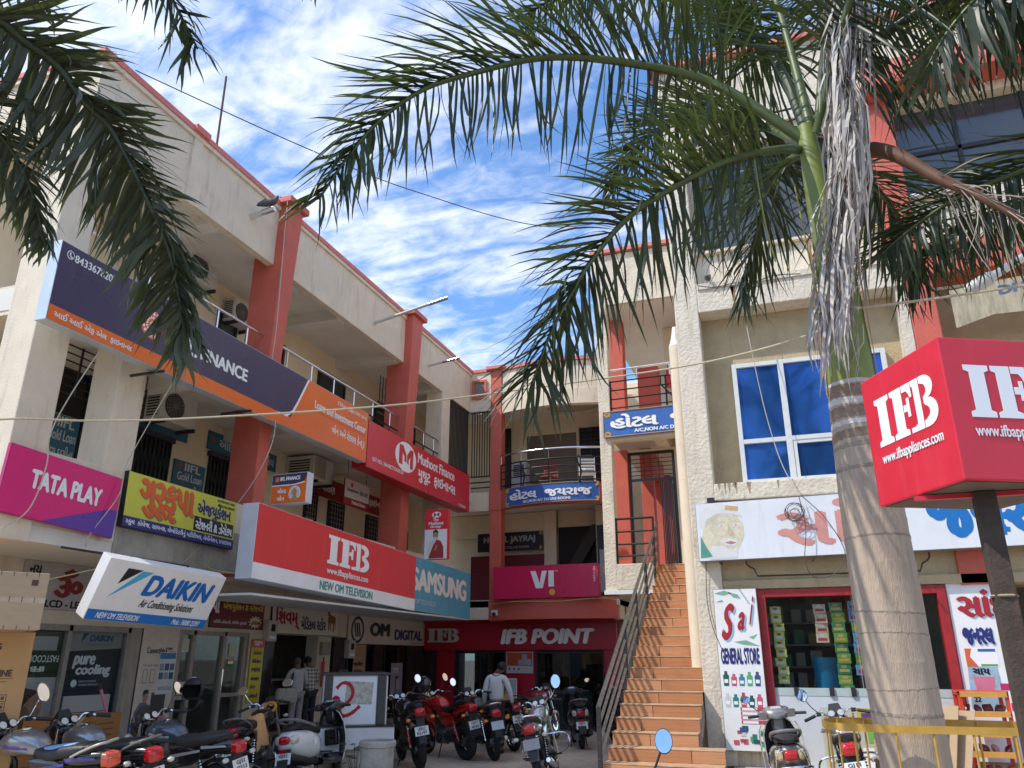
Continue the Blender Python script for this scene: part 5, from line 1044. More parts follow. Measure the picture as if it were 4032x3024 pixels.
# packets hanging behind the glass
def packets(x, ztop, n, cols, label, wd=.16, ht=.135):
    t = thing('snack_strip', label, 'snack packets', (x, YR+.2, ztop))
    for k in range(n):
        c = cols[k % len(cols)]; dx = random.uniform(-.015, .015); z = ztop-k*ht
        F_ = frame((x+dx-wd/2, YR+.11+random.uniform(0, .02), z-ht), (1, random.uniform(-.12, .12), 0), (0, random.uniform(-.1, .1), 1))
        mb = MB(); mb.prism([(0, .004), (wd*.25, 0), (wd, .004), (wd*.97, ht*.5), (wd, ht-.004), (wd*.5, ht), (0, ht-.004), (wd*.03, ht*.5)], F_, -.012, .012); p = mb.build('packet', mat('packet_%d' % c, PKC[c], .3, var=.2, scale=30), t, bevel=.004)
        panel(F_, rect(wd*.15, ht*.22, wd*.85, ht*.5), mat('packet_mark_%d' % c, PKM[c], .4), p, .0145, 'print'); panel(F_, ell(wd*.5, ht*.72, wd*.22, ht*.16, 10), mat('packet_blob_%d' % c, PKB[c], .4, var=.3, scale=50), p, .0145, 'print')
PKC = [(.16, .34, .05), (.10, .30, .50), (.60, .45, .30), (.55, .52, .12), (.06, .20, .10), (.45, .45, .47)]; PKM = [(.60, .35, .08), (.45, .03, .06), (.45, .04, .05), (.6, .6, .55), (.50, .40, .1), (.6, .6, .6)]; PKB = [(.55, .40, .18), (.60, .42, .12), (.6, .55, .5), (.30, .10, .06), (.40, .30, .1), (.5, .5, .5)]
packets(-.22, 2.38, 9, [3], 'yellow tea-sachet strip hanging at the left of the store window', .15, .115)
packets(.36, 2.40, 4, [2, 2], 'short strip of cream and orange packets behind the store glass', .17, .13); packets(.58, 2.42, 9, [4, 0, 4, 0], 'green packet strip, longest one in the store window', .18, .135); packets(.82, 2.44, 7, [1, 1, 0], 'light blue and red packet strip beside the pane joint', .18, .14); packets(1.06, 2.40, 6, [3, 1, 5], 'mixed packet strip next to the palm trunk in the store window', .17, .14); packets(1.28, 2.38, 6, [0, 3], 'green and yellow packet strip right of the palm trunk', .17, .14)
bc = thing('blue_drum', 'bright blue plastic drum inside the store window', 'drum', (.40, YR+.8, 1.0)); MB().lathe([(.15, 0), (.17, .05), (.17, .42), (.18, .44), (.18, .47), (0, .47)], 20, Matrix.Translation((.36, YR+.6, 1.22))).build('body', mat('blue_plastic', (.012, .22, .42), .35), bc, smooth=True); MB().box(.05, 1.7, YR+.3, YR+1.1, 1.16, 1.21).build('shelf', GREYAL, bc)
tl = MB().box(.30, .62, YR+.9, YR+.96, 2.60, 2.64); m = bpy.data.materials.new('tube_glow'); m.use_nodes = True; m.node_tree.nodes['Principled BSDF'].inputs['Emission Color'].default_value = (1, 1, .95, 1); m.node_tree.nodes['Principled BSDF'].inputs['Emission Strength'].default_value = 6
tag(tl.build('tube_light', m), 'small lit tube light on the store ceiling', 'lamp')
sg = thing('goods_shelf', 'dim goods shelves at the back of the general store', 'shelf', (.7, 15, .3))
for k in range(5): MB().box(-.8, 1.9, 14.9, 15.3, .8+k*.36, .83+k*.36).build('shelf_board', GREYAL, sg)
for k in range(5):
    for q in range(11): MB().box(-.75+q*.24, -.75+q*.24+random.uniform(.1, .2), 14.95, 15.15, .832+k*.36, .832+k*.36+random.uniform(.12, .28)).build('goods_box', mat('med%d' % random.randint(0, 4), (.4, .3, .2)), sg)
# second board
F = frame((1.96, YR-.02, .46), (1, 0, 0), (0, 0, 1)); w, h = .82, 2.18
s = board('second painted store board with red and blue Gujarati words behind the sign post', F, w, h)
for dx, dy, m, d in ((.018, -.018, SHB, .0055), (0, 0, RL, .0085)): text('સાંઇ', F, .10+dx, 1.72+dy, .74+dx, 2.08+dy, m, s, d, bold=.06)
for dx, dy, m, d in ((.012, -.012, SHB, .0055), (0, 0, BL2, .0085)): text('જનરલ', F, .10+dx, 1.38+dy, .46+dx, 1.60+dy, m, s, d, bold=.08); text('~સટોર', F, .52+dx, 1.38+dy, .78+dx, 1.60+dy, m, s, d, bold=.08)
panel(F, [(.06, .62), (.10, 1.26), (.42, 1.24), (.46, .62)], mat('tea_pack_print', (.30, .46, .56), .5, var=.25, scale=10), s, .0055, 'poster_print'); panel(F, [(.16, .78), (.13, 1.0), (.38, 1.0), (.34, .78)], mat('tea_glass_print', (.62, .18, .26), .4), s, .0065, 'poster_print'); text('ચાય', F, .14, 1.02, .34, 1.10, BLACK, s, .0065, bold=.06); text('22', F, .10, .70, .18, .76, BLACK, s, .0065, bold=.05)
panel(F, rect(.09, 1.12, .46, 1.34), TXTW, s, .0068, 'flyer'); panel(F, [(.09, 1.12), (.09, 1.34), (.17, 1.34), (.14, 1.24), (.22, 1.12)], mat('flyer_orange', (.65, .12, .04), .5), s, .0078, 'flyer'); panel(F, rect(.24, 1.30, .44, 1.335), BLUEV, s, .0078, 'flyer'); panel(F, rect(.25, 1.125, .44, 1.15), mat('flyer_green', (.12, .35, .06), .5), s, .0078, 'flyer')
for k in range(12): panel(F, rect(.56, .72+k*.045, .56+random.uniform(.10, .20), .738+k*.045), mat('fine_print', (.20, .18, .20), .6), s, .0055, 'print_line')
panel(F, rect(.50, .60, .82, .69), mat('magenta_strip', (.55, .02, .14), .5), s, .0055, 'poster_print'); panel(F, rect(.42, .84, .60, .92), mat('magenta_strip', (.55, .02, .14)), s, .0062, 'poster_print')
# snack rack
rk = thing('snack_rack', 'red wire snack rack standing before the second store board', 'rack', (2.05, YR-.5, .3))
RR = mat('red_rack_paint', (.62, .06, .02), .4, var=.1)
for x in (1.80, 2.30):
    for y in (YR-.65, YR-.30): MB().box(x-.02, x+.02, y-.02, y+.02, .30, 1.30).build('post', RR, rk)
for k in range(5):
    z = .38+k*.22; MB().box(1.78, 2.32, YR-.67, YR-.28, z, z+.012).build('shelf', RR, rk); MB().box(1.80, 2.30, YR-.685, YR-.672, z-.02, z+.045).build('price_strip', mat('strip_yellow', (.60, .30, .07), .5), rk)
MB().box(1.78, 2.32, YR-.67, YR-.28, 1.28, 1.31).build('top', RR, rk)
for k in range(4):
    for q in range(4):
        c = random.choice([(.13, .05, .04), (.46, .20, .12), (.31, .12, .08), (.52, .40, .33), (.60, .52, .48), (.22, .08, .06)]); MB().loft([(-.05, 0, .055, .008, 3), (-.03, 0, .058, .035, 2.2), (.01, .0, .06, .04, 2.2), (.04, 0, .056, .025, 2.2), (.055, 0, .05, .006, 3)], 10, T=Matrix.Translation((1.87+q*.12, YR-.52+random.uniform(-.05, .05), .38+k*.22+.062)) @ Euler((random.uniform(-.4, .4), random.uniform(-1.2, -.6), random.uniform(0, 3))).to_matrix().to_4x4()).build('snack_bag', mat('bag_%.2f' % c[0], c, .25, var=.4, scale=25), rk, smooth=True)
# tattered cloth banner and street light
F = frame((2.70, YR-.12, 6.20), (1, -.03, .08), (0, 0, 1)); b = thing('cloth_banner', 'torn dirty cloth banner with faded blue letters', 'banner', tuple(F[0]))
panel(F, [(0, 0), (.5, .10), (1.1, .04), (2.2, .02), (2.2, .66), (1.1, .60), (0, .60)], mat('dirty_cloth', (.42, .36, .25), .9, var=.4, scale=5, bump=.5, bscale=9, stain=.6, stain_col=(.12, .09, .07), stretch=(3, 1, .5)), b, 0, 'cloth', t=.004); text('DHANA', F, .62, .38, 1.5, .52, mat('faded_blue_letters', (.10, .12, .26), .6, var=.3), b, .004, bold=.05)
sl_ = thing('street_light', 'white street-light arm reaching in at the right edge', 'street light', (2.7, 8.58, 5.6)); MB().tube([(2.36, 8.69, 5.50), (2.7, 8.58, 5.65), (3.6, 8.3, 6.05)], .045, 10).build('arm', PAINTW, sl_, smooth=True)
d_ = (V(2.16, 8.74, 5.42)-V(2.42, 8.67, 5.53)); MB().tube([(2.42, 8.67, 5.53), (2.37, 8.685, 5.505), (2.20, 8.73, 5.435), (2.15, 8.745, 5.415)], [.05, .075, .07, .04], 10).build('lamp_head', mat('lamp_grey', (.62, .62, .60), .4), sl_, smooth=True); MB().tube([(3.6, 8.3, 0.004), (3.6, 8.3, 6.05)], .06, 10).build('pole', PAINTW, sl_, smooth=True)
# ================================================================ palms
def leafmat(name, col, trans, rough=.38, var=.35):
    m = mat(name, col, rough, var=var, scale=3.0, spec=.45); t = m.node_tree; n = t.nodes; l = t.links
    b = n['Principled BSDF']; o = n['Material Output']; tr = n.new('ShaderNodeBsdfTranslucent'); tr.inputs[0].default_value = (*trans, 1)
    mx = n.new('ShaderNodeMixShader'); mx.inputs[0].default_value = .30; l.new(b.outputs[0], mx.inputs[1]); l.new(tr.outputs[0], mx.inputs[2]); l.new(mx.outputs[0], o.inputs[0]); return m
LEAF = leafmat('palm_leaflet', (.044, .060, .034), (.085, .125, .020)); LEAFG = leafmat('dusty_palm_leaflet', (.092, .106, .070), (.10, .14, .02), .42)
LEAFB = leafmat('bright_palm_leaflet', (.048, .070, .024), (.11, .15, .022)); DRY = mat('dry_leaf', (.34, .295, .235), .8, var=.35, scale=5); DRYB = mat('dry_brown_stalk', (.14, .065, .035), .7, var=.3, scale=6)
RACH = mat('frond_rib', (.085, .115, .032), .45, var=.25, scale=4); RACHD = mat('dark_frond_rib', (.045, .060, .022), .5, var=.3, scale=5)
LV = []
def leaf_variant(droop, width, twist, kink):
    vs = []; n = 6
    for i in range(n+1):
        t = i/n; w = width*(.35+.65*sin(pi*min(1, t*1.6+.18))**.8 if t < .5 else 1.0)*(1 if t < .5 else max(0.02, 1-((t-.5)/.5)**1.5)); x = t*(1-.12*droop*t); z = -droop*t*t*.62+kink*sin(t*7)*.012; tw = twist*t
        for s_ in (-1, 0, 1): vs.append((x, s_*w*.5*cos(tw)+kink*.02*sin(t*5), z+s_*w*.5*sin(tw)+(0 if s_ else -.18*w)))
    fs = []
    for i in range(n):
        for k in range(2): a = i*3+k; fs.append((a, a+1, a+4, a+3))
    return vs, fs
for dr, tw in ((.12, .3), (.25, -.4), (.4, .5), (.6, -.3), (.85, .6), (.2, .9), (.5, -.9)): LV.append(leaf_variant(dr, .025, tw, random.uniform(-1, 1)))
LVM = {}
def leaf_mesh(k, m):
    if (k, m.name) not in LVM:
        me = bpy.data.meshes.new('leaflet'); me.from_pydata(*[LV[k][0], [], LV[k][1]]); me.materials.append(m); me.polygons.foreach_set('use_smooth', [True]*len(me.polygons)); LVM[(k, m.name)] = me
    return LVM[(k, m.name)]
BUDGET = {}
def frond(tree, pts, lmax, roll=0.0, step=.045, ranks=1, r0=.035, m=None, rm=None, droop=.35, fwd=(25, 60), t0=.12, single=False, lw=1.0, seed=0, dn=0.0, down_bias=.0, name='frond', spread=1.0, tipl=.35, hang=.75, upl=1.0, thin=0.0):
    m = m or LEAF; rm = rm or RACH; rnd = random.Random(seed)
    P = smoothpath(pts, 8); L_ = [0]
    for a, b in zip(P, P[1:]): L_.append(L_[-1]+(b-a).length)
    tot = L_[-1]
    fr = MB().tube(P, [r0*(1-.88*(l/tot))+.003 for l in L_], 8).build(name, rm, tree, smooth=True)
    def at(t):
        s_ = t*tot
        for i in range(len(P)-1):
            if L_[i+1] >= s_: f = (s_-L_[i])/max(1e-6, L_[i+1]-L_[i]); return P[i].lerp(P[i+1], f), (P[i+1]-P[i]).normalized()
        return P[-1], (P[-1]-P[-2]).normalized()
    mass = MB(); n = int(tot*(1-t0)/step); prevS = None; k_ = 0
    for i in range(n):
        for sgn in (-1, 1):
            t = t0+(1-t0)*(i+rnd.random()*.8)/n; p, T = at(min(1, t)); S = T.cross(V(0, 0, 1))
            if S.length < .15: S = prevS.copy() if prevS else V(1, 0, 0)
            S.normalize(); prevS = S; U = S.cross(T).normalized(); ro = radians(roll+rnd.gauss(0, 9)+rnd.choice((-18, 0, 18))*(1 if ranks > 1 else .3)); Sd = S*cos(ro)+U*sin(ro)
            a = radians(fwd[0]+(fwd[1]-fwd[0])*t+rnd.gauss(0, 6)); d = Sd*(sgn*cos(a)*spread)+T*sin(a)+U*rnd.gauss(.08, .10)
            up_side = (Sd*sgn).z
            if up_side < -.2: d -= T*(sin(a)*hang)
            d.z -= droop*(.30+1.7*max(0, -up_side))+rnd.gauss(0, .07); d.normalize()
            prof = min(1, .45+t*2.0) if t < .35 else 1-(1-tipl)*((t-.35)/.65)**1.6
            ln = lmax*prof*rnd.uniform(.78, 1.08)*(upl if up_side > 0 else 1); wv = lw*rnd.uniform(.8, 1.2)
            k = rnd.randrange(7); zx = V(0, 0, 1)-d*d.z
            if zx.length < .12: zx = Sd.cross(d)
            zx.normalize(); yx = zx.cross(d).normalized()
            q = rnd.gauss(0, .5); y2 = yx*cos(q)+zx*sin(q); z2 = zx*cos(q)-yx*sin(q)
            M = Matrix(((d.x*ln, y2.x*wv, z2.x*ln, p.x), (d.y*ln, y2.y*wv, z2.y*ln, p.y), (d.z*ln, y2.z*wv, z2.z*ln, p.z), (0, 0, 0, 1)))
            if up_side < -.2 and rnd.random() < thin: continue
            left = BUDGET.get(tree.name, 300)
            if single and left > 0:
                o = bpy.data.objects.new('leaflet', leaf_mesh(k, m)); COL.objects.link(o); o.parent = fr; o.matrix_basis = M; BUDGET[tree.name] = left-1
            else: mass.add([M @ Vector(v) for v in LV[k][0]], LV[k][1])
    if mass.v: mass.build('leaflet_mass', m, fr, smooth=True, kind='stuff')
    return fr
# ---- main palm
pm = thing('palm_tree', 'tall royal palm with ringed grey trunk and green crownshaft inside the yellow guard', 'tree', (.60, 5.72, 0))
TRK = mat('palm_trunk', (.45, .355, .27), .85, var=.20, scale=9, bump=.5, bscale=60, stretch=(2.5, 2.5, .35), stain=.35, stain_col=(.27, .22, .17))
path = smoothpath([(.64, 5.72, 0), (.60, 5.72, 1.2), (.585, 5.72, 2.3), (.575, 5.72, 3.2), (.575, 5.72, 3.62)], 22)
rad = []
for p in path:
    z = p.z; b = .225 if z < .2 else (.20 if z < .8 else (.196+.012*sin((z-.8)*1.6) if z < 2.6 else .20-(z-2.6)*.042)); rad.append(b)
# ring scars: each ring is a short segment with a small lip
zs = []; z = .05
while z < 3.58: zs.append(z); z += random.uniform(.10, .17) if z < 2.7 else random.uniform(.085, .115)
def ptz(z):
    for a, b in zip(path, path[1:]):
        if b.z >= z: f = (z-a.z)/(b.z-a.z); return a.lerp(b, f), rad[path.index(a)]
    return path[-1], rad[-1]
mb = MB(); rings = []; n = 28
for i, z in enumerate(zs):
    for dz, dr in ((0.0, .001), (.006, .0014), (.016, .0), (.05, -.0004)):
        c, r_ = ptz(z+dz); rings.append([(c.x+(r_+dr+random.uniform(-.0012, .0012))*cos(2*pi*k/n), c.y+(r_+dr)*sin(2*pi*k/n), z+dz+.003*sin(2*pi*k/n*2+i)) for k in range(n)])
vs = [p for rg in rings for p in rg]; fs = [(i*n+k, i*n+(k+1) % n, (i+1)*n+(k+1) % n, (i+1)*n+k) for i in range(len(rings)-1) for k in range(n)]
mb.add(vs, fs).build('trunk', TRK, pm, smooth=60)
PALE = mat('pale_ring_scar', (.60, .57, .52), .8, var=.2, scale=14, bump=.4, bscale=60); DRKR = mat('tan_ring_scar', (.31, .25, .19), .85, var=.3, scale=20, bump=.5, bscale=80)
BRN = mat('brown_ring_band', (.27, .19, .135), .85, var=.3, scale=14, bump=.4, bscale=50)
for z, hgt, m in ((3.54, .03, BRN), (3.40, .085, BRN), (3.235, .08, BRN), (3.09, .06, BRN), (3.50, .035, PALE), (3.34, .045, PALE), (3.18, .035, PALE), (3.03, .03, DRKR), (2.89, .025, DRKR), *[(q, random.uniform(.008, .022), DRKR) for q in zs if q < 2.75 and random.random() < .62]):
    c, r_ = ptz(z); bm_ = MB(); N_ = 40; q = []
    for dz, dr in ((0, .0012), (hgt*.5, .0018), (hgt, .0012)): q += [(c.x+(r_+dr)*cos(2*pi*k/N_), c.y+(r_+dr)*sin(2*pi*k/N_), z+dz+.012*sin(2*pi*k/N_+z*9)+.004*sin(k*2.7)) for k in range(N_)]
    bm_.add(q, [(i*N_+k, i*N_+(k+1) % N_, (i+1)*N_+(k+1) % N_, (i+1)*N_+k) for i in range(2) for k in range(N_)]).build('ring_scar', m, pm, smooth=True)
CSH = mat('green_crownshaft', (.20, .245, .050), .5, var=.30, stain=.4, stain_col=(.28, .24, .10), scale=2.5, stretch=(1, 1, .3))
cs = smoothpath([(.575, 5.72, 3.52), (.575, 5.72, 3.9), (.585, 5.72, 4.25), (.57, 5.72, 4.7), (.545, 5.725, 5.2), (.53, 5.73, 5.75)], 6)
MB().tube(cs, [(.168-.0*(p.z-3.5)) if p.z < 3.7 else max(.05, .168-.050*(p.z-3.7)) for p in cs], 24).build('crownshaft', CSH, pm, smooth=True)
SHE = mat('orange_leaf_sheath', (.40, .165, .055), .7, var=.3, scale=5, stretch=(1, 1, .25))
def sheath(a0, z0, z1, w0, r0, r1, x=.575):
    q = []; k = 14
    for i in range(k+1):
        t = i/k; z = z0+(z1-z0)*t; r_ = r0+(r1-r0)*t
        for j in range(5): a = a0+(j/4-.5)*w0*(1-.75*(1-t))*(1 if t < .8 else 1-(t-.8)*2); q.append((x+r_*cos(a), 5.72+r_*sin(a), z))
    MB().add(q, [(i*5+j, i*5+j+1, i*5+j+6, i*5+j+5) for i in range(k) for j in range(4)]).build('sheath', SHE, pm, smooth=True)
sheath(-.25, 3.50, 5.1, .8, .182, .17); sheath(-2.95, 3.45, 4.7, .6, .180, .15)
frond(pm, [(.50, 5.73, 5.64), (-.07, 5.65, 6.24), (-.49, 5.58, 6.49), (-1.13, 5.38, 6.64), (-1.57, 5.17, 6.59), (-1.98, 4.91, 6.36), (-2.35, 4.64, 6.07), (-2.60, 4.39, 5.65), (-2.74, 4.18, 5.19), (-2.89, 4.08, 4.79)], 1.12, roll=-62, step=.024, ranks=2, r0=.045, droop=.62, fwd=(20, 66), single=True, seed=1, t0=.16, lw=1.1, thin=.45, upl=1.1)
frond(pm, [(.47, 5.73, 5.54), (.32, 5.49, 5.42), (.01, 5.20, 5.23), (-.25, 4.99, 5.03), (-.74, 4.74, 4.63), (-1.03, 4.59, 4.22), (-1.18, 4.45, 3.86), (-1.30, 4.41, 3.59), (-1.39, 4.38, 3.31)], .90, roll=-55, step=.019, ranks=2, r0=.036, droop=.35, fwd=(20, 58), single=True, seed=2, t0=.16, tipl=.55, thin=.3)
frond(pm, [(.54, 5.77, 5.71), (.43, 6.18, 6.77), (.28, 6.49, 7.46), (-.08, 6.80, 8.28), (-.57, 6.98, 8.94), (-1.15, 7.01, 9.24), (-1.68, 6.90, 9.11), (-2.2, 6.7, 8.7)], 1.3, roll=-30, step=.022, ranks=2, r0=.045, droop=.55, m=LEAFB, seed=3, t0=.25, rm=RACHD)
frond(pm, [(.57, 5.77, 5.75), (.53, 5.98, 6.72), (.48, 6.18, 7.53), (.38, 6.49, 8.60), (.13, 6.70, 9.61)], 1.15, roll=20, step=.022, ranks=2, r0=.042, droop=.30, seed=4, t0=.22)
frond(pm, [(.62, 5.77, 5.73), (.72, 5.75, 6.29), (.86, 5.74, 6.97), (.99, 5.71, 7.69)], .8, roll=0, step=.06, r0=.03, droop=.15, seed=5, t0=.3)
frond(pm, [(.71, 5.76, 5.79), (1.00, 5.61, 6.21), (1.30, 5.45, 6.31), (1.59, 5.27, 6.27), (1.81, 5.09, 6.02), (1.98, 4.92, 5.56)], 1.1, roll=55, step=.022, ranks=2, r0=.04, droop=.6, seed=6, t0=.18, rm=RACHD)
frond(pm, [(.51, 5.88, 5.61), (.40, 6.39, 5.89), (.23, 6.80, 5.94), (.11, 7.00, 5.68), (-.02, 7.10, 5.35), (-.12, 7.1, 5.0)], 1.15, roll=10, step=.024, r0=.04, droop=.75, seed=7, t0=.15)
frond(pm, [(.73, 5.96, 5.61), (.99, 6.52, 5.70), (1.22, 6.79, 5.53), (1.32, 6.87, 5.17), (1.35, 6.87, 4.80)], 1.15, roll=0, step=.022, r0=.04, droop=.8, seed=8, t0=.15)
frond(pm, [(.55, 5.87, 5.64), (.21, 6.60, 6.49), (-.22, 7.20, 7.16), (-.75, 7.56, 7.45), (-1.22, 7.70, 7.28), (-1.5, 7.7, 6.9)], 1.15, roll=-20, step=.022, ranks=2, r0=.04, droop=.5, seed=9, t0=.2)
frond(pm, [(.60, 5.62, 5.6), (.9, 5.1, 6.3), (1.25, 4.6, 6.7), (1.7, 4.2, 6.8), (2.2, 3.9, 6.6)], 1.1, roll=40, step=.024, ranks=2, r0=.04, droop=.5, seed=19, t0=.2)
db = frond(pm, [(.94, 5.52, 5.29), (1.07, 5.39, 5.12), (1.28, 5.25, 4.78), (1.47, 5.09, 4.48), (1.62, 4.99, 4.22), (1.74, 4.90, 3.90)], .75, roll=30, step=.05, r0=.055, droop=.9, m=DRY, rm=DRYB, seed=10, t0=.35, lw=.25, name='broken_frond')
# dead hanging frond in front of the crown
df = [(1.00, 5.36, 6.84), (.88, 5.33, 6.29), (.80, 5.29, 5.47), (.70, 5.31, 4.90), (.58, 5.32, 4.36), (.50, 5.38, 3.93)]
P = smoothpath(df, 8); fr = MB().tube(P, .016, 6).build('dead_frond', DRYB, pm, smooth=True); ms = MB(); rnd = random.Random(3)
for i in range(560):
    t = rnd.random()**1.35; p = P[min(len(P)-1, int(t*(len(P)-1)))]+V(rnd.gauss(0, .05), rnd.gauss(0, .045), 0); ln = rnd.uniform(.35, .95)*(1 if t < .8 else .75); a = rnd.uniform(0, 2*pi); out = rnd.uniform(.02, .17)
    q = [p, p+V(cos(a)*out*.8-.03, sin(a)*out*.8-.02, -ln*.3), p+V(cos(a)*out-.07, sin(a)*out-.04, -ln*.65), p+V(cos(a)*out*.8-.10+rnd.gauss(0, .03), sin(a)*out*.7-.04, -ln)]
    w = rnd.uniform(.006, .016); e = V(cos(a+1.4+rnd.uniform(-.8, .8)), sin(a+1.4), 0); vv = []
    for j, s_ in enumerate((.6, 1, .8, .1)): vv += [q[j]-e*w*s_, q[j]+e*w*s_]
    ms.add(vv, [(0, 1, 3, 2), (2, 3, 5, 4), (4, 5, 7, 6)])
ms.build('strand_mass', mat('grey_dead_leaf', (.50, .455, .41), .85, var=.35, scale=8), fr, kind='stuff')
# hanging fibres
for a, b, c in (((.10, 5.3, 5.25), (.12, 5.28, 4.7), (.16, 5.27, 4.35)), ((.36, 5.35, 5.0), (.40, 5.35, 4.2), (.44, 5.36, 3.45))): MB().tube(smoothpath([a, b, c], 5), .006, 4).build('fibre', mat('yellow_fibre', (.30, .30, .08), .7), pm)
# ---- palm on the right (trunk out of frame)
pr = thing('palm_tree', 'palm beyond the right edge whose fronds reach in above the red cube', 'tree', (3.1, 5.6, 0))
MB().tube([(3.1, 5.6, 0), (3.08, 5.6, 2), (3.05, 5.6, 4.6)], [.22, .19, .15], 16).build('trunk', TRK, pr, smooth=True); MB().tube([(3.05, 5.6, 4.55), (3.05, 5.6, 5.4)], [.15, .08], 14).build('crownshaft', CSH, pr, smooth=True)
frond(pr, [(3.02, 5.6, 5.2), (2.60, 5.78, 5.25), (2.32, 5.86, 5.20), (2.01, 5.97, 5.15), (1.75, 6.05, 5.12), (1.49, 6.12, 5.05), (1.23, 6.18, 4.92), (1.00, 6.22, 4.76)], .98, roll=62, step=.020, r0=.035, droop=.42, m=LEAF, seed=11, single=True)
frond(pr, [(3.03, 5.65, 5.2), (2.7, 6.0, 5.2), (2.31, 6.18, 5.1), (2.03, 6.28, 5.05), (1.65, 6.39, 4.95), (1.30, 6.47, 4.75)], .90, roll=55, step=.022, r0=.03, droop=.5, m=LEAFB, seed=12)
frond(pr, [(3.03, 5.5, 5.3), (2.6, 5.0, 5.75), (2.29, 4.67, 5.95), (2.01, 4.70, 6.0), (1.72, 4.80, 5.92), (1.45, 4.9, 5.72), (1.28, 4.98, 5.5)], 1.1, roll=55, step=.034, r0=.035, droop=.85, m=LEAFG, seed=13, lw=1.5)
frond(pr, [(3.04, 5.55, 5.4), (2.8, 5.4, 6.0), (2.4, 5.3, 6.5), (1.9, 5.2, 6.6), (1.5, 5.15, 6.4)], 1.1, roll=40, step=.022, ranks=2, r0=.035, droop=.6, m=LEAF, seed=14)
# ---- palm on the left (trunk out of frame)
pl = thing('palm_tree', 'palm beyond the left edge whose dusty fronds hang before the navy sign', 'tree', (-4.65, 1.5, 0))
MB().tube([(-4.65, 1.5, 0), (-4.6, 1.5, 2), (-4.55, 1.5, 4.2)], [.22, .19, .16], 16).build('trunk', TRK, pl, smooth=True); MB().tube([(-4.55, 1.5, 4.15), (-4.5, 1.55, 5.1)], [.15, .08], 14).build('crownshaft', CSH, pl, smooth=True)
frond(pl, [(-4.45, 1.6, 5.0), (-4.08, 2.13, 5.12), (-3.95, 2.35, 5.14), (-3.89, 2.45, 5.09), (-3.73, 2.60, 4.96), (-3.60, 2.70, 4.76), (-3.50, 2.82, 4.64), (-3.38, 2.90, 4.42), (-3.24, 2.97, 4.14), (-3.15, 3.06, 3.89), (-3.08, 3.13, 3.60), (-3.03, 3.17, 3.38)], .66, roll=50, step=.013, ranks=2, r0=.035, droop=.55, m=LEAFG, rm=RACHD, seed=21, single=True, t0=.08, lw=1.25, tipl=.55, hang=1.05, upl=.85)
frond(pl, [(-4.5, 1.55, 4.95), (-4.29, 2.16, 4.80), (-4.17, 2.37, 4.72), (-4.05, 2.57, 4.55), (-3.97, 2.70, 4.37), (-3.91, 2.79, 4.16), (-3.87, 2.85, 3.96)], .55, roll=40, step=.015, r0=.03, droop=.65, m=LEAFG, rm=RACHD, seed=22, lw=1.1)
frond(pl, [(-4.45, 1.6, 5.1), (-3.9, 1.95, 5.65), (-3.52, 2.29, 5.79), (-3.37, 2.51, 5.80), (-3.22, 2.69, 5.65), (-3.15, 2.78, 5.45), (-3.09, 2.84, 5.31), (-3.03, 2.91, 5.16)], .50, roll=25, step=.030, r0=.025, droop=.35, m=LEAF, rm=RACHD, seed=23, tipl=.6)
frond(pl, [(-4.45, 1.6, 5.1), (-3.7, 2.1, 5.95), (-3.11, 2.51, 6.12), (-2.93, 2.73, 5.98), (-2.74, 2.91, 5.86), (-2.57, 3.06, 5.80), (-2.43, 3.17, 5.74)], .48, roll=20, step=.034, r0=.025, droop=.7, m=LEAF, rm=RACHD, seed=24)
frond(pl, [(-4.5, 1.6, 5.0), (-4.11, 2.07, 5.20), (-4.03, 2.21, 5.34), (-3.93, 2.39, 5.41), (-3.83, 2.54, 5.35)], .42, roll=10, step=.04, r0=.02, droop=.25, m=LEAF, rm=RACHD, seed=25)
# ================================================================ yellow tree guard and cube sign
tg = thing('tree_guard', 'yellow iron guard of flat bars around the palm trunk', 'guard', (.65, 5.9, 0))
YEL = mat('yellow_iron', (.50, .29, .050), .5, var=.22, scale=9, stain=.15, stain_col=(.25, .13, .03))
ring = [(.10, 5.76), (.12, 5.58), (.22, 5.47), (.40, 5.43), (.8, 5.42), (1.2, 5.46), (1.27, 5.7), (1.22, 5.98), (.8, 6.02), (.35, 6.02), (.15, 5.93)]
rs = [Vector((x, y, 0)) for x, y in ring]; rs2 = smoothpath(rs+[rs[0]], 4)
for zt, hh in ((1.268, .042), (.25, .04)):
    q = []
    for p in rs2:
        c = Vector((.68, 5.72, 0)); d = (p-c).normalized(); q += [(p.x, p.y, zt), (p.x, p.y, zt+hh), (p.x-d.x*.008, p.y-d.y*.008, zt), (p.x-d.x*.008, p.y-d.y*.008, zt+hh)]
    f_ = []
    for i in range(len(rs2)-1): a = i*4; b = a+4; f_ += [(a, b, b+1, a+1), (a+2, a+3, b+3, b+2), (a+1, b+1, b+3, a+3), (a, a+2, b+2, b)]
    MB().add(q, f_).build('hoop', YEL, tg)
acc = 0; last = rs2[0]
for p in rs2:
    acc += (p-last).length; last = p
    if acc > .155: acc = 0; c = Vector((.68, 5.72, 0)); d = (p-c).normalized(); q = p-d*.016; MB().tube([(q.x, q.y, 0.004), (q.x, q.y, 1.30)], .0075, 6).build('bar', YEL, tg)
cb = thing('cube_sign', 'red appliance cube sign on a rusty post at the right edge', 'sign', (.95, 4.38, 0))
c0 = V(.80, 3.92, 2.44); ul = V(-.30, .61, 0).normalized(); ur = V(.61, .30, 0).normalized(); sz = .68; hz = .70
REDC = mat('sunfaded_red_flex', (.62, .022, .045), .42, var=.10, scale=4, stain=.25, stain_col=(.72, .14, .15), bump=.12, bscale=6)
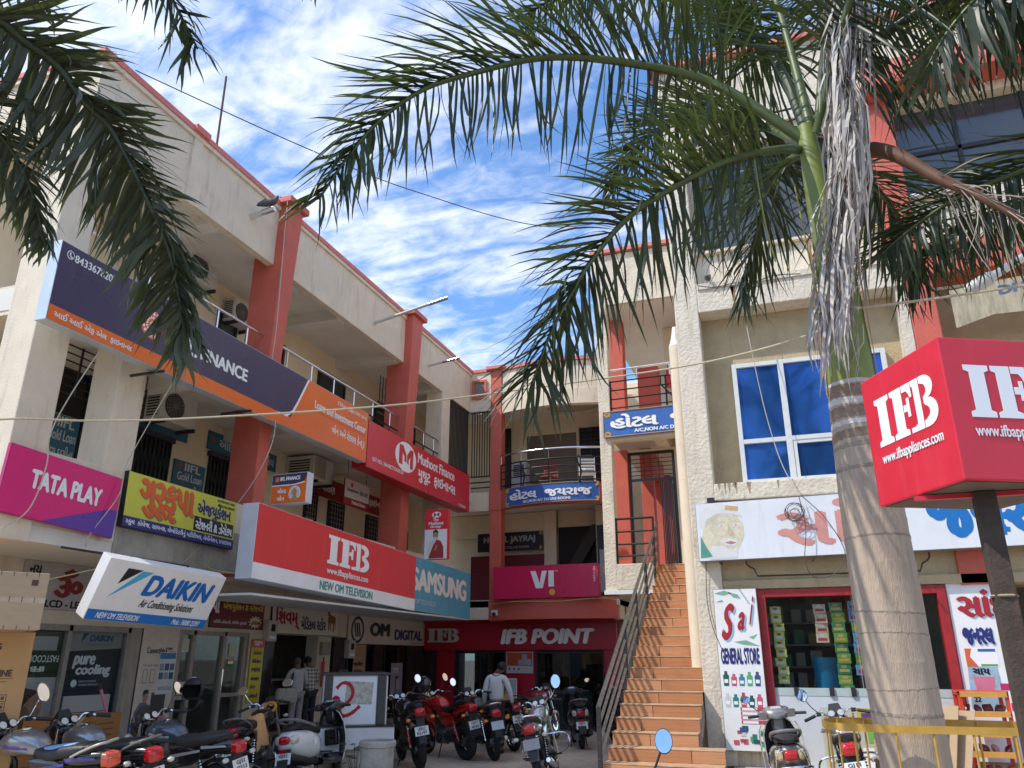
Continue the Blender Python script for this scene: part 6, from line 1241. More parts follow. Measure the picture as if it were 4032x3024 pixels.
MB().hexa([c0, c0+ur*sz, c0+ur*sz+ul*sz, c0+ul*sz], [c0+V(0, 0, hz), c0+ur*sz+V(0, 0, hz), c0+ur*sz+ul*sz+V(0, 0, hz), c0+ul*sz+V(0, 0, hz)]).build('box', REDC, cb, bevel=.008)
MB().hexa([c0+(ur+ul)*.02+V(0, 0, -.004), c0+ur*(sz-.02)+ul*.02+V(0, 0, -.004), c0+(ur+ul)*(sz-.02)+V(0, 0, -.004), c0+ul*(sz-.02)+ur*.02+V(0, 0, -.004)], [c0+(ur+ul)*.02+V(0, 0, -.001), c0+ur*(sz-.02)+ul*.02+V(0, 0, -.001), c0+(ur+ul)*(sz-.02)+V(0, 0, -.001), c0+ul*(sz-.02)+ur*.02+V(0, 0, -.001)]).build('underside', mat('grimy_ply', (.16, .12, .10), .8, var=.3, stain=.4), cb)
FL = frame(c0+ul*sz, -ul, (0, 0, 1)); FRr = frame(c0, ur, (0, 0, 1))
for F_ in (FL, FRr):
    ifb_logo(F_, .10, .30, .60, .56, TXTW, cb, .003); text('www.ifbappliances.com', F_, .10, .19, .60, .265, TXTW, cb, .003, bold=.03)
cc_ = c0+(ul+ur)*sz*.5
pc_ = c0+ul*.22+ur*.25
RUST = mat('rusty_post', (.075, .055, .042), .8, .2, var=.4, scale=12, bump=.3, stain=.4, stain_col=(.16, .07, .03)); MB().box(pc_.x-.045, pc_.x+.045, pc_.y-.045, pc_.y+.045, .004, 2.435).build('post', RUST, cb, bevel=.006)
for z in (2.41, ): MB().box(pc_.x-.3, pc_.x+.3, pc_.y-.015, pc_.y+.015, z, z+.02).build('cross_bar', REDC, cb)
MB().torus(.055, .006, Matrix.Translation((pc_.x, pc_.y, 1.95)), 12, 4).build('wire_tie', mat('tan_rope', (.35, .28, .18), .9), cb)
# ================================================================ two-wheelers
def paint(name, c, metal=.0, rough=.25): return mat(name, c, rough, metal, var=.06, scale=4, coat=.8)
BKB = paint('gloss_black_paint', (.010, .010, .012)); BKM = mat('matt_black_plastic', (.022, .022, .024), .55, var=.25, scale=20); SEATB = mat('black_vinyl_seat', (.022, .021, .022), .42, var=.3, scale=25, bump=.25, bscale=90); SEATBR = mat('brown_black_seat', (.045, .036, .036), .5, var=.25, scale=18, bump=.2, bscale=70)
TLR = mat('red_tail_lens', (.50, .008, .012), .12, var=.15, scale=30, coat=.6); TLO = mat('orange_red_tail_lens', (.70, .09, .04), .15, var=.1, coat=.6); AMB = mat('amber_lens', (.75, .25, .03), .15, var=.1); CLR = mat('clear_lens', (.60, .56, .50), .10, .2, var=.1); ENG = mat('cast_alloy', (.22, .22, .22), .42, .8, var=.3, scale=25); PLW = mat('plate_white', (.72, .72, .71), .4, var=.05); MIRG = mat('mirror_glass', (.85, .88, .92), .02, 1.0, var=0); GREYM = mat('grey_plastic', (.16, .16, .165), .5, var=.2)
GAUGE = mat('gauge_glass', (.55, .58, .60), .1, .3, var=.2, scale=40)
def wheel(t, x, r, w, style, nm='wheel', rimm=None):
    T = Matrix.Translation((x, 0, r)) @ Matrix.Rotation(pi/2, 4, 'X')
    o = MB().torus(r-w*.55, w*.55, T, 30, 9, flat=.95).build(nm, RUB, t, local=True, smooth=True)
    rm = rimm or (CHROME if style == 'spoke' else BKM)
    MB().lathe([(r-w*1.05, -.04), (r-w*.95, -.045), (r-w*.80, -.03), (r-w*.80, .03), (r-w*.95, .045), (r-w*1.05, .04), (r-w*1.05, -.04)], 30, T, cap=False).build('rim', rm, o, local=True, smooth=True)
    MB().lathe([(0, -.065), (.065, -.065), (.07, -.03), (.07, .03), (.065, .065), (0, .065)], 16, T).build('hub', ENG, o, local=True)
    if style == 'spoke':
        mb = MB()
        for k in range(20): a = 2*pi*k/20; mb.tube([T @ V(.05*cos(a+.5), .05*sin(a+.5), .03*(-1)**k), T @ V((r-w)*cos(a), (r-w)*sin(a), 0)], .003, 3)
        mb.build('spokes', CHROME, o, local=True, kind='stuff')
    else:
        for k in range(5):
            a = 2*pi*k/5+.3; p0 = V(.05*cos(a), .05*sin(a), 0); p1 = V((r-w)*cos(a), (r-w)*sin(a), 0); MB().tube([T @ p0, T @ p1], [.024, .014], 6).build('spoke', rm, o, local=True)
    if x > 0: MB().lathe([(.05, .055), (.12, .055), (.12, .06), (.05, .06), (.05, .055)], 20, T, cap=False).build('brake_disc', STEEL, o, local=True)
    return o
def plate(t, pos, tilt, l1, l2, w=.225, h=.145, m=None):
    F = frame(pos+V(0, w/2, 0)-V(-sin(tilt), 0, cos(tilt))*h*.5, (0, -1, 0), (-sin(tilt)*-1, 0, cos(tilt)))
    o = MB().prism(rect(0, 0, w, h), F, -.006, 0).build('number_plate', m or PLW, t, local=True, bevel=.004)
    panel(F, rect(.0, .0, w, .004), BLACK, o, .0016, 'plate_edge', local=True); panel(F, rect(.0, h-.004, w, h), BLACK, o, .0016, 'plate_edge', local=True)
    DKT = mat('plate_letters', (.03, .03, .03), .5, var=0)
    if l1: text(l1, F, w*.22, h*.54, w*.80, h*.88, DKT, o, .002, bold=.03, local=True)
    if l2: text(l2, F, w*.14, h*.12, w*.86, h*.46, DKT, o, .002, bold=.03, local=True)
    return o
def mirror(t, side, base, up, m=None, face=(-1, 0, .42), size=(.055, .075), stem=BKB, rnd=False):
    b = Vector(base); top = b+Vector(up); o = MB().tube(smoothpath([b, b.lerp(top, .45)+V(.02, side*.02, .0), top], 4), .006, 6).build('mirror', stem, t, local=True)
    f = Vector(face).normalized(); q = f.to_track_quat('Z', 'Y').to_matrix().to_4x4(); T = Matrix.Translation(top) @ q
    pr = []
    MB().lathe([(0, -.022), (.7, -.020), (1.0, -.008), (1.04, .004), (.97, .006)], 18, T @ Matrix.Diagonal((size[0], size[1], 1, 1)), cap=False).build('mirror_shell', m or stem, o, local=True, smooth=True)
    MB().lathe([(0, .004), (.97, .004), (.97, .005), (0, .005)], 18, T @ Matrix.Diagonal((size[0], size[1], 1, 1))).build('mirror_glass', MIRG, o, local=True)
def fender(t, x, r, a0, a1, w, m, nm='fender'):
    q = []; k = 12
    for i in range(k+1):
        a = radians(a0+(a1-a0)*i/k)
        for y, dr in ((-w/2, -.02), (-w*.3, .006), (0, .012), (w*.3, .006), (w/2, -.02)): q.append((x+(r+dr)*cos(a), y, r*0+.3+(r+dr)*sin(a)))
    q2 = []
    return MB().add(q, [(i*5+j, i*5+j+1, i*5+j+6, i*5+j+5) for i in range(k) for j in range(4)]).build(nm, m, t, local=True, smooth=True)
def motorcycle(label, loc, rz, lean=-9, tank=BKB, panel_m=BKB, seat=SEATB, tail_m=BKB, lens=TLR, l1='GJ32', l2='', style='alloy', rail_m=BKM, mirrors=((-1,),), cowl=BKB, stripe=None, guard=None, sport=False, plate_m=None, ind=AMB, blue_seat=False, rear_fender=BKM, mirror_m=None, leg_guard=False, mirror_sz=(.055, .075), group='parked motorcycles', big=1.05):
    t = thing('motorcycle', label, 'motorcycle', loc, radians(rz), group, rx=radians(lean))
    wheel(t, -.63, .30, .105 if not sport else .14, style); wheel(t, .64, .30, .085, style)
    fender(t, .64, .335, 20, 175, .11, cowl, 'front_fender'); fender(t, -.63, .345, 30, 165, .13, rear_fender, 'rear_fender')
    for s_ in (-1, 1):
        MB().tube([(.645, s_*.085, .30), (.55, s_*.085, .62), (.44, s_*.085, 1.0)], [.026, .022, .018], 8).build('fork', CHROME if not sport else BKM, t, local=True, smooth=True)
        sh = MB().tube([(-.60, s_*.12, .34), (-.46, s_*.12, .70)], .016, 8).build('shock_absorber', CHROME, t, local=True); cm = MB()
        for k in range(9): p = V(-.60, s_*.12, .34).lerp(V(-.46, s_*.12, .70), .12+k*.085); cm.torus(.028, .006, Matrix.Translation(p) @ Matrix.Rotation(radians(21), 4, 'Y'), 10, 4)
        cm.build('spring', BKM if not sport else REDV, sh, local=True, kind='stuff')
        MB().tube([(-.63, s_*.07, .30), (-.1, s_*.08, .36)], .022, 6).build('swing_arm', BKM, t, local=True)
        MB().tube([(-.12, s_*.14, .36), (-.14, s_*.27, .36)], .014, 6).build('footrest', BKM, t, local=True)
        MB().tube([(-.42, s_*.13, .40), (-.46, s_*.24, .41)], .013, 6).build('footrest', BKM, t, local=True)
    # engine
    e = MB().loft([(-.16, .36, .10, .10, 4), (-.10, .37, .13, .13, 4), (.12, .36, .13, .13, 4), (.20, .35, .09, .09, 4)], 14).build('engine', ENG, t, local=True, smooth=True)
    for k in range(7): MB().box(.02+k*.008, .20+k*.008, -.085, .085, .47+k*.028, .482+k*.028).build('cooling_fin', ENG, e, local=True)
    for s_ in (-1, 1): MB().lathe([(0, 0), (.075, 0), (.085, .02), (.06, .035), (0, .04)], 16, Matrix.Translation((-.02, s_*.13, .35)) @ Matrix.Rotation(-s_*pi/2, 4, 'X')).build('cover', BKM if s_ > 0 else ENG, e, local=True, smooth=True)
    MB().tube([(.17, -.05, .50), (.27, -.10, .40), (.20, -.13, .24), (-.20, -.15, .22)], .02, 8).build('exhaust_pipe', CHROME, t, local=True, smooth=True)
    MB().tube([(-.20, -.155, .22), (-.30, -.16, .24), (-.82, -.17, .36), (-.86, -.17, .37)], [.025, .042, .045, .03], 12).build('muffler', BKM if sport else CHROME, t, local=True, smooth=True)
    MB().loft([(-.62, .32, .012, .05, 3, .10), (-.1, .38, .012, .05, 3, .10)], 8).build('chain_cover', BKM, t, local=True)
    MB().tube([(.42, 0, .92), (.25, 0, .72), (.22, 0, .30), (-.1, 0, .24)], .022, 6).build('frame_tube', BKM, t, local=True); MB().tube([(.40, 0, .95), (-.2, 0, .70), (-.8, 0, .72)], .024, 6).build('frame_tube', BKM, t, local=True)
    MB().tube([(-.05, .10, .28), (-.12, .26, .02)], .011, 6).build('side_stand', BKM, t, local=True)
    # tank, panels, seat
    TS = [(-.13, .84, .07, .05, 2.6), (-.08, .87, .105, .09, 2.6), (.04, .90, .135, .115, 2.6), (.18, .905, .145, .125, 2.6), (.30, .90, .135, .11, 2.6), (.38, .89, .09, .07, 2.6)]
    tk = MB().loft(TS, 18).build('tank', tank, t, local=True, smooth=True)
    MB().lathe([(0, 0), (.045, 0), (.045, .012), (.03, .018), (0, .018)], 16, Matrix.Translation((.14, 0, 1.026))).build('fuel_cap', CHROME, tk, local=True)
    if stripe:
        for s_ in (-1, 1):
            MB().loft([(-.02, .872, .004, .014, 2, s_*.118), (.10, .880, .006, .02, 2, s_*.137), (.24, .89, .006, .02, 2, s_*.139), (.33, .90, .004, .014, 2, s_*.118)], 8).build('stripe', stripe, tk, local=True, smooth=True)
    for s_ in (-1, 1):
        sp = MB().loft([(-.50, .70, .012, .04, 3, s_*.125), (-.38, .69, .02, .09, 3, s_*.125), (-.16, .68, .022, .12, 3, s_*.125), (-.06, .72, .014, .07, 3, s_*.12)], 12).build('side_panel', panel_m, t, local=True, smooth=True)
        if stripe:
            F = frame((-.52, s_*.149, .745), (1, 0, -.12), (0, 0, 1)); panel(F, [(0, .0), (.44, -.03), (.44, .005), (.0, .025)], stripe, sp, .004*(-s_), 'stripe', t=.004, local=True)
        if sport: MB().loft([(.05, .66, .012, .07, 3, s_*.15), (.25, .74, .03, .14, 3, s_*.155), (.46, .80, .012, .08, 3, s_*.13)], 12).build('shroud', panel_m, t, local=True, smooth=True)
    ST = [(-.80, .885, .06, .025, 3), (-.74, .88, .105, .045, 3), (-.58, .860, .132, .066, 3), (-.42, .840, .142, .070, 3), (-.30, .812, .146, .070, 3), (-.16, .812, .13, .064, 3), (-.06, .84, .09, .05, 3)]
    if sport: ST = [(-.84, .97, .05, .02, 3), (-.76, .965, .095, .04, 3), (-.56, .94, .11, .05, 3), (-.44, .88, .13, .055, 3), (-.28, .82, .14, .055, 3), (-.14, .825, .12, .055, 3), (-.05, .85, .08, .04, 3)]
    se = MB().loft(ST, 16).build('seat', seat, t, local=True, smooth=True)
    for k in range(9):
        x = -.70+k*.06; zc = .93-.010*k*(1 if not sport else 1.6)
        MB().tube([(x, -.12, zc-.035), (x+.012, -.06, zc-.004), (x+.016, 0, zc+.004), (x+.012, .06, zc-.004), (x, .12, zc-.035)], .006, 4).build('seat_rib', seat, se, local=True)
    if blue_seat: MB().loft([(-.55, .905, .05, .02, 2.5, .03), (-.40, .888, .075, .025, 2.5, .03), (-.22, .862, .07, .025, 2.5, .03), (-.15, .862, .03, .015, 2.5, .03)], 10).build('seat_patch', mat('pale_blue_patch', (.22, .42, .70), .5), se, local=True, smooth=True)  # pale blue shape laid over part of the seat top
    dz = .09 if sport else 0
    tc_ = MB().loft([(-.92, .80+dz, .05, .045, 3), (-.84, .80+dz, .09, .065, 3), (-.66, .79+dz*.7, .115, .075, 3), (-.48, .775, .12, .06, 3)], 14).build('tail_cowl', tail_m, t, local=True, smooth=True)
    if stripe:
        for s_ in (-1, 1): F = frame((-.86, s_*.105, .80+dz), (1, s_*.08, -.05), (0, 0, 1)); panel(F, [(0, 0), (.34, -.01), (.34, .02), (.02, .02)], stripe, tc_, .006*(-s_), 'stripe', t=.004, local=True)
    MB().loft([(-.985, .785+dz, .055*big, .038*big, 4), (-.965, .785+dz, .078*big, .057*big, 4), (-.90, .79+dz, .080*big, .060*big, 4)], 14).build('tail_light', lens, tc_, local=True, smooth=True)
    MB().add([(-.90, -.07, .74+dz), (-.90, .07, .74+dz), (-1.0, .06, .42), (-1.0, -.06, .42), (-.88, -.07, .74+dz), (-.88, .07, .74+dz), (-.98, .06, .42), (-.98, -.06, .42)], [(0, 1, 2, 3), (7, 6, 5, 4), (0, 4, 5, 1), (1, 5, 6, 2), (2, 6, 7, 3), (3, 7, 4, 0)]).build('plate_bracket', BKM, t, local=True)
    plate(t, V(-1.0, 0, .60), .25, l1, l2, m=plate_m)
    for s_ in (-1, 1):
        MB().tube([(-.90, s_*.06, .70+dz), (-.93, s_*.17, .69+dz)], .008, 5).build('indicator_stem', BKM, t, local=True); MB().ball((-.935, s_*.20, .69+dz), .034, 10, 7, sc=(1.0, 1.25, .8)).build('indicator', ind, t, local=True, smooth=True)
        MB().ball((.52, s_*.20, .88), .032, 10, 7, sc=(1.0, 1.25, .8)).build('indicator', ind, t, local=True, smooth=True)
    gp = smoothpath([(-.58, .135, .82), (-.70, .15, .87+dz), (-.86, .13, .93+dz), (-.93, .07, .95+dz), (-.94, 0, .955+dz), (-.93, -.07, .95+dz), (-.86, -.13, .93+dz), (-.70, -.15, .87+dz), (-.58, -.135, .82)], 4)
    MB().tube(gp, .012, 8).build('grab_rail', rail_m, t, local=True, smooth=True)
    # front
    MB().loft([(.43, .93, .05, .06, 2.5), (.47, .95, .10, .13, 2.5), (.56, .96, .115, .15, 2.5), (.63, .94, .08, .11, 2.5)], 16).build('headlight_cowl', cowl, t, local=True, smooth=True)
    MB().loft([(.60, .92, .085, .085, 2), (.66, .92, .06, .06, 2)], 14).build('headlight', CLR, t, local=True, smooth=True)
    MB().add([(.46, -.09, 1.06), (.46, .09, 1.06), (.60, .10, 1.02), (.60, -.10, 1.02), (.50, -.06, 1.17), (.50, .06, 1.17)], [(0, 1, 5, 4), (1, 2, 5), (0, 4, 3), (3, 4, 5, 2)]).build('visor', BKM, t, local=True)
    for s_ in (-1, 1):
        T = Matrix.Translation((.40, s_*.055, 1.06)) @ Matrix.Rotation(radians(-58), 4, 'Y'); g_ = MB().lathe([(0, -.04), (.04, -.04), (.048, 0), (.045, .012), (0, .012)], 16, T).build('gauge', BKM, t, local=True, smooth=True); MB().lathe([(0, .0125), (.038, .0125), (.038, .015), (0, .015)], 16, T).build('gauge_face', GAUGE, g_, local=True)
    hb = smoothpath([(.25, .36, 1.04), (.32, .25, 1.07), (.38, .16, 1.10), (.39, .07, 1.03), (.39, -.07, 1.03), (.38, -.16, 1.10), (.32, -.25, 1.07), (.25, -.36, 1.04)], 5)
    MB().tube(hb, .012, 8).build('handlebar', CHROME, t, local=True, smooth=True)
    for s_ in (-1, 1):
        MB().tube([(.315, s_*.25, 1.068), (.235, s_*.375, 1.035)], .019, 10).build('grip', BKM, t, local=True); MB().tube([(.36, s_*.22, 1.075), (.33, s_*.35, 1.05)], .006, 5).build('lever', STEEL, t, local=True)
        MB().box(.325, .375, s_*.205-.03, s_*.205+.03, 1.055, 1.10).build('switch_housing', BKM, t, local=True, bevel=.008)
    for s_ in mirrors:
        mirror(t, s_, (.35, s_*.20, 1.09), (-.02, s_*.13, .22), mirror_m, size=mirror_sz, stem=mirror_m or BKB)
    if leg_guard:
        MB().tube(smoothpath([(.22, .06, .62), (.24, .30, .60), (.23, .36, .48), (.22, .30, .36), (.2, .07, .32), (.2, -.07, .32), (.22, -.30, .36), (.23, -.36, .48), (.24, -.30, .60), (.22, -.06, .62)], 4), .013, 6).build('leg_guard', leg_guard, t, local=True, smooth=True)
    if guard:
        for s_ in (1,):
            for z in (.36, .46, .56, .66): MB().tube([(-.78, s_*.24, z), (-.30, s_*.24, z)], .006, 5).build('side_guard_bar', CHROME, t, local=True)
            for x in (-.78, -.62, -.46, -.30): MB().tube([(x, s_*.24, .36), (x, s_*.24, .70), (x+.02, s_*.14, .74)], .008, 5).build('side_guard_post', CHROME, t, local=True)
            for k in range(3): MB().tube(smoothpath([(-.75+k*.03, s_*.255, .66), (-.60+k*.05, s_*.265, .60), (-.50+k*.07, s_*.265, .40), (-.38+k*.05, s_*.25, .36)], 4), .008, 5).build('side_guard_bar', CHROME, t, local=True)
    return t
def scooter(label, loc, rz, lean=0, body=PAINTW, dark=BKB, seat=SEATB, lens=TLR, l1='GJ32', l2='', rail_m=GREYM, mirrors=(-1, 1), side_lens=CLR, under=BKM, head_m=None, chrome_bars=False, mup=.17, msz=(.062, .045), group='parked scooters'):
    t = thing('scooter', label, 'scooter', loc, radians(rz), group, rx=radians(lean))
    wheel(t, -.60, .225, .10, 'alloy'); wheel(t, .62, .225, .095, 'alloy')
    hm = head_m or dark
    # rear body
    MB().loft([(-.86, .66, .06, .07, 2.6), (-.80, .64, .145, .13, 2.8), (-.66, .61, .185, .17, 2.8), (-.48, .58, .225, .19, 2.8), (-.30, .56, .20, .17, 2.8), (-.18, .55, .15, .14, 2.8), (-.10, .54, .10, .12, 2.8)], 20).build('rear_body', body, t, local=True, smooth=True)
    MB().loft([(-.84, .46, .10, .05, 3), (-.70, .42, .15, .06, 3), (-.40, .38, .15, .06, 3), (-.18, .36, .10, .05, 3)], 14).build('lower_trim', under, t, local=True, smooth=True)
    MB().loft([(-.80, .80, .06, .02, 3), (-.74, .815, .11, .035, 3), (-.58, .82, .135, .045, 3), (-.38, .80, .14, .050, 3), (-.22, .785, .13, .050, 3), (-.08, .76, .085, .045, 3), (-.03, .72, .05, .03, 3)], 18).build('seat', seat, t, local=True, smooth=True)
    MB().loft([(-.885, .665, .05, .035, 3.5), (-.87, .665, .075, .05, 3.5), (-.80, .67, .08, .06, 3.5)], 14).build('tail_light', lens, t, local=True, smooth=True)
    for s_ in (-1, 1): MB().loft([(-.865, .665, .018, .038, 3, s_*.105), (-.84, .665, .035, .055, 3, s_*.115), (-.76, .67, .03, .055, 3, s_*.135)], 12).build('indicator', side_lens, t, local=True, smooth=True)
    MB().tube(smoothpath([(-.34, .15, .80), (-.58, .165, .855), (-.78, .15, .90), (-.86, .08, .915), (-.87, 0, .92), (-.86, -.08, .915), (-.78, -.15, .90), (-.58, -.165, .855), (-.34, -.15, .80)], 4), .019, 8).build('grab_rail', rail_m, t, local=True, smooth=True)
    MB().add([(-.86, -.09, .56), (-.86, .09, .56), (-.95, .07, .30), (-.95, -.07, .30), (-.84, -.09, .56), (-.84, .09, .56), (-.93, .07, .30), (-.93, -.07, .30)], [(0, 1, 2, 3), (7, 6, 5, 4), (0, 4, 5, 1), (1, 5, 6, 2), (2, 6, 7, 3), (3, 7, 4, 0)]).build('plate_bracket', BKM, t, local=True)
    plate(t, V(-.935, 0, .45), .25, l1, l2)
    MB().box(-.905, -.89, -.045, .045, .525, .56).build('reflector', lens, t, local=True)
    # floor, leg shield
    MB().loft([(-.14, .34, .15, .05, 4), (.10, .31, .17, .04, 4), (.30, .32, .17, .04, 4), (.38, .36, .16, .05, 4)], 14).build('footboard', dark, t, local=True, smooth=True)
    F = frame((0, 0, 0), (0, 1, 0), (0, 0, 1)); q = []
    prof = [(.36, .30, .17), (.40, .45, .205), (.40, .62, .215), (.37, .80, .205), (.35, .92, .15), (.345, .97, .09)]; k = 9
    for (x, z, hw) in prof:
        for j in range(k): a = -1+2*j/(k-1); q.append((x+.10*(1-a*a), a*hw, z))
    sh_o = MB().add(q, [(i*k+j, i*k+j+1, (i+1)*k+j+1, (i+1)*k+j) for i in range(len(prof)-1) for j in range(k-1)]).build('leg_shield', body, t, local=True, smooth=True)
    q2 = [(x-.018-.004*abs(1), y*.97, z) for x, y, z in q]; MB().add(q2, [(i*k+j, i*k+j+1, (i+1)*k+j+1, (i+1)*k+j) for i in range(len(prof)-1) for j in range(k-1)]).build('inner_shield', dark, sh_o, local=True, smooth=True)
    for s_ in (-1, 1): MB().tube([(x+.0-.008, s_*hw, z) for x, z, hw in prof], .009, 6).build('shield_trim', CHROME if chrome_bars else body, sh_o, local=True, smooth=True)
    MB().box(.33, .40, -.10, .10, .50, .72).build('glove_box', dark, t, local=True, bevel=.02)
    MB().lathe([(0, 0), (.022, 0), (.022, .012), (0, .012)], 12, Matrix.Translation((.385, -.06, .80)) @ Matrix.Rotation(-pi/2, 4, 'Y')).build('key_lock', CHROME, t, local=True)
    fender(t, .62, .27, 10, 170, .13, body, 'front_fender').location.z = -.075
    MB().tube([(.62, 0, .24), (.50, 0, .62), (.40, 0, .95)], .03, 8).build('steering_column', dark, t, local=True)
    # head
    MB().loft([(.26, 1.00, .06, .035, 3), (.30, 1.02, .14, .06, 3), (.38, 1.03, .17, .085, 3), (.46, 1.02, .14, .09, 3), (.52, 1.0, .08, .06, 3)], 18).build('handlebar_cowl', hm, t, local=True, smooth=True)
    MB().loft([(.31, .92, .05, .10, 3), (.36, .90, .09, .12, 3), (.44, .90, .09, .12, 3)], 14).build('neck', hm, t, local=True, smooth=True)
    MB().loft([(.47, 1.0, .10, .06, 2.4), (.535, .99, .07, .045, 2.4)], 14).build('headlight', CLR, t, local=True, smooth=True)
    F = frame((.295, .075, 1.052), (0, -1, 0), (.62, 0, .55)); panel(F, [(0, 0), (.15, 0), (.13, .075), (.02, .075)], GAUGE, t, .012, 'speedometer', local=True, t=.006)
    for s_ in (-1, 1):
        MB().loft([(.28, 1.015, .05, .04, 3, s_*.17), (.33, 1.02, .06, .05, 3, s_*.18), (.38, 1.015, .04, .04, 3, s_*.18)], 12).build('switch_pod', hm, t, local=True, smooth=True)
        MB().tube([(.32, s_*.21, 1.015), (.29, s_*.355, 1.01)], .018, 10).build('grip', BKM, t, local=True); MB().tube([(.36, s_*.20, 1.01), (.35, s_*.33, 1.0)], .006, 5).build('lever', STEEL, t, local=True)
    for s_ in mirrors: mirror(t, s_, (.34, s_*.19, 1.05), (-.03, s_*.16, mup), BKM, size=msz, stem=BKM)
    # engine, muffler, stand
    MB().loft([(-.70, .24, .05, .06, 3, .07), (-.55, .25, .06, .09, 3, .09), (-.30, .27, .06, .07, 3, .08)], 12).build('engine', ENG, t, local=True, smooth=True)
    MB().tube([(-.35, -.14, .22), (-.45, -.15, .24), (-.80, -.16, .30), (-.84, -.16, .31)], [.03, .055, .06, .04], 12).build('muffler', BKM, t, local=True, smooth=True); MB().box(-.78, -.52, -.225, -.215, .25, .33).build('heat_shield', CHROME, t, local=True, bevel=.01)
    MB().tube([(-.2, .12, .30), (-.25, .18, .01)], .012, 6).build('stand', BKM, t, local=True); MB().tube([(-.25, -.12, .30), (-.32, -.14, .01)], .012, 6).build('stand', BKM, t, local=True)
    if chrome_bars:
        for s_ in (-1, 1): MB().tube(smoothpath([(.44, s_*.24, .30), (.46, s_*.26, .55), (.42, s_*.25, .80), (.38, s_*.20, .92)], 4), .010, 6).build('crash_bar', CHROME, t, local=True, smooth=True)
        MB().tube(smoothpath([(-.30, .21, .42), (-.60, .235, .50), (-.84, .18, .54), (-.92, 0, .55), (-.84, -.18, .54), (-.60, -.235, .50), (-.30, -.21, .42)], 4), .011, 6).build('crash_bar', CHROME, t, local=True, smooth=True)
        for s_ in (-1, 1): MB().tube(smoothpath([(-.80, s_*.19, .53), (-.90, s_*.14, .70), (-.88, s_*.08, .76)], 4), .009, 6).build('crash_bar', CHROME, t, local=True, smooth=True)
    return t
SILV = paint('silver_grey_paint', (.30, .31, .32), .7, .28); BLUG = paint('blue_grey_paint', (.10, .125, .155), .6, .28); REDP = paint('gloss_red_paint', (.52, .006, .008)); REDD = paint('dull_red_paint', (.30, .012, .014)); SIL2 = paint('bright_silver_paint', (.42, .42, .42), .75, .22)
PURP = mat('purple_decal', (.10, .07, .32), .3, var=0); WST = mat('silver_decal', (.55, .57, .58), .3, .3, var=0)
motorcycle('silver-tanked motorcycle with a blue seat patch, leftmost in the front row', (-7.21, 6.52, 0), 181, lean=-8, tank=SILV, panel_m=BKB, stripe=PURP, lens=TLO, l1='GJ11 CC', l2='4821', rail_m=mat('pale_rail', (.45, .43, .38), .4, .3), mirrors=(-1,), blue_seat=True, big=1.15, ind=CLR, mirror_m=CHROME, mirror_sz=(.07, .095))
motorcycle('black motorcycle, second from the left, with a red block tail light and arched rail', (-7.08, 7.12, 0), 172, lean=-9, tank=SILV, panel_m=BKB, lens=TLR, l1='GJ32', l2='J0282', big=1.15, rail_m=GREYM, mirrors=(), ind=CLR)
motorcycle('blue-grey motorcycle with ribbed brown seat and a helmet on its mirror', (-6.79, 8.00, 0), 175, lean=-9, tank=BLUG, panel_m=BKB, seat=SEATBR, stripe=WST, big=1.05, lens=TLR, l1='GJ32', l2='J2213', mirrors=(-1,), ind=CLR)
motorcycle('motorcycle with chrome side basket and an orange cloth on its seat', (-7.04, 9.95, 0), 105, lean=-10, tank=BKB, panel_m=BKB, lens=TLR, l1='GJ32', l2='K1147', rail_m=GREYM, mirrors=(-1, 1), guard=True, ind=CLR, mirror_m=CHROME, mirror_sz=(.075, .055))
scooter('white scooter with black seat and grey grab rail beside the numbered pedestal', (-6.42, 10.38, 0), 92, lean=-7, body=paint('pearl_white_paint', (.66, .65, .62), 0, .25), dark=BKB, l1='GJ32', l2='H9772', mirrors=(), lens=TLR)
motorcycle('all-black sports motorcycle right of the pedestal', (-6.32, 13.0, 0), 130, lean=-8, tank=BKB, panel_m=BKM, sport=True, tail_m=BKB, l1='UP81C', l2='R5197', mirrors=(-1,), cowl=BKB, ind=AMB)
motorcycle('red and black motorcycle beside the all-black one', (-6.2, 14.2, 0), 148, lean=-8, tank=REDP, panel_m=REDP, tail_m=REDP, sport=True, stripe=mat('dark_red_decal', (.12, .004, .006), .3), l1='GJ11', l2='AR1816', mirrors=(-1,), cowl=REDP)
motorcycle('black scooter-like motorcycle with silver rails by the man in white', (-5.58, 14.4, 0), 131, lean=-7, tank=BKB, panel_m=SIL2, rail_m=STEEL, l1='', l2='', mirrors=(1,), plate_m=mat('pale_blue_plate', (.50, .60, .66), .4))
motorcycle('muddy dark motorcycle behind the silver-railed one', (-5.75, 15.85, 0), 134, lean=-7, tank=BKB, panel_m=BKB, l1='GJ32', l2='A510', mirrors=(), style='spoke', rear_fender=GREYM)
motorcycle('red motorcycle with red leg guard before the appliance shop', (-5.35, 17.3, 0), 80, lean=-8, tank=REDD, panel_m=REDD, cowl=REDD, leg_guard=REDD, l1='', l2='', mirrors=(), style='spoke')
motorcycle('silver chrome motorcycle standing alone in the middle of the yard', (-3.54, 11.85, 0), 99, lean=-12, tank=SIL2, panel_m=SIL2, tail_m=SIL2, lens=TLR, rail_m=CHROME, l1='', l2='', mirrors=(-1,), ind=CLR, mirror_m=CHROME, leg_guard=CHROME, mirror_sz=(.07, .10), plate_m=mat('dusty_plate', (.34, .33, .34), .5), rear_fender=GREYM)
scooter('black scooter parked close to the appliance shop window', (-4.42, 16.8, 0), 112, lean=-4, body=BKB, dark=BKM, l1='GJ32', l2='D7701', mirrors=(-1,))
scooter('dark scooter half hidden behind the stair rail', (-3.62, 17.3, 0), 118, lean=-4, body=paint('graphite_paint', (.05, .055, .06), .4, .3), dark=BKM, l1='', l2='', mirrors=())
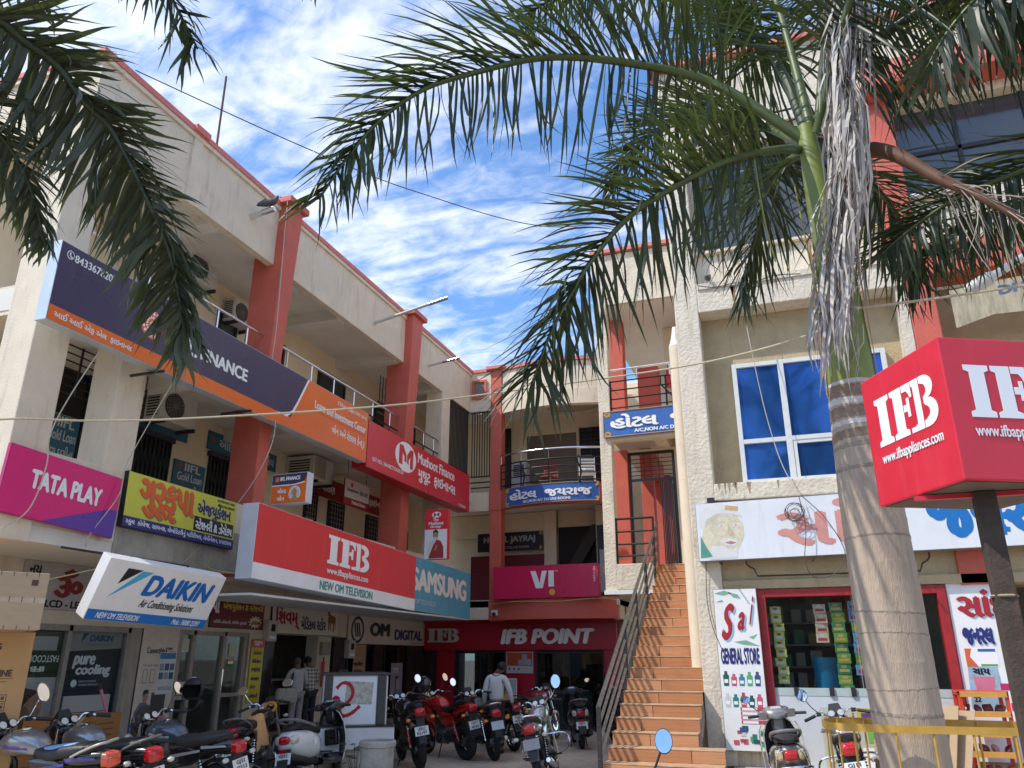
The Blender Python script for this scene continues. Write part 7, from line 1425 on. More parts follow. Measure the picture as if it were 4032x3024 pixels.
GRP = paint('bronze_grey_paint', (.16, .15, .14), .6, .3)
scooter('bronze-grey scooter with chrome bars in front of the general store', (-.20, 10.85, 0), 95, lean=-6, body=GRP, dark=BKM, l1='GJ11', l2='BB207', mirrors=(1,), chrome_bars=True, side_lens=mat('yellowed_lens', (.52, .44, .25), .15), head_m=paint('light_bronze_paint', (.28, .27, .255), .6, .3), under=GRP)
motorcycle('chrome-railed motorcycle behind the yellow tree guard', (.53, 10.58, 0), 90, lean=-9, tank=SILV, panel_m=BKB, l1='GJ11', l2='AEA26', rail_m=CHROME, mirrors=(1,), ind=CLR, leg_guard=CHROME)
scooter('scooter below the frame showing only its teardrop mirror', (-.88, 3.62, 0), 96, lean=-3, body=BKB, dark=BKM, mirrors=(-1,), l1='', l2='', mup=.25, msz=(.040, .056))
# helmets on bikes
def helmet(label, loc, rz, rx=0, m=None, visor=True):
    t = thing('helmet', label, 'helmet', loc, rz, 'helmets hung on bikes', rx); m = m or mat('matt_helmet', (.022, .022, .024), .45, var=.2)
    q = []; n = 18; k = 9
    for i in range(k+1):
        b = radians(-55+145*i/k)
        for j in range(n): a = 2*pi*j/n; q.append((.145*cos(b)*cos(a)*1.1, .125*cos(b)*sin(a), .14*sin(b)))
    f = []
    for i in range(k):
        for j in range(n):
            a = 2*pi*(j+.5)/n; bb = -55+145*(i+.5)/k
            if abs((a+pi) % (2*pi)-pi) < .95 and -38 < bb < 28: continue
            f.append((i*n+j, i*n+(j+1) % n, (i+1)*n+(j+1) % n, (i+1)*n+j))
    MB().add(q, f).build('shell', m, t, local=True, smooth=True)
    q2 = [(x*.90, y*.90, z*.90) for x, y, z in q]; MB().add(q2, f).build('lining', DARK, t, local=True, smooth=True)
    MB().tube([(.02, -.11, -.08), (.03, -.07, -.20), (.01, .0, -.24), (.03, .07, -.20), (.02, .11, -.08)], .008, 5).build('strap', BKM, t, local=True)
    if visor: MB().box(.02, .06, -.03, .03, .139, .143).build('sticker', TXTW, t, local=True)
    return t
helmet('black open helmet hung on the blue-grey motorcycle', (-7.06, 8.36, 1.32), radians(-60), rx=.0)
helmet('glossy dark helmet resting on the red motorcycle', (-6.62, 14.05, 1.22), radians(140), m=mat('gloss_helmet', (.03, .03, .033), .15, coat=.7))
# ================================================================ people
SKIN = mat('brown_skin', (.20, .105, .065), .55, var=.12, scale=9); HAIRB = mat('black_hair', (.012, .011, .011), .6, var=.3, scale=40); HAIRG = mat('greying_hair', (.07, .07, .072), .65, var=.5, scale=60)
def skin(verts, edges, radii, mats, name, parent, root=0, sub=2, smooth=True):
    me = bpy.data.meshes.new('tmp_skin'); me.from_pydata(verts, edges, [])
    ob = bpy.data.objects.new('tmp_skin', me); COL.objects.link(ob)
    md = ob.modifiers.new('skin', 'SKIN'); md.use_smooth_shade = True
    if not me.skin_vertices: me.attributes.new
    bm = bmesh.new(); bm.from_mesh(me); lay = bm.verts.layers.skin.verify(); bm.verts.ensure_lookup_table()
    for i, v in enumerate(bm.verts):
        r = radii[i]; v[lay].radius = r if isinstance(r, tuple) else (r, r); v[lay].use_root = (i == root)
    bm.to_mesh(me); bm.free()
    sm = ob.modifiers.new('sub', 'SUBSURF'); sm.levels = sub; sm.render_levels = sub
    bpy.context.view_layer.update(); dg = bpy.context.evaluated_depsgraph_get(); m2 = bpy.data.meshes.new_from_object(ob.evaluated_get(dg)); m2.name = name
    bpy.data.objects.remove(ob); bpy.data.meshes.remove(me); m2.materials.clear()
    return mkobj(name, m2, mats, parent, local=True, smooth=smooth and 80)
def person(label, loc, rz, H=1.66, shirt=None, trouser=None, hair=HAIRB, head_pitch=0.0, head_turn=0.0, arms='down', bag=None, sleeve=1.0, untuck=.10, stoop=0.0):
    t = thing('person', label, 'person', loc, rz)          # local: faces +Y, up Z
    k = H/1.66; S = lambda *p: (p[0]*k, p[1]*k, p[2]*k)
    st = stoop
    J = dict(pel=S(0, 0, .90), waist=S(0, .01+st*.3, 1.02), chest=S(0, st*.7+.01, 1.22), neckb=S(0, st-.005, 1.385), neck=S(0, st+.015+head_pitch*.3, 1.44), head=S(head_turn*.2, st+.035+head_pitch, 1.545), crown=S(head_turn*.3, st+.045+head_pitch*1.4, 1.61))
    for s_, n in ((-1, 'l'), (1, 'r')):
        J['sh'+n] = S(s_*.175, st, 1.34); J['hip'+n] = S(s_*.085, 0, .86); J['knee'+n] = S(s_*.095, .03*s_, .47); J['ank'+n] = S(s_*.10, -.02+.03*s_, .085); J['heel'+n] = S(s_*.10, -.05+.03*s_, .04); J['toe'+n] = S(s_*.115, .14+.03*s_, .03)
        if arms == 'front': J['el'+n] = S(s_*.25, st+.05, 1.10); J['wr'+n] = S(s_*.16, st+.26, 1.06)
        elif arms == 'rightup' and s_ > 0: J['el'+n] = S(.27, st+.03, 1.09); J['wr'+n] = S(.30, st+.10, .88)
        else: J['el'+n] = S(s_*.235, st-.02, 1.08); J['wr'+n] = S(s_*.255, st+.06, .86)
    names = list(J); idx = {n: i for i, n in enumerate(names)}
    R = dict(pel=(.13, .10), waist=(.125, .09), chest=(.155, .105), neckb=(.075, .065), neck=.052, head=(.072, .088), crown=(.055, .07), shl=.055, shr=.055, ell=.040, elr=.040, wrl=.028, wrr=.028, hipl=.085, hipr=.085, kneel=.055, kneer=.055, ankl=.035, ankr=.035, heell=.03, heelr=.03, toel=.028, toer=.028)
    E_ = [('pel', 'waist'), ('waist', 'chest'), ('chest', 'neckb'), ('neckb', 'neck'), ('neck', 'head'), ('head', 'crown')]
    for n in 'lr': E_ += [('neckb', 'sh'+n), ('sh'+n, 'el'+n), ('el'+n, 'wr'+n), ('pel', 'hip'+n), ('hip'+n, 'knee'+n), ('knee'+n, 'ank'+n), ('ank'+n, 'heel'+n), ('ank'+n, 'toe'+n)]
    verts = [J[n] for n in names]; rad = [tuple(x*k for x in R[n]) if isinstance(R[n], tuple) else R[n]*k for n in names]
    # hands: palm + five fingers in the same continuous mesh
    for s_, n in ((-1, 'l'), (1, 'r')):
        w = Vector(J['wr'+n]); d = (w-Vector(J['el'+n])).normalized(); side = Vector((0, 1, 0)); side = (side-d*side.dot(d)).normalized(); inn = d.cross(side)*s_
        pm_ = len(verts); verts.append(tuple(w+d*.055*k)); rad.append((.026*k, .018*k)); E_.append((idx['wr'+n], pm_))
        for fi, (off, ln) in enumerate(((.030, .062), (.011, .074), (-.010, .070), (-.029, .054))):
            b = w+d*.095*k+side*off*k; m_ = b+d*ln*.5*k+inn*-.006*k; e = b+d*ln*.95*k+inn*-.026*k
            i0 = len(verts); verts += [tuple(b), tuple(m_), tuple(e)]; rad += [.0095*k, .0088*k, .007*k]; E_ += [(pm_, i0), (i0, i0+1), (i0+1, i0+2)]
        b = w+d*.035*k+side*.032*k; e = b+d*.045*k+side*.022*k; i0 = len(verts); verts += [tuple(b), tuple(e)]; rad += [.011*k, .008*k]; E_ += [(pm_, i0), (i0, i0+1)]
    ed = [(idx[a] if isinstance(a, str) else a, idx[b] if isinstance(b, str) else b) for a, b in E_]
    body = skin(verts, ed, rad, SKIN, 'body', t)
    # face details
    hd = Vector(J['head']); fw = V(head_turn, 1, head_pitch*-.3).normalized(); rt = fw.cross(V(0, 0, 1)).normalized()
    MB().ball(tuple(hd+fw*.088*k+V(0, 0, -.01)), .017*k, 8, 6, sc=(.8, 1, 1.4)).build('nose', SKIN, body, local=True, smooth=True)
    for s_ in (-1, 1):
        MB().ball(tuple(hd+rt*s_*.075*k+V(0, 0, -.005)), .024*k, 8, 6, sc=(.45, .8, 1.3)).build('ear', SKIN, body, local=True, smooth=True); MB().ball(tuple(hd+fw*.078*k+rt*s_*.03*k+V(0, 0, .015)), .011*k, 8, 6).build('eye', mat('eye_white', (.5, .48, .45), .3), body, local=True, smooth=True)
    MB().ball(tuple(hd+fw*.080*k+V(0, 0, -.045*k)), .018*k, 8, 6, sc=(1.2, .5, .35)).build('mouth', mat('lips', (.16, .06, .05), .5), body, local=True, smooth=True)
    # hair cap
    q = []; n = 16; m = 8; c = hd+V(0, 0, .02*k)-fw*.008*k
    for i in range(m+1):
        b = radians(-38+128*i/m)
        for j in range(n):
            a = 2*pi*j/n; dirv = rt*cos(a)+fw*sin(a); front = max(0, sin(a)); bb = max(b, radians(-38+70*front)); q.append(tuple(c+dirv*.088*k*cos(bb)*(1+.16*abs(sin(a)))+V(0, 0, .098*k*sin(bb))+V(random.gauss(0, .0015), random.gauss(0, .0015), random.gauss(0, .0015))))
    MB().add(q, [(i*n+j, i*n+(j+1) % n, (i+1)*n+(j+1) % n, (i+1)*n+j) for i in range(m) for j in range(n)]).build('hair', hair, t, local=True, smooth=True)
    # shirt
    vn = ['pel', 'waist', 'chest', 'neckb', 'shl', 'shr', 'ell', 'elr', 'wrl', 'wrr']; V2 = [J[n] for n in vn]; V2[0] = S(0, .0, .90-untuck); rr = dict(pel=(.152, .125), waist=(.150, .118), chest=(.172, .128), neckb=(.085, .078), shl=.068, shr=.068, ell=.054, elr=.054, wrl=.038, wrr=.038)
    e2 = [(0, 1), (1, 2), (2, 3), (3, 4), (3, 5), (4, 6), (5, 7)]
    for a, b in ((6, 8), (7, 9)):
        p = Vector(V2[a]).lerp(Vector(V2[b]), sleeve*.94); V2[b] = tuple(p); e2.append((a, b))
    skin(V2, e2, [tuple(x*k for x in rr[n]) if isinstance(rr[n], tuple) else rr[n]*k for n in vn], shirt, 'shirt', t)
    col = MB().torus(.062*k, .014*k, Matrix.Translation(Vector(J['neck'])+V(0, -.005, -.02)) @ Matrix.Diagonal((1, 1, 1.3, 1)), 16, 6).build('collar', shirt, t, local=True, smooth=True)
    vn = ['pel', 'hipl', 'hipr', 'kneel', 'kneer', 'ankl', 'ankr']; V3 = [J[n] for n in vn]; V3[5] = tuple(Vector(V3[5])+V(0, 0, .02)); V3[6] = tuple(Vector(V3[6])+V(0, 0, .02))
    skin(V3, [(0, 1), (0, 2), (1, 3), (2, 4), (3, 5), (4, 6)], [(.135*k, .11*k), .098*k, .098*k, .075*k, .075*k, .062*k, .062*k], trouser, 'trousers', t)
    for n in 'lr':
        a = Vector(J['heel'+n]); b = Vector(J['toe'+n]); MB().loft([(0, .035, .035, .03, 3), (.05, .04, .042, .04, 3), (.14, .03, .045, .028, 3), (.20, .022, .03, .018, 3)], 12, T=Matrix.Translation((a.x, a.y-.03, 0)) @ Matrix.Rotation(pi/2, 4, 'Z')).build('shoe', mat('dark_shoe', (.03, .022, .018), .5), t, local=True, smooth=True)
    return t
WSH = mat('white_cotton', (.62, .62, .60), .85, var=.08, scale=7, bump=.35, bscale=14); GSH = mat('pale_grey_cotton', (.46, .455, .45), .85, var=.12, scale=7, bump=.4, bscale=14); DTR = mat('dark_trousers', (.025, .026, .032), .8, var=.2); LTR = mat('pale_grey_trousers', (.34, .325, .31), .85, var=.15)
# check shirt: woven bands
CHK = bpy.data.materials.new('checked_cotton'); CHK.use_nodes = True; _n = CHK.node_tree.nodes; _l = CHK.node_tree.links; _b = _n['Principled BSDF']; _b.inputs['Roughness'].default_value = .85
_tc = _n.new('ShaderNodeTexCoord'); _mix = None; _base = None
def _wave(axis):
    w = _n.new('ShaderNodeTexWave'); w.bands_direction = axis; w.inputs['Scale'].default_value = 4.6; _l.new(_tc.outputs['Object'], w.inputs['Vector']); r = _n.new('ShaderNodeValToRGB'); r.color_ramp.interpolation = 'CONSTANT'; r.color_ramp.elements[0].color = (.10, .085, .075, 1); r.color_ramp.elements[1].position = .42; r.color_ramp.elements[1].color = (.58, .54, .48, 1); _l.new(w.outputs['Fac'], r.inputs[0]); return r.outputs[0]
_m = _n.new('ShaderNodeMix'); _m.data_type = 'RGBA'; _m.inputs[0].default_value = .5; _l.new(_wave('X'), _m.inputs[6]); _l.new(_wave('Z'), _m.inputs[7]); _l.new(_m.outputs[2], _b.inputs['Base Color'])
pA = person('man in a white long-sleeved shirt standing among the bikes, seen from behind', (-5.52, 14.95, 0), radians(8), 1.62, WSH, DTR, HAIRB, head_pitch=.0, head_turn=.55, arms='rightup', untuck=-.02)
pB = person('older man in a pale grey shirt with a shoulder bag at the medical store', (-9.08, 13.62, .30), radians(55), 1.40, GSH, LTR, HAIRG, head_pitch=.06, arms='front', untuck=.14, stoop=.04)
pC = person('man in a checked shirt leaning into the medical store', (-9.12, 14.12, .30), radians(62), 1.42, CHK, DTR, HAIRB, head_pitch=.09, arms='front', untuck=.08, stoop=.08)
pD = person('person in a yellow shirt in the dark behind the medical counter', (-10.75, 14.05, .31), radians(-120), 1.38, mat('yellow_cotton', (.55, .32, .03), .8, var=.1), DTR, HAIRB, arms='down')
cap = thing('face_mask', 'pale mask on the face of the man in white', 'mask', (-5.5, 15.0, 1.4)); MB().ball((-5.445, 15.045, 1.475), .055, 10, 8, sc=(.9, .8, 1.0)).build('cloth', mat('mask_cloth', (.50, .48, .40), .8), cap, smooth=True)
bg_ = thing('shoulder_bag', 'cream cloth shoulder bag of the man in the grey shirt', 'bag', (-9.0, 13.35, .9))
MB().loft([(-.20, 0, .06, .10, 4), (-.16, 0, .09, .14, 4), (.14, 0, .09, .14, 4), (.18, 0, .06, .11, 4)], 16, T=Matrix.Translation((-9.02, 13.22, 1.02)) @ Matrix.Rotation(radians(55), 4, 'Z')).build('pouch', mat('cream_canvas', (.46, .42, .36), .9, var=.15, bump=.3), bg_, smooth=True)
MB().tube(smoothpath([(-9.02, 13.22, 1.13), (-9.02, 13.36, 1.32), (-9.16, 13.56, 1.44)], 5), .012, 6).build('strap', BKM, bg_)
# ================================================================ yard props
# numbered pedestal
pd = thing('pedestal', 'white marble pedestal with black corners and a red painted numeral', 'pedestal', (-6.55, 11.37, 0), radians(33))
MARB = mat('white_marble', (.62, .61, .60), .35, var=.10, scale=2.5, stain=.25, stain_col=(.36, .34, .31)); GRN = mat('dark_granite', (.045, .045, .040), .3, var=.35, scale=30)
def pb(nm, m, x0, x1, y0, y1, z0, z1, bv=0.0): return MB().box(x0, x1, y0, y1, z0, z1).build(nm, m, pd, local=True, bevel=bv)
pb('plinth_block', CONC, -.50, .56, -.44, .5, 0, .419); pb('base', MARB, -.53, .60, -.50, .5, .42, .72, .02); pb('base_lip', GRN, -.54, .61, -.51, .51, .722, .74)
pb('body', MARB, -.48, .48, -.43, .45, .741, 1.44, .015); pb('top', GRN, -.50, .50, -.47, .47, 1.441, 1.475, .006)
for a, b in ((-.455, -.34), (.32, .455)): pb('granite_strip', GRN, a, b, -.465, -.431, .742, 1.439, .02)
F = frame((-.335, -.432, .76), (1, 0, 0), (0, 0, 1)); panel(F, rect(0, 0, .65, .66), mat('glossy_white_tile', (.70, .71, .72), .3, var=.06), pd, .012, 'tile', t=.01, local=True)
panel(F, [(.18, .28), (.58, .27), (.60, .58), (.20, .60)], mat('torn_poster_paste', (.46, .43, .36), .8, var=.5, scale=16), pd, .0135, 'paste_residue', local=True)
RPN = mat('red_brush_paint', (.52, .012, .025), .5, var=.15, scale=20); mb = MB()
P = smoothpath([(a*.95, b, 0) for a, b in [(.06, .50), (.14, .57), (.24, .56), (.31, .47), (.29, .36), (.21, .28), (.11, .24), (.04, .29), (.03, .36), (.08, .37), (.11, .29), (.12, .20), (.17, .12), (.26, .13), (.35, .18), (.43, .25)]], 5)
for a, b in zip(P, P[1:]):
    d = (b-a); nrm = V(-d.y, d.x, 0).normalized(); w = .024+random.uniform(-.005, .004)
    mb.add([F[0]+F[1]*c.x+F[2]*c.y+F[3]*.0165 for c in (a-nrm*w-d*.3, b-nrm*w+d*.3, b+nrm*w+d*.3, a+nrm*w-d*.3)], [(0, 1, 2, 3)])
mb.build('painted_numeral', RPN, pd, local=True)
bn = thing('concrete_bin', 'round concrete bin in front of the numbered pedestal', 'bin', (-5.55, 9.55, 0))
MB().lathe([(.17, 0), (.205, .02), (.215, .60), (.235, .61), (.24, .66), (.225, .68), (.19, .68), (.18, .5), (0, .5)], 26, Matrix.Translation((-5.26, 9.82, 0))).build('drum', mat('mottled_cement', (.36, .34, .30), .85, var=.35, scale=6, bump=.5, bscale=30, stain=.5, stain_col=(.14, .12, .10)), bn, smooth=40)
pt = thing('weed_plant', 'broad green leaves growing by the pedestal behind the bin', 'plant', (-5.9, 10.5, 0)); rnd = random.Random(4)
for k in range(16):
    a = rnd.uniform(0, 6.28); z = rnd.uniform(.12, .62); p = V(-5.92+rnd.gauss(0, .10), 10.45+rnd.gauss(0, .1), z); d = V(cos(a), sin(a), -.25).normalized(); s_ = d.cross(V(0, 0, 1)).normalized(); l_ = rnd.uniform(.10, .17)
    MB().add([p, p+d*l_*.3+s_*l_*.35, p+d*l_*.8+s_*l_*.25, p+d*l_, p+d*l_*.8-s_*l_*.25, p+d*l_*.3-s_*l_*.35, p+d*l_*.5+V(0, 0, .015)], [(0, 1, 6), (1, 2, 6), (2, 3, 6), (3, 4, 6), (4, 5, 6), (5, 0, 6)]).build('leaf', leafmat('weed_leaf', (.035, .09, .03), (.08, .18, .03)), pt)
    MB().tube([(-5.92, 10.45, .0), tuple(V(-5.92, 10.45, 0).lerp(p, .6)+V(0, 0, .05)), tuple(p)], .004, 4).build('stem', RACHD, pt)
# cartons on the left
CARD = mat('brown_carton', (.46, .335, .21), .8, var=.08, scale=5, stretch=(1, 1, 4)); CARDO = mat('orange_carton', (.50, .29, .12), .75, var=.07, scale=4); TAPE = mat('clear_tape', (.50, .40, .28), .25)
INK = mat('carton_ink', (.09, .05, .03), .7, var=0)
def carton(name, label, F, w, h, d, m, group='cartons outside the television shop'):
    t = thing(name, label, 'carton', tuple(F[0]), group=group); MB().prism(rect(0, 0, w, h), F, -d, 0).build('box', m, t, bevel=.008); return t
F = frame((-7.965, 5.19, 1.95), (.58, .81, 0), (0, 0, 1)); t = carton('cardboard_carton', 'large taped brown carton on top of the orange one at the left edge', F, 1.25, .56, .6, CARD)
panel(F, rect(.0, .26, 1.25, .31), TAPE, t, .002, 'tape'); panel(F, rect(1.10, .43, 1.16, .49), INK, t, .002, 'arrow_print')
for k in range(11): panel(F, rect(.05+k*.11, .265, .056+k*.11, .32), INK, t, .0035, 'staple'); panel(F, rect(.05+k*.11, .0, .056+k*.11, .04), INK, t, .0025, 'staple'); panel(F, rect(.05+k*.11, .52, .056+k*.11, .56), INK, t, .0025, 'staple')
F = frame((-8.256, 5.625, .30), (.58, .81, 0), (0, 0, 1)); t = carton('cardboard_carton', 'tall orange washing machine carton under the brown one', F, 1.08, 1.64, .6, CARDO)
text('SAMSUNG', F, .30, 1.46, .80, 1.53, INK, t, .003, bold=.05); text('WASHING MACHINE', F, .22, 1.20, .94, 1.27, INK, t, .003, bold=.05); panel(F, rect(.22, 1.18, .96, 1.185), INK, t, .003, 'rule')
for k in range(3): panel(F, rect(.50, 1.15-k*.025, .90-k*.06, 1.155-k*.025), INK, t, .003, 'rule')
for r_ in range(2):
    for c_ in range(5): panel(F, rect(.52+c_*.085, .96-r_*.085, .59+c_*.085, 1.03-r_*.085), INK, t, .003, 'icon'); panel(F, rect(.527+c_*.085, .967-r_*.085, .583+c_*.085, 1.023-r_*.085), CARDO, t, .0042, 'icon'); panel(F, ell(.555+c_*.085, .995-r_*.085, .018, .02, 6), INK, t, .0052, 'icon')
for r_ in range(2): panel(F, rect(.60, .56-r_*.2, .62, .70-r_*.2), INK, t, .003, 'icon'); panel(F, ell(.72, .63-r_*.2, .05, .05, 7), INK, t, .003, 'icon')
F = frame((-8.55, 7.66, .30), (-.03, 1, 0), (0, 0, 1)); t = carton('cardboard_carton', 'low orange-brown carton lying under the pure-cooling banner', F, 1.20, .70, .35, mat('dark_orange_carton', (.36, .155, .045), .75, var=.1))
for k in range(3): panel(F, rect(.80+k*.02, .58-k*.07, 1.08, .592-k*.07), INK, t, .003, 'rule')
for k in range(2): panel(F, rect(.62+k*.09, .46, .69+k*.09, .62), INK, t, .003, 'icon'); panel(F, rect(.628+k*.09, .468, .682+k*.09, .612), mat('dark_orange_carton', (.36, .155, .045)), t, .0042, 'icon')
panel(F, [(.48, .46), (.52, .45), (.54, .64), (.60, .68), (.46, .68)], TAPE, t, .003, 'tape')
bt = thing('spray_can', 'blue and white bottle standing beside the low carton', 'bottle', (-8.5, 9.0, .3)); MB().lathe([(.06, 0), (.062, .02), (.062, .28), (.055, .30), (.055, .44), (0, .45)], 16, Matrix.Translation((-8.5, 8.99, .30))).build('body', mat('pale_blue_bottle', (.40, .50, .60), .35), bt, smooth=40); MB().lathe([(0, 0), (.058, 0), (.058, .10), (0, .11)], 16, Matrix.Translation((-8.5, 8.99, .751))).build('lid', BLUEV, bt)
br = thing('broom', 'pink broom handle leaning in front of the navy banner', 'broom', (-8.62, 8.95, .3)); MB().tube([(-8.60, 8.98, .31), (-8.95, 8.80, 1.28)], .02, 8).build('handle', mat('pink_plastic', (.60, .18, .26), .45), br); MB().tube([(-8.95, 8.80, 1.28), (-8.98, 8.785, 1.36)], .024, 8).build('cap', BLACK, br); MB().lathe([(.02, .2), (.07, 0), (0, 0)], 10, Matrix.Translation((-8.6, 8.98, .305))).build('bristles', DRY, br)
# cardboard sheets behind the guard
for k in range(6):
    a = radians(60+k*9); F = frame((.72+k*.09, 11.02, .31), (sin(a)*.3+.2, -cos(a)*.6-.5, 0), (.10+.03*k, .12, 1)); tag(MB().prism(rect(0, 0, .52+.03*(k % 3), .78+.05*((k*2) % 3)), F, 0, .012).build('cardboard_sheet', CARD), ('leftmost', 'second', 'third', 'fourth', 'fifth', 'rightmost')[k]+' flattened brown carton of the stack leaning behind the yellow guard', 'cardboard', 'flattened cartons leaning behind the guard')
bx_ = carton('cardboard_carton', 'small brown carton on the ground behind the palm trunk', frame((.80, 10.6, .305), (1, 0, 0), (0, 0, 1)), .42, .40, .35, CARD, group=None)
# orange cloth on the bike with the side basket
cl = []; P0 = V(-7.02, 9.62, .93); nu, nv = 9, 9
for i in range(nu):
    for j in range(nv):
        u = i/(nu-1)-.5; v = j/(nv-1)-.5; x = P0.x+u*.40+v*.08; y = P0.y+v*.20; d = max(0, abs(u)-.18); z = P0.z+.03-d*1.1-max(0, abs(v)-.25)*.5+.02*sin(9*u+5*v); cl.append((x*1.0-(.04 if u > 0 else -.04)*d, y, z))
tag(MB().add(cl, [(i*nv+j, i*nv+j+1, (i+1)*nv+j+1, (i+1)*nv+j) for i in range(nu-1) for j in range(nv-1)]).build('dust_cloth', mat('orange_cloth', (.66, .34, .13), .9, var=.12, scale=12, bump=.3), smooth=True), 'orange cloth draped over the motorcycle with the chrome side basket', 'cloth')
# marigold garland on the same bike
mg = MB()
for k in range(14): a = 2*pi*k/14; mg.ball((-7.20+.09*cos(a), 10.17+.03*sin(a), 1.02+.06*sin(a)), .024, 7, 5)
tag(mg.build('flower_garland', mat('marigold', (.70, .28, .02), .7, var=.3, scale=60), smooth=True, kind='stuff'), 'orange marigold garland around the handlebar of the same motorcycle', 'garland')
# pigeons
def pigeon(label, p, rz, s=1.0, m=None):
    t = thing('pigeon', label, 'bird', p, rz, 'pigeons perched on the buildings'); m = m or mat('pigeon_grey', (.07, .075, .085), .6, var=.25, scale=20)
    v = [(-.17*s, 0, .05*s), (-.08*s, 0, .075*s), (.0, 0, .095*s), (.07*s, 0, .12*s), (.095*s, 0, .16*s), (.105*s, 0, .195*s), (.125*s, 0, .192*s)]
    b = skin(v, [(i, i+1) for i in range(6)], [(.022*s, .008*s), (.045*s, .035*s), (.055*s, .052*s), (.046*s, .05*s), (.026*s, .028*s), (.024*s, .025*s), (.012*s, .014*s)], m, 'body', t, root=2)
    MB().tube([(.135*s, 0, .19*s), (.165*s, 0, .182*s)], [.007*s, .002*s], 6).build('beak', mat('beak', (.10, .09, .08), .5), t, local=True)
    for q in (-1, 1):
        MB().loft([(-.15*s, .07*s, .004*s, .012*s, 2, q*.02*s), (-.06*s, .095*s, .008*s, .03*s, 2, q*.045*s), (.04*s, .11*s, .006*s, .028*s, 2, q*.045*s)], 10).build('wing', mat('pigeon_wing', (.12, .125, .135), .6, var=.4, scale=30), t, local=True, smooth=True); MB().tube([(0, q*.02*s, .055*s), (.01*s, q*.02*s, 0)], .004*s, 5).build('leg', mat('pigeon_leg', (.3, .08, .07), .6), t, local=True); MB().ball((.112*s, q*.02*s, .2*s), .005*s, 6, 5).build('eye', mat('bird_eye', (.4, .1, .02), .3), t, local=True)
pigeon('pigeon sitting on the stubby spout of the left parapet', (-7.66, 9.42, 8.88), radians(20), 1.25)
pigeon('pigeon at the left end of the right building upper window sill', (-.62, 12.08, 8.17), radians(20), 1.3); pigeon('small dark pigeon on the beam below the upper right window', (-.72, 11.93, 7.52), radians(90), 1.0); pigeon('pigeon on the white ledge beside the right coral pillar', (2.62, 11.98, 8.52), radians(180), 1.2)
ledge = MB().box(2.44, 3.5, 11.85, 12.0, 8.44, 8.50).build('wall_air_conditioner', PAINTW, bevel=.02); tag(ledge, 'white louvred unit on the ledge beside the right coral pillar', 'air conditioner')
# rods and aerial on the left roof
tag(MB().tube([(-8.05, 8.45, 9.5), (-8.05, 8.43, 10.95)], .018, 6).build('roof_rod', mat('rusty_rod', (.12, .06, .05), .8)), 'thin upright rod on the left roof parapet', 'rod')
# ================================================================ cables
def cable(label, pts, r, m, cat='cable', k=10): return tag(MB().tube(smoothpath(pts, k), r, 6).build('cable', m, smooth=True), label, cat)
ROPE = mat('yellowed_rope', (.50, .44, .30), .8, var=.25, scale=60); DKC = mat('dark_cable', (.06, .055, .06), .6); PLC = mat('pale_cable', (.50, .46, .36), .6)
cable('twisted pale cable strung right across the yard at sign height', [(-8.05, 5.0, 3.70), (-6.49, 4.67, 3.66), (-6.01, 5.28, 3.78), (-5.45, 5.85, 3.91), (-4.01, 6.92, 4.20), (-3.03, 7.94, 4.57), (-.80, 7.96, 4.64), (.41, 6.2, 4.14), (.52, 5.52, 4.05), (.74, 5.53, 4.02), (1.74, 5.74, 4.12), (3.0, 5.9, 4.25)], .010, ROPE)
cable('dark wire from the left roof to the right building', [(-7.94, 6.60, 9.52), (-6.28, 8.41, 8.99+.08), (-5.51, 10.66, 9.52), (-3.51, 12.31, 9.35), (-1.3, 12.6, 9.5)], .008, DKC)
cable('pale cable hanging down the first coral pillar', [(-7.78, 10.05, 9.5), (-7.76, 10.06, 8.3), (-7.74, 10.08, 7.0), (-7.7, 10.02, 6.1), (-7.42, 9.9, 5.1), (-7.5, 9.75, 4.4), (-7.8, 9.7, 3.9)], .008, PLC)
cable('pale cable looping down from the navy sign past the pink sign', [(-7.6, 6.6, 5.2), (-7.75, 6.45, 4.6), (-7.78, 6.32, 4.1), (-7.72, 6.30, 3.7), (-7.76, 6.22, 3.2), (-7.9, 5.95, 2.9), (-8.2, 5.7, 2.5)], .008, PLC)
cable('second pale cable hanging beside the yellow sign', [(-7.5, 7.75, 5.2), (-7.72, 7.62, 4.5), (-7.84, 7.52, 4.0), (-7.82, 7.46, 3.6), (-7.88, 7.2, 3.1), (-7.7, 7.0, 2.9)], .007, PLC)
for i, (a, b, c) in enumerate((((-7.95, 9.2, 3.2), (-7.6, 8.2, 2.72), (-7.4, 7.2, 2.74)), ((-7.92, 9.4, 3.1), (-7.5, 8.9, 2.85), (-7.0, 8.85, 2.75)), ((-7.3, 7.1, 2.70), (-7.7, 6.6, 2.5), (-8.3, 6.3, 2.35)))): cable(('yellow cable sagging from the yellow sign to the tilted sign', 'short yellow cable from the yellow sign to the red sign', 'yellow cable running left behind the tilted sign')[i], [a, b, c], .007, mat('yellow_cable', (.45, .38, .14), .6))
cable('thin cable hanging down the right facade past the blue window', [(-.28, 11.83, 7.52), (-.22, 11.85, 7.0), (-.16, 11.80, 6.2), (-.06, 11.82, 5.2), (.08, 11.8, 4.4), (.26, 11.72, 3.9)], .007, PLC)
cl_ = MB()
for k in range(7): cl_.torus(random.uniform(.06, .14), .004, Matrix.Translation((.20+random.uniform(-.04, .04), 11.60, 3.62+random.uniform(-.05, .05))) @ Euler((pi/2+random.uniform(-.7, .7), random.uniform(-.9, .9), 0)).to_matrix().to_4x4(), 18, 4)
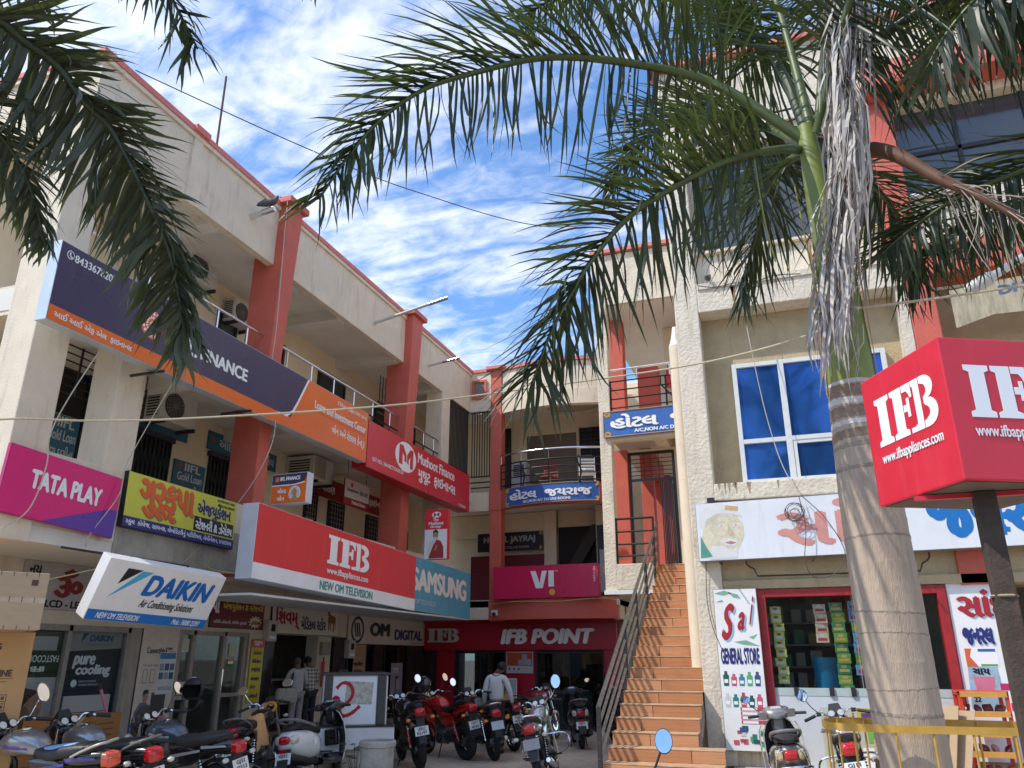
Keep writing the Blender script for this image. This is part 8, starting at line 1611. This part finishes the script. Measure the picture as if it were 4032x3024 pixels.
tag(cl_.build('cable_coil', DKC), 'tangled coil of dark cable hung on the store banner', 'cable', None)
cable('long loop of cable drooping below the coil', [(.26, 11.62, 3.85), (.30, 11.60, 3.4), (.24, 11.60, 2.95), (.34, 11.60, 2.72), (.62, 11.60, 2.78), (.76, 11.60, 3.05), (.58, 11.60, 3.5), (.30, 11.62, 3.85)], .006, DKC)
cable('yellow cable along the underside of the telecom sign', [(-7.3, 19.2, 2.98), (-6.5, 18.98, 3.02), (-5.4, 18.93, 3.0), (-4.4, 19.05, 3.06), (-4.0, 19.3, 3.02)], .012, mat('yellow_cable', (.45, .38, .14)))
cable('thin dark cable drooping beside the stairs on the pillar', [(-1.12, 11.86, 3.0), (-1.15, 11.87, 2.5), (-1.10, 11.86, 2.1), (-.96, 11.86, 1.7)], .006, DKC)
# ================================================================ street side opposite (seen in the glass)
OBY = -9
ob = thing('opposite_building', 'old building across the street, mirrored in the store glass', 'building', (0, -15, 0))
OW = mat('opposite_wall', (.34, .30, .25), .85, var=.2, scale=1.2); bx('wall', OW, ob, -26, 26, -16, -15, 0, 6.2); bx('cornice', OW, ob, -26, 26, -15, -14.7, 5.9, 6.3); bx('floor_band', OW, ob, -26, 26, -15, -14.8, 3.6, 3.9)
for k in range(13):
    x = -24+k*4; w_ = MB().box(x-.7, x+.7, -14.998, -14.95, 4.6, 6.0).build('window', mat('opposite_pane', (.03, .035, .04), .15), ob); MB().box(x-.04, x+.04, -14.95, -14.9, 4.6, 6.0).build('mullion', PAINTW, w_)
    MB().prism([(x-.7, 6.0)]+[(x+.7*cos(a), 6.0+.6*sin(a)) for a in (pi, pi*.8, pi*.6, pi*.4, pi*.2, 0)], frame((0, -14.96, 0), (-1, 0, 0), (0, 0, 1)) if False else frame((0, -14.97, 0), (1, 0, 0), (0, 0, 1)), -.01, .01).build('arch', mat('opposite_pane', (.03, .035, .04)), w_)
    MB().box(x-1.4, x+1.4, -14.998, -14.93, .2, 3.0).build('shutter', mat('opposite_shutter', (.12, .14, .15), .5, var=.2), ob)

ob.location.y = -24
